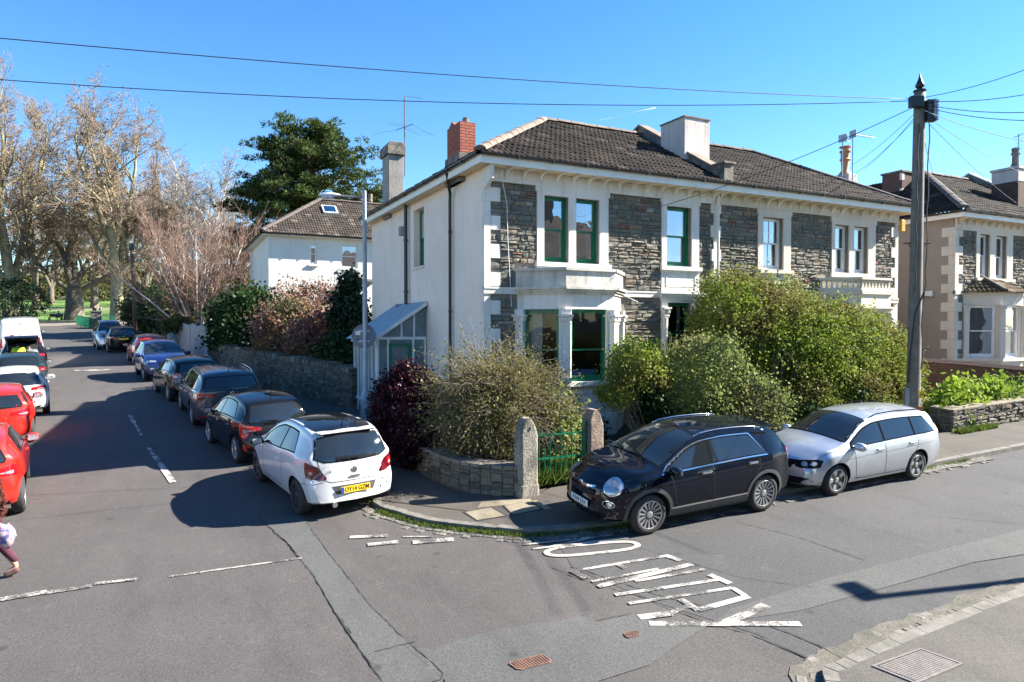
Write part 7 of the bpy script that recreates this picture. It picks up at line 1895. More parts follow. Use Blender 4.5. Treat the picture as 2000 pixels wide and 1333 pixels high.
# far mass of twigs and evergreen shade at the back of the park
def scatter_mass(name, x0, x1, z0, z1, n, hmin, hmax, size, mat, seed, elong=1.5, up=.6):
    r = np.random.default_rng(seed); P = []
    nb = 60; bx = r.uniform(x0, x1, nb); bz = r.uniform(z0, z1, nb); bh = r.uniform(hmin, hmax, nb)
    for i in range(nb):
        c = depth(bx[i], 600, bz[i]); m = n//nb; g = r.normal(size=(m, 3)); g /= np.linalg.norm(g, axis=1)[:, None]; rad = r.uniform(.55, 1, m)[:, None]
        q = g*rad*np.array([[bh[i]*.8, bh[i]*.8, bh[i]*.55]]); q += np.array([[c.x, c.y, gz(c.x, c.y)+bh[i]*.5]]); P.append(q)
    o = meshobj(name, leafmesh(name, np.concatenate(P), size, elong, up, seed), mat); return o
tag(scatter_mass('woodland', -150, 700, 205, 260, 30000, 8, 13, .7, LM['ivy'], 2), 'brown winter woodland closing off the back of the park', 'woodland', kind='stuff')
tag(scatter_mass('undergrowth', -100, 560, 158, 190, 26000, 2.5, 5, .35, LM['ivy'], 3), 'scrubby brown and green undergrowth behind the lawn', 'undergrowth', kind='stuff')

def clump_cloud(ells, nclump, nleaf, cr, seed, shell=.75, zmin=None):
    """points in clumps spread over a union of ellipsoids; ells = [(c, r, weight)]"""
    r = np.random.default_rng(seed); w_ = np.array([e[2] for e in ells], float); w_ /= w_.sum(); P = []; C = []
    for _ in range(nclump):
        e = ells[r.choice(len(ells), p=w_)]; g = r.normal(size=3); g /= np.linalg.norm(g); rad = r.uniform(shell, 1.0)**.5*r.uniform(.86, 1.15) if r.random() < .8 else r.uniform(.3, .9)
        c = np.array(e[0])+g*np.array(e[1])*rad
        if zmin is not None and c[2] < zmin: c[2] = zmin+r.uniform(0, .3)
        C.append(c); k = max(4, int(nleaf*r.uniform(.5, 1.5))); P.append(c+r.normal(size=(k, 3))*cr*r.uniform(.6, 1.3))
    return np.concatenate(P), np.array(C)
def stems_to(C, base, spread, r0, seed, n=None, bend=.25):
    r = np.random.default_rng(seed); segs = []; idx = r.permutation(len(C))[:n or len(C)]
    for i in idx:
        b = np.array(base)+np.array([r.normal()*spread[0], r.normal()*spread[1], 0]); c = C[i]; m = (b+c)/2+np.array([0, 0, abs(c[2]-b[2])*bend*.5])+r.normal(size=3)*.08
        pts = [b*(1-t)**2+2*m*t*(1-t)+c*t*t for t in np.linspace(0, 1, 6)]
        for k in range(5): segs.append((*pts[k], *pts[k+1], r0*(1-k*.15), r0*(1-(k+1)*.15)))
    return segs
def bush(name, label, cat, ells, base, nclump, nleaf, cr, size, mat, seed, stem_mat=None, r0=.012, nst=60, group=None, shell=.75, elong=1.6, up=.3, spread=(.2, .2)):
    root = empty(name, base, 0, label, cat, group); P, C = clump_cloud(ells, nclump, nleaf, cr, seed, shell, base[2]+.08)
    meshobj('foliage', leafmesh('foliage', P, size, elong, up, seed), mat, root)
    meshobj('stems', segmesh('stems', stems_to(C, base, spread, r0, seed, nst), 4), stem_mat or BM['dark'], root); return root
def G_(x, y, dz=0): return (x, y, gz(x, y)+dz)
# purple bush by the lamp post
bush('purple_bush', 'dense dark purple leaved bush on the corner wall beside the lamp post', 'bush', [((4.72, 14.7, 1.35), (.66, .85, .95), 1), ((4.6, 13.7, .85), (.45, .6, .6), .45)], G_(4.95, 14.7), 760, 75, .09, .042, LM['purple'], 1, r0=.014)
# big twiggy bush
def arcs(c, R_, n, seed, r0=.007, up=.5, length=(.7, 1.7)):
    r = np.random.default_rng(seed); segs = []; tips = []; c = np.array(c); R_ = np.array(R_)
    for _ in range(n):
        g = r.normal(size=3); g /= np.linalg.norm(g); g[2] = abs(g[2])*.9-.25; p = c+g*R_*r.uniform(.2, .85); d = g*np.array([1, 1, .8])+np.array([0, 0, up])+r.normal(size=3)*.55; d /= np.linalg.norm(d); L = r.uniform(*length); m = 6
        for k in range(m):
            d = d+np.array([0, 0, -.13])+r.normal(size=3)*.12; d /= np.linalg.norm(d); q = p+d*L/m; segs.append((*p, *q, r0*(1-k/m*.7), r0*(1-(k+1)/m*.7))); p = q
            if r.random() < .8: tips.append(p)
    return segs, np.array(tips)
tb = empty('twiggy_bush', G_(5.9, 12.9), 0, 'large tangled grey-brown twiggy bush with sparse olive leaves behind the corner wall', 'bush')
s1, tp = arcs((6.1, 12.75, 1.35), (1.25, 1.2, 1.2), 2500, 3, .006, .4, (.5, 1.3))
s2, tp2 = arcs((5.9, 12.8, 2.0), (1.2, 1.0, .7), 200, 4, .006, .9, (.7, 1.2))
s3, _ = arcs((5.95, 12.5, .8), (1.0, .8, .6), 400, 5, .007, .5, (.4, .8))
meshobj('stems', segmesh('stems', s1+s2+s3+stems_to(tp[:120], G_(5.9, 12.9), (.4, .3), .02, 2), 3), BM['twig_grey'], tb)
P = np.concatenate([tp]*5+[tp2]*5); P = P+rng.normal(size=P.shape)*.07; P2, _ = clump_cloud([((6.05, 12.7, 1.35), (1.25, 1.1, 1.15), 1), ((5.7, 12.2, 1.0), (1.0, .8, .7), .5)], 520, 52, .12, 33, .5, .75); P = np.concatenate([P, P2]); meshobj('foliage', leafmesh('foliage', P, .026, 1.7, .2, 3), LM['olive'], tb)
bush('ivy_shrub', 'bright green leafy shrub between the twiggy bush and the bay window', 'bush', [((7.0, 12.3, 1.05), (.6, .6, .8), 1), ((6.2, 11.9, .6), (.5, .3, .35), .3)], G_(7, 12.3), 260, 32, .12, .05, LM['grey_green'], 7)
# small tree and shrubs in front of the second window
bush('small_tree', 'small round headed shrub tree with a thin pale trunk right of the bay', 'small tree', [((9.15, 12.15, 2.3), (.62, .6, .55), 1), ((8.65, 12.2, 1.9), (.45, .4, .4), .45), ((9.5, 12.1, 2.0), (.35, .4, .4), .3)], G_(9.35, 12.0), 320, 40, .10, .036, LM['hedge'], 8, BM['twig_grey'], .014, 40, spread=(.06, .06))
bush('round_shrub', 'dark glossy low leaf clump under the small round headed tree', 'bush', [((9.35, 11.9, 1.45), (.22, .24, .35), 1)], G_(9.4, 11.9), 70, 40, .09, .05, LM['dark'], 18, nst=12, spread=(.04, .04))
bush('round_shrub', 'broad grey-green shrub with twiggy middle left of the tall hedge', 'bush', [((10.95, 12.0, 1.95), (1.1, .9, 1.0), 1), ((11.9, 11.6, 1.25), (1.05, .7, .75), .6), ((10.5, 12.1, 1.0), (.8, .7, .6), .4)], G_(11.0, 12), 820, 46, .12, .038, LM['grey_green'], 9, BM['twig_grey'], .013, 150, spread=(.3, .2))
# tall hedge
hb = empty('tall_hedge', G_(15, 12.6), 0, 'tall wide yellow-green hedge covering the ground floor of the right stone house', 'hedge')
E = [((13.1, 13.2, 3.15), (1.25, 1.0, 1.45), 1.1), ((14.3, 13.0, 2.95), (1.5, 1.1, 1.4), 1.2), ((15.6, 12.8, 2.6), (1.5, 1.1, 1.35), 1.1), ((16.9, 12.6, 2.25), (1.4, 1.0, 1.35), 1.0), ((17.75, 12.4, 1.9), (.9, .9, 1.2), .8), ((12.7, 13.4, 1.9), (.7, .8, 1.3), .4), ((16.0, 12.0, 1.5), (2.4, .8, 1.0), .9)]
P, C = clump_cloud(E, 3800, 52, .12, 12, .7, .7)
meshobj('foliage', leafmesh('foliage', P, .036, 1.7, .3, 12), LM['hedge'], hb)
sg = []
for x in np.linspace(12.4, 18.4, 13): sg += stems_to(C[np.abs(C[:, 0]-x) < .8][:42], G_(x, 12.6), (.22, .18), .016, int(x*10), 42, .1)
s4, tp4 = arcs((15.3, 12.7, 2.7), (3.0, 1.0, 1.6), 700, 14, .006, .9, (.5, 1.1))
meshobj('stems', segmesh('stems', sg+s4, 4), BM['twig_grey'], hb)
meshobj('shoots', leafmesh('shoots', np.concatenate([tp4, tp4])+rng.normal(size=(len(tp4)*2, 3))*.04, .04, 1.8, .3, 15), LM['lime'], hb)
bush('ivy_column', 'dark climbing ivy on the wall left of the tall hedge', 'ivy', [((13.35, 14.75, 2.4), (.4, .2, 1.5), 1)], G_(13.3, 14.7), 220, 40, .10, .055, LM['holly'], 19, nst=30)
# low planting
for i, (x, y, s_, mt, lb) in enumerate([(8.5, 13.3, .45, 'dark', 'low dark leafy plant at the foot of the bay'), (8.0, 12.6, .38, 'grey_green', 'pale spiky plant behind the right gate post'), (13.6, 11.3, .5, 'dark', 'shaded low shrub behind the dark crossover roof'), (12.7, 10.95, .3, 'lime', 'small lime green tuft poking over the front wall'), (19.0, 11.6, .35, 'hedge', 'leafy tuft at the right foot of the tall hedge'), (15.3, 11.2, .6, 'dark', 'dark evergreen shrub in the shade of the hedge centre')]):
    bush('garden_plant', lb, 'plant', [((x, y, gz(x, y)+s_*.9), (s_, s_*.9, s_*.8), 1)], G_(x, y), 70, 34, .09, .055, LM[mt], 30+i, nst=20, spread=(.1, .1))
bush('lime_shrub', 'loose lime green leafy shrub behind the low wall at the right edge', 'bush', [((19.0, 11.0, 1.25), (.8, .45, .42), 1), ((20.6, 11.0, 1.3), (1.0, .5, .45), 1), ((18.2, 10.9, .95), (.45, .4, .3), .3)], G_(19.4, 11.0), 170, 22, .15, .075, LM['lime'], 40, BM['twig_grey'], .012, 90, spread=(.8, .2))
# behind the stone wall along the left street
bush('evergreen_bush', 'glossy dark evergreen bush over the far end of the stone wall', 'bush', [((3.3, 34.5, 3.2), (1.7, 1.8, 1.7), 1), ((4.3, 32.5, 2.6), (1.3, 1.4, 1.3), .7)], G_(3.6, 34), 560, 42, .22, .10, LM['dark'], 41, nst=60)
bush('flowering_shrub', 'pink blossoming shrub in the middle of the stone wall garden', 'bush', [((4.6, 29.5, 2.9), (1.5, 1.5, 1.4), 1), ((5.2, 27.5, 2.5), (1.2, 1.3, 1.2), .8)], G_(4.9, 29), 620, 40, .2, .075, LM['pink'], 42, BM['twig_grey'], .015, 160)
bush('evergreen_bush', 'dark rounded evergreen leaning over the near end of the stone wall', 'bush', [((6.0, 25.2, 2.0), (1.3, 1.3, 1.0), 1), ((6.4, 23.6, 1.8), (1.0, 1.0, .8), .8)], G_(6.2, 25), 560, 40, .17, .075, LM['dark'], 43, nst=60)
bush('holly_tree', 'tall loose holly with dark glossy leaves in front of the white house', 'tree', [((6.1, 26.2, 3.5), (.7, .8, 1.1), 1), ((6.1, 26.2, 4.7), (.3, .3, .6), .25), ((6.2, 26.1, 2.6), (.8, .8, .8), .5)], G_(6.3, 26.2), 330, 34, .16, .095, LM['holly'], 44, r0=.03, nst=50, spread=(.08, .08), shell=.4)
bush('brown_shrub', 'pale brown twiggy shrub under the birch stems', 'bush', [((6.5, 36.5, 4.2), (2.4, 1.2, 1.2), 1)], G_(6.5, 36.5), 260, 26, .3, .07, LM['seed'], 45, BM['twig_grey'], .02, 200, spread=(1, .5))
for i, (px, z, w_, h, mt, lb) in enumerate([(300, 62, 2.2, 2.6, 'ivy', 'ivy covered shrub right of the brown pole'), (335, 56, 2.0, 2.6, 'dark', 'dark bush under the birch left side'), (372, 53, 2.0, 2.3, 'ivy', 'brown green bush at the foot of the birch stems'), (282, 75, 2.2, 2.4, 'dark', 'far dark bush beside the park entrance'), (15, 88, 4.5, 3.5, 'holly', 'dark spreading conifer at the foot of the tallest plane tree')]):
    p = at_depth(px, z); bush('street_bush' if i < 4 else 'low_conifer', lb, 'bush', [((p[0], p[1], p[2]+h*.85), (w_, w_, h*.75), 1)], p, 300, 36, .28, .13, LM[mt], 60+i, nst=50, spread=(.5, .5))
# pine
pn = empty('pine_tree', at_depth(606, 66), 0, 'big dark pine with layered clumps of needles rising behind the white house', 'tree')
b0 = np.array(at_depth(606, 66)); r = np.random.default_rng(77); segs = []; P = []; D = []
RT = np.array([Rt.x, Rt.y, 0]); FW_ = np.array([math.sin(YAW), math.cos(YAW), 0])
top = 20.0
trunk = [b0+np.array([0, 0, z])+RT*(.25*math.sin(z*.4)) for z in np.linspace(-.5, top, 14)]
for k in range(13): segs.append((*trunk[k], *trunk[k+1], .42*(1-k/15), .42*(1-(k+1)/15)))
def prof(z):      # half width of the crown, left, right
    return np.interp(z, [7.5, 9, 11, 13, 15, 17, 19, 20.5], [8.0, 8.4, 7.4, 6.6, 5.8, 4.8, 3.0, 1.0]), np.interp(z, [7.5, 9, 11, 13, 15, 17, 19, 20.5], [6.5, 7.0, 7.2, 7.2, 6.5, 3.6, 2.6, 1.0])
for k in range(120):
    z = r.uniform(6.5, 19.3); a = r.uniform(0, 2*PI); wl, wr_ = prof(z); c_, s_ = math.cos(a), math.sin(a); rad = (wr_ if c_ > 0 else wl)*r.uniform(.75, 1.05)
    if abs(c_) < .6: rad *= .8
    tip = b0+np.array([0, 0, z+r.uniform(-.4, .8)])+RT*c_*rad+FW_*s_*rad; st_ = b0+np.array([0, 0, z-rad*.18]); m = (tip+st_)/2+np.array([0, 0, r.uniform(-.5, .3)])
    pts = [st_*(1-t)**2+2*m*t*(1-t)+tip*t*t for t in np.linspace(0, 1, 7)]
    for q in range(6): segs.append((*pts[q], *pts[q+1], .13*(1-q*.14), .13*(1-(q+1)*.14)))
    nc = int(5+rad*1.7)
    for q in range(nc):
        t = r.uniform(.35, 1.05)**.7; c = st_*(1-t)**2+2*m*t*(1-t)+tip*t*t+r.normal(size=3)*np.array([.6, .6, .35])
        segs.append((*pts[min(5, int(t*6))], *c, .04, .02)); n_ = 95; g = r.normal(size=(n_, 3)); g[:, 2] = np.abs(g[:, 2])*.8-.1; g /= np.linalg.norm(g, axis=1)[:, None]; rr = r.uniform(.4, .8)
        P.append(c+g*rr*r.uniform(.5, 1, (n_, 1))*np.array([1.1, 1.1, .95])); D.append(g)
meshobj('crown', leafmesh('crown', np.concatenate(P), .085, 3.0, .2, 5, dirs=np.concatenate(D)*1.5), LM['pine'], pn); meshobj('trunk', segmesh('trunk', segs, 5), BM['pine'], pn)
# grass: verge weeds along the kerb, garden lawn, tufts
def grass(name, pts_fn, n, h, label, seed, mat='grass', w=.010):
    r = np.random.default_rng(seed); P = pts_fn(r, n); n = len(P); a = r.uniform(0, 2*PI, n); hh = h*r.uniform(.4, 1.3, n); lean = r.normal(size=(n, 2))*.35
    B_ = np.stack([np.cos(a), np.sin(a), 0*a], 1)*w; T_ = np.stack([lean[:, 0]*hh, lean[:, 1]*hh, hh], 1)
    V = np.empty((n, 4, 3)); V[:, 0] = P-B_; V[:, 1] = P+B_; V[:, 2] = P+B_*.5+T_*.6; V[:, 3] = P+T_
    return tag(meshobj(name, npmesh(name, V.reshape(-1, 3), np.arange(4*n).reshape(n, 4)), LM[mat]), label, 'grass', kind='stuff')
def along(path, off, wid, lo, hi, dens):
    pts = [np.array(p) for p in path]
    def f(r, n):
        out = []
        while len(out) < n:
            i = r.integers(0, len(pts)-1); t = r.random(); p = pts[i]*(1-t)+pts[i+1]*t; d = pts[i+1]-pts[i]; d /= np.linalg.norm(d)+1e-9; nn = np.array([-d[1], d[0]])
            if not (lo < p[0] < hi): continue
            if math.sin(p[0]*5.1+p[1]*3)+math.sin(p[0]*11+p[1]*7)*.6 < r.uniform(-1.6, .8)*dens: continue
            q = p+nn*(off+r.normal()*wid); out.append((q[0], q[1], gz(q[0], q[1])+.01))
        return np.array(out)
    return f
grass('kerb_weeds', along([p for p in kerb1 if p[1] < 12.3 and p[0] < 16], -.06, .045, 3.2, 6.6, 1.5), 3000, .05, 'green weeds growing along the foot of the corner kerb', 1)
grass('kerb_weeds', along([p for p in kerb1 if p[0] < 17], -.05, .04, 12.5, 15.5, 1.3), 500, .05, 'weeds along the kerb under the silver car', 2)
grass('kerb_moss', along([p for p in kerb2 if p[0] < 13 and p[1] > 2.5], .15, .02, 5.2, 11, .5), 1500, .02, 'thin moss line behind the near kerb', 3)
def area(x0, x1, y0, y1, dz=.0):
    def f(r, n):
        x = r.uniform(x0, x1, n); y = r.uniform(y0, y1, n); return np.stack([x, y, GA*(x-6.54)+GB*(y-8.39)+dz], 1)
    return f
sheet('garden_soil', [(5.95, 11.05), (22.9, 11.0), (22.9, 15), (6.8, 15), (6.8, 19), (5.0, 19), (4.9, 14), (5.0, 12.2)], .14, M['soil'])
sheet('garden_soil', [(5.3, 21.6), (16, 21.6), (16, 39), (2.2, 39), (2.0, 35)], .12, M['soil'])
grass('garden_grass', area(6.0, 12.5, 11.0, 13.2, .14), 16000, .10, 'overgrown grass in the garden behind the green gate', 5)
grass('garden_grass', area(5.9, 7.0, 11.0, 12.0, .14), 2600, .30, 'long bright grass blades right behind the gate', 6, w=.014)
grass('verge_grass', area(17.2, 18.6, 10.6, 12.2, .13), 9000, .12, 'bright grass strip between pole and low wall', 7)
grass('garden_grass', area(5.3, 6.8, 19.6, 23.5, .12), 5000, .25, 'grass in the shaded passage by the lean-to', 8)
grass('verge_grass', area(17.4, 19.0, 10.05, 10.3, .08), 900, .13, 'weeds along the foot of the low right wall', 9, w=.015)
# ================================================================== WALLS, GATE, POLES, WIRES
def drape_mb(mb): mb.v = [(v[0], v[1], v[2]+gz(v[0], v[1])) for v in mb.v]; return mb
def rubble_wall(name, label, path, h, thick, mat, seed, cat='wall', copes=True, cop_h=.12, course=(.07, .14), length=(.12, .38), flat=False, copmat=None):
    P = [Vector(p) for p in path]; mid = P[len(P)//2]; root = empty(name, (mid.x, mid.y, gz(mid.x, mid.y)), 0, label, cat)
    core = MB(); st = MB(); cp = MB(); rnd = random.Random(seed)
    for i in range(len(P)-1):
        a, b = P[i], P[i+1]; L = (b-a).length; F = Fr(a, math.degrees(math.atan2(b.y-a.y, b.x-a.x)))
        n = max(1, int(L/1.5))
        for k in range(n): fbox(core, F, L*k/n, L*(k+1)/n, .0, thick, -.15, h)
        stones(st, F, 0, L, -.1, h, [], seed+i, course, length, (.0, .035), .03)
        if i == len(P)-2:
            F2 = Fr(F(L, 0, 0)[:2], math.degrees(math.atan2(b.y-a.y, b.x-a.x))+90); stones(st, F2, 0, thick, -.1, h, [], seed+40, course, length, (.0, .035), .03)
        if copes:
            u = 0
            while u < L-.03:
                w_ = rnd.uniform(.06, .16) if not flat else rnd.uniform(.4, .7); w_ = min(w_, L-u); hh = cop_h*rnd.uniform(.6, 1.25) if not flat else cop_h
                e = rnd.uniform(-.02, .02) if not flat else rnd.uniform(-.006, .006); fbox(cp, F, u+.006, u+w_-.006, -.04+e, thick+.03+e, h, h+hh); u += w_
    drape_mb(core).build('core', M['mortar'], root); drape_mb(st).build('stonework', mat, root, recalc=False)
    if copes: drape_mb(cp).build('coping', copmat or mat, root, bevel=.008)
    return root
rubble_wall('stone_wall', 'long rubble stone wall with upright coping stones beside the left street', [(1.55, 35.5), (2.9, 30), (3.9, 25.8), (5.0, 21.4)], 1.22, .45, M['rubble'], 3, cop_h=.16)
gw = [gp(740, 862), gp(805, 917), gp(845, 944), gp(900, 966), gp(960, 976), gp(1020, 979)]
gpath = [(4.78, 19.3), (4.7, 16.8)]+[(p.x, p.y) for p in gw[1:]]
gpath = crom(gpath, 3)
rubble_wall('garden_wall', 'low curved stone garden wall at the street corner under the twiggy bush', gpath, .56, .32, M['rubble'], 5, flat=True, cop_h=.07, copmat=M['weathered'], course=(.10, .17), length=(.2, .5))
rubble_wall('garden_wall', 'low shaded stone garden wall behind the dark crossover', [(7.3, 10.92), (12, 10.98), (16.8, 11.0)], .5, .3, M['rubble'], 7, flat=True, cop_h=.06, copmat=M['weathered'])
q = gp(1862, 838); nr_ = gp(2000, 842)
rubble_wall('garden_wall', 'low stone wall with pale slab on top at the right edge', [(17.52, 10.95), (17.48, 10.36), (24.5, 10.3)], .60, .35, M['rubble'], 9, flat=True, cop_h=.05, copmat=M['slab'])
bw = MB(); bw.prism([(10.9, -.1), (14.95, -.1), (14.95, 1.12), (10.9, 1.16)], 'x', 22.95, 23.2); drape_mb(bw); o = bw.build('brick_wall', M['brownbrick'], base=G_(23.1, 13)); tag(o, 'brown brick boundary wall between the two front gardens', 'wall')
cpb = MB()
for k in range(22): y = 10.9+k*.184; cpb.prism([(22.9, 1.17), (23.25, 1.17), (23.075, 1.27)], 'y', y, y+.175)
drape_mb(cpb).build('coping', M['brownbrick'], o)
# path to the right house and terracotta pot
sheet('garden_path', [(18.9, 10.9), (21.9, 10.9), (21.9, 15), (19.6, 15)], .16, M['pave_light'])
q = gp(1755, 794); pot = MB(); pot.lathe([(.16, .0), (.20, .03), (.30, .28), (.33, .42), (.37, .46), (.38, .50), (.35, .53), (.32, .50), (.28, .40), (.01, .38)], (q.x, q.y, gz(q.x, q.y)+.3), 28); pot.f = pot.f[:-1]; pot.m = pot.m[:-1]
o = pot.build('plant_pot', M['terracotta'], base=(q.x, q.y, gz(q.x, q.y)+.3)); tag(o, 'large round terracotta pot on the step beside the telegraph pole', 'plant pot'); smooth_angle(o, 40)
stp = MB(); stp.box(q.x-.6, q.x+.7, q.y-.5, q.y+.8, 0, .30); drape_mb(stp); tag(stp.build('stone_step', M['slab'], base=G_(q.x, q.y)), 'pale stone step carrying the terracotta pot', 'step')
# gate pillars and gate
def pillar(x, y, w_, h, label, seed, mat):
    mb = MB(); rnd = random.Random(seed); a = w_/2; b = .15
    prof = [(0, 1.12), (.22, 1.12), (.24, 1.0), (h*.78, .98), (h*.86, .86), (h*.93, .62), (h, .34)]
    V = []; n = 16
    for (z, s_) in prof:
        for k in range(n):
            t = (k+.5)/n*4; sd = int(t); f = (t-sd)*2-1; p = [(f, -1), (1, f), (-f, 1), (-1, -f)][sd]; sy = max(s_, .8) if z > h*.8 else s_
            V.append((x+p[0]*a*s_+rnd.uniform(-.008, .008), y+p[1]*a*sy*.9+rnd.uniform(-.008, .008), gz(x, y)+.06+z+rnd.uniform(-.01, .01)*(z > .1)))
    F = [(i*n+k, i*n+(k+1) % n, (i+1)*n+(k+1) % n, (i+1)*n+k) for i in range(len(prof)-1) for k in range(n)]+[list(range((len(prof)-1)*n, len(prof)*n))]
    mb.add(V, F); o = mb.build('gate_pillar', mat, base=G_(x, y)); smooth_angle(o, 28); return tag(o, label, 'pillar', 'stone gate pillars')
M['pillar'] = pm('pillar_stone', (.27, .24, .19), .92, (.13, .12, .095), 3, fine=.35, fscale=30, bump=1.0, bscale=22, bdist=.03)
M['pillar_red'] = pm('pillar_stone_red', (.26, .19, .14), .92, (.13, .10, .08), 3, fine=.35, fscale=30, bump=1.0, bscale=22, bdist=.03)
g0 = gp(1034, 980); g1 = onY(1157, 900, 11.15)
pillar(g0.x, g0.y+.14, .36, 1.42, 'weathered stone gate pillar at the right end of the curved wall', 1, M['pillar']); pillar(g1.x, 11.15, .36, 1.38, 'reddish stone gate pillar right of the green gate', 2, M['pillar_red'])
gx0, gx1, gy_ = g0.x+.20, g1.x-.22, 11.08; gt = empty('garden_gate', G_((gx0+gx1)/2, gy_), 0, 'green iron garden gate with thin vertical bars between stone pillars', 'gate'); zb_ = gz(gx0, gy_)+.12
mb = MB(); mb.tube([(gx1, gy_, zb_), (gx1, gy_, zb_+1.18)], .03, 8); mb.tube([(gx0+.02, gy_, zb_), (gx0+.02, gy_, zb_+.97)], .018, 8)
for zz in (.10, .52, .96): mb.box(gx0+.02, gx1, gy_-.008, gy_+.008, zb_+zz-.016, zb_+zz+.016)
mb.box(gx0+.02, gx1, gy_-.01, gy_+.01, zb_+.08, zb_+.14); mb.build('frame', M['green_paint'], gt)
n = 10
for k in range(n):
    x = gx0+.02+(gx1-gx0-.02)*(k+.5)/n; mb = MB(); hh = 1.06 if k % 2 else .72; mb.tube([(x, gy_, zb_+.1), (x, gy_, zb_+hh)], .012, 6); mb.build('bar', M['green_paint'], gt)
# boards, fence and old wall farther up the street
def panel_wall(name, label, px0, px1, z0, z1, h, mat, cat='fence', th=.12):
    a, b = depth(px0, 660, z0), depth(px1, 660, z1); F = Fr((a.x, a.y), math.degrees(math.atan2(b.y-a.y, b.x-a.x))); L = (Vector((b.x, b.y))-Vector((a.x, a.y))).length
    mb = MB(); n = max(2, int(L/.5))
    for k in range(n): fbox(mb, F, L*k/n+.01, L*(k+1)/n-.01, .0, th, -.1, h*(1+.02*math.sin(k*2.3)))
    o = drape_mb(mb).build(name, mat, base=(b.x, b.y, gz(b.x, b.y))); return tag(o, label, cat)
panel_wall('wooden_gate', 'tall pale grey boarded gate at the far end of the stone wall', 372, 412, 41, 36.5, 1.9, M['board'], 'gate')
panel_wall('plank_fence', 'weathered pale board fence overhung with brown ivy', 326, 371, 52, 41.5, 1.75, M['board'], 'fence')
panel_wall('old_wall', 'brown old wall with leaning top beyond the board fence', 288, 325, 64, 52.5, 1.5, M['rubble'], 'wall', .3)
bush('ivy_overhang', 'brown ivy hanging over the top of the board fence', 'ivy', [((depth(345, 640, 46).x, depth(345, 640, 46).y, gz(-.5, 49)+1.75), (1.0, 2.4, .35), 1)], (depth(345, 640, 46).x, depth(345, 640, 46).y, gz(-.5, 49)), 130, 40, .15, .09, LM['ivy'], 90, nst=10)
# lamp post with sign
lp = gp(714, 838); lx, ly = lp.x, lp.y; lz = gz(lx, ly)
lamp = empty('street_lamp', (lx, ly, lz), 0, 'grey lamp post with a short arm standing behind the white hatchback', 'street lamp')
mb = MB(); mb.lathe([(.13, lz), (.13, lz+.85), (.115, lz+.95), (.07, lz+1.05), (.065, lz+3.2), (.052, lz+6.45), (.05, lz+6.5), (.01, lz+6.52)], (lx, ly, 0), 16); smooth_angle(mb.build('post', M['galv'], lamp))
h0 = Vector((lx, ly, lz+6.32)); ad = -Rt*1.0; 
mb = MB(); mb.tube([h0, h0+ad*.45+Vector((0, 0, .03)), h0+ad*.75+Vector((0, 0, .05))], .025, 8); mb.build('arm', M['galv'], lamp)
mb = MB(); c_ = h0+ad*.95+Vector((0, 0, .06)); V = []
for i in range(9):
    t = i/8; rr = math.sin(PI*min(.98, max(.02, t)))**.5; 
    for k in range(10): a = 2*PI*k/10; V.append(c_+ad*((t-.5)*.62)+Fw*(math.cos(a)*.10*rr)+Vector((0, 0, math.sin(a)*.075*rr*(1 if math.sin(a) > 0 else .7))))
mb.add(V, [(i*10+k, i*10+(k+1) % 10, (i+1)*10+(k+1) % 10, (i+1)*10+k) for i in range(8) for k in range(10)]); mb.build('lamp_head', M['white_metal'], lamp, smooth=True)
mb = MB(); mb.obox(c_+Vector((0, 0, -.06))+ad*.05, (.3, .16, .04), Matrix.Rotation(-YAW, 3, 'Z')); mb.build('diffuser', M['clearlens'], lamp)
sc_ = depth(709, 657, (Vector((lx, ly, 0))-Vector((0, 0, 0))).dot(Vector((Fw.x, Fw.y, 0)))-.10)
sg_ = empty('road_sign', sc_, 0, 'round road sign seen from its grey back, strapped to the lamp post', 'road sign')
mb = MB(); Mz = Matrix.Rotation(-YAW, 3, 'Z'); V = []
for yy in (.115, .13):
    for k in range(36): a = 2*PI*k/36; V.append(sc_+Mz @ Vector((math.cos(a)*.33, yy, math.sin(a)*.33)))
mb.add(V, [list(range(36))[::-1], list(range(36, 72))]+[(k, (k+1) % 36, 36+(k+1) % 36, 36+k) for k in range(36)]); mb.build('disc', M['sign_back'], sg_)
mb = MB(); mb.obox(sc_+Mz @ Vector((-.16, .105, -.04)), (.24, .015, .46), Mz); mb.build('backing_plate', M['lead'], sg_)
mb = MB(); mb.obox(sc_+Mz @ Vector((-.16, .09, .08)), (.13, .01, .10), Mz); mb.build('label_plate', M['plate_w'], sg_)
mb = MB(); mb.obox(sc_+Mz @ Vector((-.16, .09, -.10)), (.10, .01, .07), Mz); mb.build('emblem_plate', M['euro'], sg_)
mb = MB()
for zz in (-.14, .14): mb.obox(sc_+Mz @ Vector((0, .10, zz)), (.30, .03, .035), Mz)
mb.build('clamps', M['white_metal'], sg_)
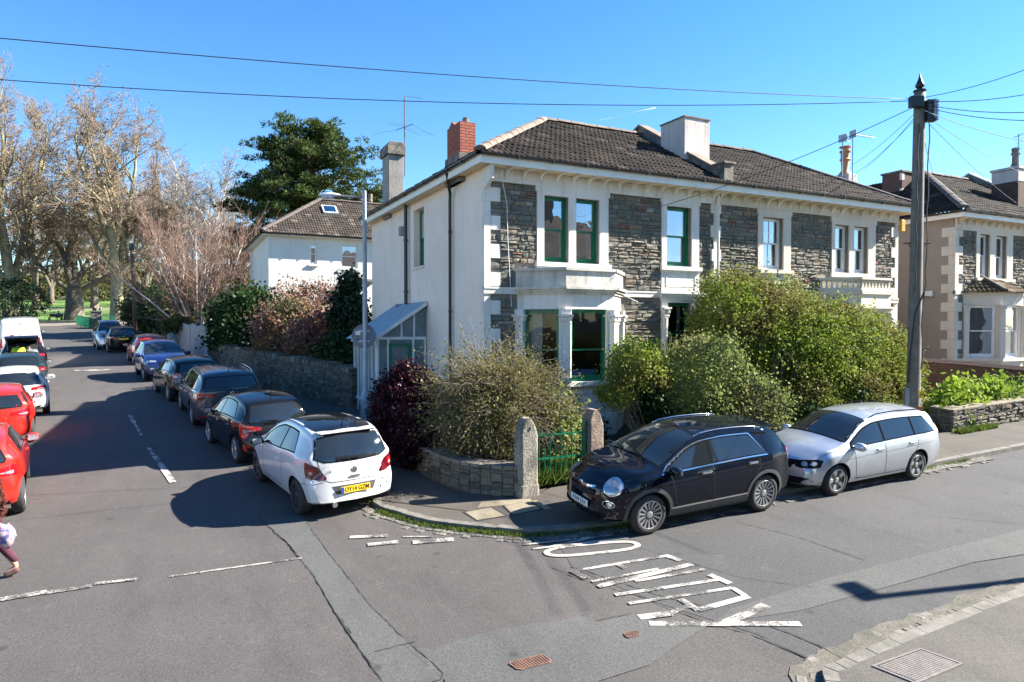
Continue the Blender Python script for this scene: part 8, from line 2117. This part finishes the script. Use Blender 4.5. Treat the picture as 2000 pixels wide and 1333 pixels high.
# telegraph pole
PX, PY = 15.55, 10.15; pz = gz(PX, PY); pole = empty('telegraph_pole', (PX, PY, pz), 0, 'tall weathered wooden telegraph pole with pointed finial behind the silver estate', 'pole')
ptop = depth(1797, 180, 16.0); tz = 9.25; lean = Vector((ptop.x-PX, ptop.y-PY, 0))
b_ = depth(1783, 800, 16.0); PX, PY = b_.x, b_.y
def pp(z): t = (z-1.25)/(tz-1.25); return Vector((PX+(ptop.x-PX)*t, PY+(ptop.y-PY)*t, z))
mb = MB(); zs_ = np.linspace(pz-.3, tz-.55, 14); mb.tube([pp(z) for z in zs_], list(np.linspace(.155, .12, 14)), 18); mb.build('shaft', M['wood_pole'], pole, smooth=True)
mb = MB(); q = pp(tz-.55); mb.lathe([(.125, tz-.57), (.14, tz-.55), (.14, tz-.52), (.08, tz-.50), (.06, tz-.47), (.095, tz-.44), (.10, tz-.40), (.07, tz-.34), (.03, tz-.23), (.012, tz-.15), (.002, tz-.11)], (q.x, q.y, 0), 18); smooth_angle(mb.build('finial', M['black_pipe'], pole), 50)
q = pp(8.25); Mb = Matrix.Rotation(-YAW, 3, 'Z'); mb = MB(); mb.obox(q+Mb @ Vector((-.16, -.14, .16)), (.30, .16, .26), Mb); mb.obox(q+Mb @ Vector((.17, -.15, -.05)), (.21, .18, .5), Mb); mb.build('junction_boxes', M['black_pipe'], pole, bevel=.02)
mb = MB(); mb.obox(q+Mb @ Vector((.20, -.27, -.02)), (.04, .04, .42), Mb); 
for k in range(9): mb.obox(q+Mb @ Vector((.29, -.16, .18-k*.055)), (.05, .14, .03), Mb)
mb.build('terminal_strip', M['galv'], pole)
mb = MB()
for (zz, s_) in ((5.15, -1), (5.15, 1), (3.9, 1), (2.7, 1), (6.4, -1)):
    q = pp(zz); mb.tube([q, q+Mb @ Vector((s_*.32, -.02, .0))], .014, 6); mb.tube([q+Vector((0, 0, -.22)), q+Mb @ Vector((s_*.22, -.02, -.02))], .009, 5)
mb.build('foot_pegs', M['black_pipe'], pole)
mb = MB()
for (dx, za, zb2) in ((-.10, 7.9, 4), (.14, 7.9, 2.2)):
    pts = []
    for k in range(18):
        z = za+(zb2-za)*k/17; q = pp(z); pts.append(q+Mb @ Vector((dx+.02*math.sin(k*1.7)+(-.06 if dx > 0 and z < 4 else 0), -.16, 0)))
    mb.tube(pts, .014, 5)
mb.tube([pp(4.0)+Mb @ Vector((.10, -.17, 0)), pp(3.5)+Mb @ Vector((-.12, -.2, 0)), pp(2.6)+Mb @ Vector((-.17, -.14, 0)), pp(1.9)+Mb @ Vector((-.19, -.1, 0))], .02, 6); mb.build('cables_on_pole', M['wire'], pole)
q = pp(1.05); mb = MB(); mb.obox(Vector((q.x, q.y, .9))+Mb @ Vector((-.2, -.09, 0)), (.10, .06, 1.75), Mb); mb.build('cable_guard', M['galv'], pole)
q = pp(1.62); mb = MB(); mb.obox(q+Mb @ Vector((.10, -.155, 0)), (.11, .02, .17), Mb); yp = mb.build('pole_marker', M['plate_y'], pole)
me = text_mesh('H', .12, 'marker_letter'); me.transform(Matrix.Translation(q+Mb @ Vector((.10, -.168, 0))) @ Mb.to_4x4() @ Matrix.Rotation(PI/2, 4, 'X')); me.transform(Matrix.Translation(-wloc(yp))); me.materials.append(M['ink']); t = bpy.data.objects.new('marker_letter', me); COL.objects.link(t); t.parent = yp
q = pp(1.30); mb = MB(); mb.obox(q+Mb @ Vector((.09, -.158, 0)), (.12, .016, .08), Mb); mb.build('notice_plate', M['orange'], pole)
# overhead cables
A0 = pp(8.52)
far = lambda P, Q, s=.12: Vector(P)+(Vector(Q)-Vector(P))*1.6+Vector((0, 0, 3.84*s))
def cable(P, Q, sag, label, r=.011, mat='wire', n=28):
    mb = MB(); P, Q = Vector(P), Vector(Q); mb.tube([P.lerp(Q, k/n)+Vector((0, 0, -4*sag*(k/n)*(1-k/n))) for k in range(n+1)], r, 5); o = mb.build('overhead_cable', M[mat], base=P, smooth=True); return tag(o, label, 'cable', 'overhead cables from the telegraph pole')
cable(A0, far(A0, depth(-140, 62, 9.5), .14), .36, 'upper long cable running from the pole to the top left corner of the sky', .008)
cable(A0+Vector((0, 0, -.03)), far(A0, depth(-140, 144, 13), .30), .77, 'lower long cable running from the pole across the sky to the left edge', .009)
cable(pp(8.4), onY(1293, 403, YF-.15), .15, 'cable from the pole to the single upper green window', .009)
for i, (px, py, z) in enumerate([(1665, 322, 24), (1688, 330, 24.5), (1672, 338, 24)]): cable(pp(8.3-.07*i), depth(px, py, z), .1, ['highest', 'middle', 'lowest'][i]+' of three thin cables from the pole to the terracotta chimney', .006)
for i, (px, py, z, lb, mt) in enumerate([(2080, 105, 14, 'cable rising from the pole to the upper right corner', 'wire'), (2080, 170, 13, 'nearly level cable from the pole to the right edge', 'wire'), (2080, 216, 12, 'upper of two dropping cables right of the pole', 'wire'), (2080, 236, 12, 'lower of two dropping cables right of the pole', 'wire'), (2080, 290, 13, 'white cable dropping from the pole to the right edge', 'white_metal'), (1990, 335, 27, 'cable from the pole to the far right chimney', 'wire'), (1985, 397, 26, 'cable from the pole down to the neighbour roof', 'wire'), (1824, 343, 27, 'slack cable close to the pole dropping to the neighbour ridge', 'wire')]):
    cable(pp(8.55-.06*i), far(pp(8.55-.06*i), depth(px, py, z)) if i < 5 else depth(px, py, z), .3 if i < 5 else .12, lb, .008 if i < 5 else .007, mt)
# brown pole farther up the street
q = gp(265, 658); bp_ = empty('telegraph_pole', (q.x, q.y, gz(q.x, q.y)), 0, 'brown telegraph pole at the far end of the left street', 'pole'); zt2 = depth(257, 478, 59).z; e = depth(257, 478, 59)
mb = MB(); mb.tube([q-Vector((0, 0, .3)), q.lerp(e, .5), e], [.17, .15, .12], 10); mb.build('shaft', M['brown_pole'], bp_, smooth=True)
mb = MB(); mb.lathe([(.2, e.z-.5), (.24, e.z-.3), (.24, e.z-.05), (.05, e.z+.1)], (e.x, e.y, 0), 10); mb.build('cap', M['black_pipe'], bp_)
cable(e, depth(-100, 520, 62), .3, 'thin cable from the brown pole to the left edge', .02); cable(e, depth(520, 372, 52), .5, 'thin cable from the brown pole toward the white house', .015)
# lamp whose shadow crosses the road at lower right (it stands just outside the frame)
def shadow_lamp():
    tip = gp(1672, 1155); el = gp(1700, 1168); k = 5.6; horiz = Vector((tosun.x, tosun.y, 0)); s_ = k/tosun.z
    head = el+tosun*s_; bx, by = el.x+tosun.x*s_, el.y+tosun.y*s_; z0 = gz(bx, by)
    l2 = empty('street_lamp', (bx, by, z0), 0, 'grey lamp post just right of the frame whose shadow crosses the road', 'street lamp')
    mb = MB(); mb.lathe([(.12, z0), (.12, z0+1), (.085, z0+1.1), (.065, head.z)], (bx, by, 0), 14); mb.build('post', M['galv'], l2)
    d = (tip+tosun*s_-head); d.z = 0; mb = MB(); hh = Vector((bx, by, head.z)); mb.tube([hh, hh+d*.6], .04, 8); mb.obox(hh+d*.9, (.5, .2, .13), Matrix.Rotation(math.atan2(d.y, d.x), 3, 'Z')); mb.build('lamp_head', M['white_metal'], l2, bevel=.02)
shadow_lamp()
bush('street_bush', 'leafy bush outside the right frame edge shading the near pavement corner', 'bush', [((10.5, 2.15, 1.1), (.9, .55, .9), 1)], (10.5, 2.15, gz(10.5, 2.15)), 260, 44, .15, .06, LM['dark'], 95, nst=50)

# ------------------------------------------------------------------ park furniture
q = at_depth(108, 96); bn = empty('park_bench', q, R(-20), 'dark park bench on the lawn edge left of the stout plane tree', 'bench')
mb = MB(); mb.box(-.9, .9, -.25, .25, .42, .47); mb.build('seat', M['brown_pole'], bn, local=True); mb = MB(); mb.box(-.9, .9, .22, .28, .5, .9); mb.build('backrest', M['brown_pole'], bn, local=True)
for s_ in (-.8, .8): mb = MB(); mb.box(s_-.04, s_+.04, -.22, .26, 0, .42); mb.build('leg', M['black_pipe'], bn, local=True)
def railing(px0, z0, px1, z1, label, h=1.15):
    a, b = Vector(at_depth(px0, z0)), Vector(at_depth(px1, z1)); r_ = empty('park_railing', a, 0, label, 'railing'); n = max(3, int((b-a).length/.18)); mb = MB()
    for k in range(n+1): p = a.lerp(b, k/n); p.z = gz(p.x, p.y); mb.obox(p+Vector((0, 0, h/2)), (.04, .04, h))
    mb.build('bars', M['green_paint'], r_)
    for hh in (.15, h-.05): mb = MB(); mb.tube([a+Vector((0, 0, hh)), b+Vector((0, 0, hh))], .035, 5); mb.build('rail', M['green_paint'], r_)
railing(149, 82, 162, 80, 'green railing nearest the stout plane tree'); railing(160, 78, 181, 74, 'green railing left of the stone pier by the park entrance')
railing(196, 82, 225, 80, 'green railing between the stone pier and the upright plane trunk')
p = at_depth(188, 75); mb = MB(); mb.box(p[0]-.5, p[0]+.5, p[1]-.45, p[1]+.45, p[2]-.3, p[2]+1.7); mb.box(p[0]-.57, p[0]+.57, p[1]-.52, p[1]+.52, p[2]+1.7, p[2]+1.85); tag(mb.build('stone_pier', M['weathered'], base=p, bevel=.03), 'square stone pier at the park entrance behind the people carrier', 'pier')
for i, px in enumerate((242, 249)):
    p = at_depth(px, 90); mb = MB(); mb.lathe([(.28, p[2]), (.31, p[2]+.95), (.34, p[2]+1.0), (.3, p[2]+1.2), (.05, p[2]+1.25)], (p[0], p[1], 0), 14); tag(mb.build('litter_bin', M['green_paint'], base=p), ['left', 'right'][i]+' one of two green litter bins right of the upright plane trunk', 'bin', 'green bins in the park')

# ------------------------------------------------------------------ people
SK = pm('skin', (.46, .26, .18), .55, (.42, .23, .16), 6)
def skin_mesh(name, chains, mat, parent, sub=2):
    """chains: list of [(pos, radius) ...]; first chain starts at the root, others start at an existing point"""
    vs, es, rs, key = [], [], [], {}
    for ch in chains:
        prev = None
        for p, r_ in ch:
            k = tuple(round(x, 3) for x in p)
            if k not in key: key[k] = len(vs); vs.append(p); rs.append(r_)
            i = key[k]
            if prev is not None and prev != i: es.append((prev, i))
            prev = i
    me = bpy.data.meshes.new(name); me.from_pydata(vs, es, []); o = bpy.data.objects.new(name, me); COL.objects.link(o)
    md = o.modifiers.new('s', 'SKIN'); sv = me.skin_vertices[0].data
    for i, r_ in enumerate(rs):
        rr = r_ if isinstance(r_, tuple) else (r_, r_); sv[i].radius = rr; sv[i].use_root = (i == 0)
    md2 = o.modifiers.new('u', 'SUBSURF'); md2.levels = sub; md2.render_levels = sub
    m2 = bpy.data.meshes.new_from_object(o.evaluated_get(bpy.context.evaluated_depsgraph_get())); bpy.data.objects.remove(o)
    return meshobj(name, m2, mat, parent, local=True, smooth=True)
def person(label, loc, heading, pose, cols, hair, group=None, detail=True):
    """pose in metres: x forward, y left, z up"""
    r_ = empty('person', loc, heading, label, 'person', group); J = pose
    ch = [[(J['pel'], (.15, .11)), (J['bel'], (.13, .10)), (J['che'], (.17, .11)), (J['nek'], .055), (J['hea'], (.085, .10)), (J['crn'], (.075, .085))]]
    for s_ in 'lr':
        ch.append([(J['che'], (.17, .11)), (J['sh'+s_], .065), (J['el'+s_], .042), (J['wr'+s_], .028), (J['ha'+s_], (.035, .018))])
        ch.append([(J['pel'], (.15, .11)), (J['hi'+s_], .095), (J['kn'+s_], .058), (J['an'+s_], .038), (J['to'+s_], (.045, .03))])
    skin_mesh('body', ch, SK, r_)
    g = lambda k, f: tuple(np.array(J[k])*(1))
    jk = [[(J['bel'], (.18, .15)), (J['che'], (.215, .16)), (tuple(np.array(J['che'])*.45+np.array(J['nek'])*.55), .10)]]
    for s_ in 'lr': jk.append([(J['che'], (.215, .16)), (J['sh'+s_], .09), (J['el'+s_], .058), (J['wr'+s_], .044)])
    jk.append([(J['bel'], (.18, .15)), (J['pel'], (.19, .16))]); skin_mesh('jacket', jk, cols[0], r_)
    tr = [[(J['pel'], (.155, .12)), (J['hil'], .108), (J['knl'], .07), (tuple(np.array(J['anl'])+np.array([0, 0, .05])), .05)], [(J['pel'], (.155, .12)), (J['hir'], .108), (J['knr'], .07), (tuple(np.array(J['anr'])+np.array([0, 0, .05])), .05)]]
    skin_mesh('trousers', tr, cols[1], r_)
    for s_ in 'lr': skin_mesh('shoe', [[(tuple(np.array(J['an'+s_])+np.array([-.03, 0, -.03])), .05), (J['to'+s_], (.052, .042))]], cols[2], r_)
    h = np.array(J['hea']); c = np.array(J['crn']); mb = MB(); V = []; dn = hair[1]
    for i in range(9):
        ph = PI*.5*min(i, 5)/5+.001; low = max(0, i-5)/3
        for k in range(16):
            a = 2*PI*k/16; rr = .112*math.sin(ph)*(1-.25*low); zz = .105*math.cos(ph)-.15*dn*low
            fx_ = rr*math.cos(a); fx_ = min(fx_, .055 if i == 5 else -.005-.02*low) if i > 4 else fx_; V.append((c[0]-.015+fx_*1.05, c[1]+rr*math.sin(a)*.88, (h[2]+c[2])/2+.03+zz))
    mb.add(V, [(i*16+k, i*16+(k+1) % 16, (i+1)*16+(k+1) % 16, (i+1)*16+k) for i in range(8) for k in range(16)]); mb.build('hair', hair[0], r_, local=True, smooth=True)
    # face
    f = MB(); hx = h[0]+.075; f.obox((hx+.022, h[1], h[2]+.0), (.03, .022, .045), None, .5); f.build('nose', SK, r_, local=True)
    e = MB()
    for s_ in (.032, -.032): e.obox((hx+.012, h[1]+s_, h[2]+.03), (.012, .022, .010))
    e.build('eyes', M['ink'], r_, local=True); e = MB(); e.obox((hx+.010, h[1], h[2]-.042), (.010, .045, .010)); e.build('mouth', M['redlens'], r_, local=True)
    if detail:
        for s_ in 'lr':     # fingers
            wv = np.array(J['wr'+s_]); hv = np.array(J['ha'+s_]); d = (hv-wv)/np.linalg.norm(hv-wv); sd = np.cross(d, [1, 0, 0]) if abs(d[0]) < .9 else np.cross(d, [0, 0, 1]); sd = np.array([1, 0, 0])-d*d[0]; sd /= np.linalg.norm(sd)+1e-6; inn = np.cross(d, sd)*(1 if s_ == 'l' else -1)
            for k, ln in enumerate((.065, .075, .07, .055)):
                b = hv+sd*(.028-.018*k); skin_mesh('finger', [[(tuple(b-d*.01), .009), (tuple(b+d*ln*.5+inn*.008), .008), (tuple(b+d*ln+inn*.03), .007)]], SK, r_, 1)
            b = wv+d*.03+sd*.035; skin_mesh('thumb', [[(tuple(wv+d*.02), .011), (tuple(b+sd*.01), .010), (tuple(b+sd*.018+d*.045), .008)]], SK, r_, 1)
    return r_
def stand(h=1.7, walk=0, lean=0, arms=0):
    k = h/1.7
    J = dict(pel=(0, 0, .93), bel=(.0+lean*.15, 0, 1.08), che=(.0+lean*.45, 0, 1.30-abs(lean)*.1), nek=(lean*.62, 0, 1.47-abs(lean)*.2), hea=(.02+lean*.75, 0, 1.58-abs(lean)*.27), crn=(.01+lean*.8, 0, 1.66-abs(lean)*.28))
    for s_, y in (('l', 1), ('r', -1)):
        w_ = walk*y
        J['sh'+s_] = (lean*.5, .17*y, 1.39-abs(lean)*.14); J['el'+s_] = (lean*.5-.22*w_+arms*.12, .23*y, 1.13-abs(lean)*.14); J['wr'+s_] = (lean*.5-.25*w_+.08+arms*.30, .21*y, .90+arms*.2-abs(lean)*.14); J['ha'+s_] = (lean*.5-.25*w_+.11+arms*.38, .20*y, .83+arms*.22-abs(lean)*.14)
        J['hi'+s_] = (0, .09*y, .88); J['kn'+s_] = (.20*w_+.04, .10*y, .49); J['an'+s_] = (.36*w_-.02, .10*y, .09+(.06 if w_ < 0 else 0)); J['to'+s_] = (.36*w_+.13, .11*y, .035+(0 if w_ >= 0 else .0))
    return {a: tuple(x*k for x in b) for a, b in J.items()}
CL = lambda n, c, c2=None: pm(n, c, .9, c2 or tuple(x*.7 for x in c), 12, fine=.3, fscale=90, bump=.6, bscale=60)
fur = CL('rust_fleece', (.11, .025, .015), (.07, .018, .012)); plum = CL('plum_leggings', (.07, .015, .03)); brown = CL('brown_boot', (.12, .06, .05)); blonde = CL('blonde_hair', (.45, .30, .13), (.32, .2, .09)); dkh = CL('dark_hair', (.02, .014, .01)); navy = CL('navy_cloth', (.015, .02, .04)); jean = CL('jeans', (.06, .10, .19)); blackc = CL('black_cloth', (.015, .015, .017)); greyc = CL('grey_cloth', (.16, .17, .19)); hivis = CL('hi_vis', (.45, .62, .02), (.4, .55, .03)); palec = CL('pale_cloth', (.5, .5, .5))
w0 = gp(-24, 1140)
wm = person('blonde person in a rust fleece stepping out at the left edge with a floral bag', (w0.x, w0.y, gz(w0.x, w0.y)), math.atan2(-Rt.y, -Rt.x)+.5, stand(1.68, .8), (fur, plum, brown), (blonde, 1.6))
m, nt, b, out = newmat('floral_cloth'); v = N(nt, 'ShaderNodeTexVoronoi'); v.inputs['Scale'].default_value = 26; nt.links.new(objco(nt), v.inputs['Vector'])
r_ = N(nt, 'ShaderNodeValToRGB'); r_.color_ramp.interpolation = 'CONSTANT'; nt.links.new(v.outputs['Color'], r_.inputs['Fac'])
for i, (p_, c_) in enumerate([(0, (.42, .17, .22)), (.35, (.45, .36, .36)), (.6, (.10, .11, .26)), (.8, (.38, .10, .18))]):
    if i < 2: r_.color_ramp.elements[i].position = p_; r_.color_ramp.elements[i].color = c4(c_)
    else: e_ = r_.color_ramp.elements.new(p_); e_.color = c4(c_)
nt.links.new(r_.outputs[0], b.inputs['Base Color']); b.inputs['Roughness'].default_value = .9
bc = depth(6, 1047, (w0-CAM).dot(Fw)-.12); mb = MB(); V = []; rr_ = random.Random(2)
for i in range(8):
    t = i/7; rw = math.sin(PI*(.12+.80*t))**.6
    for k in range(14): a = 2*PI*k/14; V.append(bc+Mb @ Vector((math.cos(a)*.155*rw+rr_.uniform(-.008, .008), math.sin(a)*.09*rw, (t-.5)*.30+.02*math.sin(a*3))))
mb.add(V, [(i*14+k, i*14+(k+1) % 14, (i+1)*14+(k+1) % 14, (i+1)*14+k) for i in range(7) for k in range(14)]+[list(range(14)), list(range(98, 112))]); tag(mb.build('floral_bag', m, base=bc, smooth=True), 'pink and blue floral cloth bag carried at the left edge', 'bag')
# two people at the open boot
bl = boot_car.root.location; f = d0; l = Vector((-f.y, f.x, 0)); q = bl-f*2.75+l*(.2)
person('person in a yellow high visibility vest leaning into the open boot', (q.x, q.y, gz(q.x, q.y)), HEAD, stand(1.75, 0, .75, 1), (hivis, navy, blackc), (dkh, .3), detail=False)
q = bl-f*2.6+l*(-.5); person('person in a grey top bending at the right side of the open boot', (q.x, q.y, gz(q.x, q.y)), HEAD+.5, stand(1.6, 0, .9, 1), (greyc, jean, blackc), (greyc, .2), detail=False)
for i, (px, lb, cc) in enumerate([(182.5, 'person in dark top and pale trousers standing on the lawn above the stone pier', (blackc, palec, blackc)), (185.5, 'person with fair hair standing close beside the dark topped person', (navy, blackc, blackc)), (197, 'person in pale blue jeans standing right of the pair on the lawn', (greyc, jean, blackc))]):
    p = at_depth(px, 108); person(lb, p, R(200+40*i), stand(1.7), cc, (blonde if i == 1 else dkh, 1.3), 'people on the park lawn', False)
q = at_depth(108, 96); J = stand(1.7); dz = -.42
for k_ in ('pel', 'bel', 'che', 'nek', 'hea', 'crn', 'shl', 'shr', 'ell', 'elr', 'wrl', 'wrr', 'hal', 'har', 'hil', 'hir'): J[k_] = (J[k_][0], J[k_][1], J[k_][2]+dz+.05)
for s_ in 'lr': J['kn'+s_] = (.45, J['kn'+s_][1], .50); J['an'+s_] = (.48, J['an'+s_][1], .09); J['to'+s_] = (.62, J['to'+s_][1], .04); J['wr'+s_] = (.25, J['wr'+s_][1], .62); J['ha'+s_] = (.33, J['ha'+s_][1], .60)
person('person sitting on the dark park bench on the lawn', (q[0]+.4, q[1]-.1, q[2]), R(-110), J, (greyc, navy, blackc), (dkh, 1), 'people on the park lawn', False)
# bicycle against the railing
p = at_depth(171, 73.5); bk = empty('bicycle', p, R(-30), 'dark bicycle leaning at the green railing by the stone pier', 'bicycle')
for x in (-.5, .5):
    mb = MB(); n = 20; mb.tube([(x+.33*math.cos(2*PI*k/n), 0, .34+.33*math.sin(2*PI*k/n)) for k in range(n+1)], .022, 5, False); mb.build('wheel', M['black_pipe'], bk, local=True)
mb = MB(); 
for a, b in (((-.5, 0, .34), (-.15, 0, .8)), ((-.5, 0, .34), (0, 0, .32)), ((0, 0, .32), (-.15, 0, .9)), ((0, 0, .32), (.38, 0, .8)), ((-.13, 0, .78), (.38, 0, .82)), ((.38, 0, .95), (.5, 0, .34))): mb.tube([a, b], .02, 5)
mb.build('frame', M['black_pipe'], bk, local=True); mb = MB(); mb.tube([(.36, -.25, 1.0), (.38, 0, .95), (.36, .25, 1.0)], .018, 5); mb.build('handlebar', M['black_pipe'], bk, local=True); mb = MB(); mb.obox((-.18, 0, .93), (.25, .13, .06)); mb.build('saddle', M['black_pipe'], bk, local=True)

# fleece pile on the near jacket
jk = [o for o in wm.children if o.name.startswith('jacket')][0]; vv = np.array([v.co[:] for v in jk.data.vertices]); nn = np.array([v.normal[:] for v in jk.data.vertices]); ii = rng.integers(0, len(vv), 9000)
meshobj('fleece', leafmesh('fleece', vv[ii]+nn[ii]*.006+rng.normal(size=(9000, 3))*.012, .014, 2.0, 0, 6, dirs=nn[ii]), fur, wm, local=True)
# faint vapour trail high in the sky
m, nt, b, out = newmat('vapour'); b.inputs['Base Color'].default_value = (.9, .9, .9, 1); tr = N(nt, 'ShaderNodeBsdfTransparent'); mx = N(nt, 'ShaderNodeMixShader'); mx.inputs[0].default_value = .22
nt.links.new(tr.outputs[0], mx.inputs[1]); nt.links.new(b.outputs[0], mx.inputs[2]); nt.links.new(mx.outputs[0], out.inputs[0])
mb = MB(); a, e = depth(1172, 235, 2300), depth(1281, 211, 2300); mb.tube([a, a.lerp(e, .5), e], [.5, 1.6, 2.6], 8); tag(mb.build('vapour_trail', m, base=a, smooth=True), 'thin white vapour trail in the sky above the roof ridge', 'vapour trail', kind='stuff')
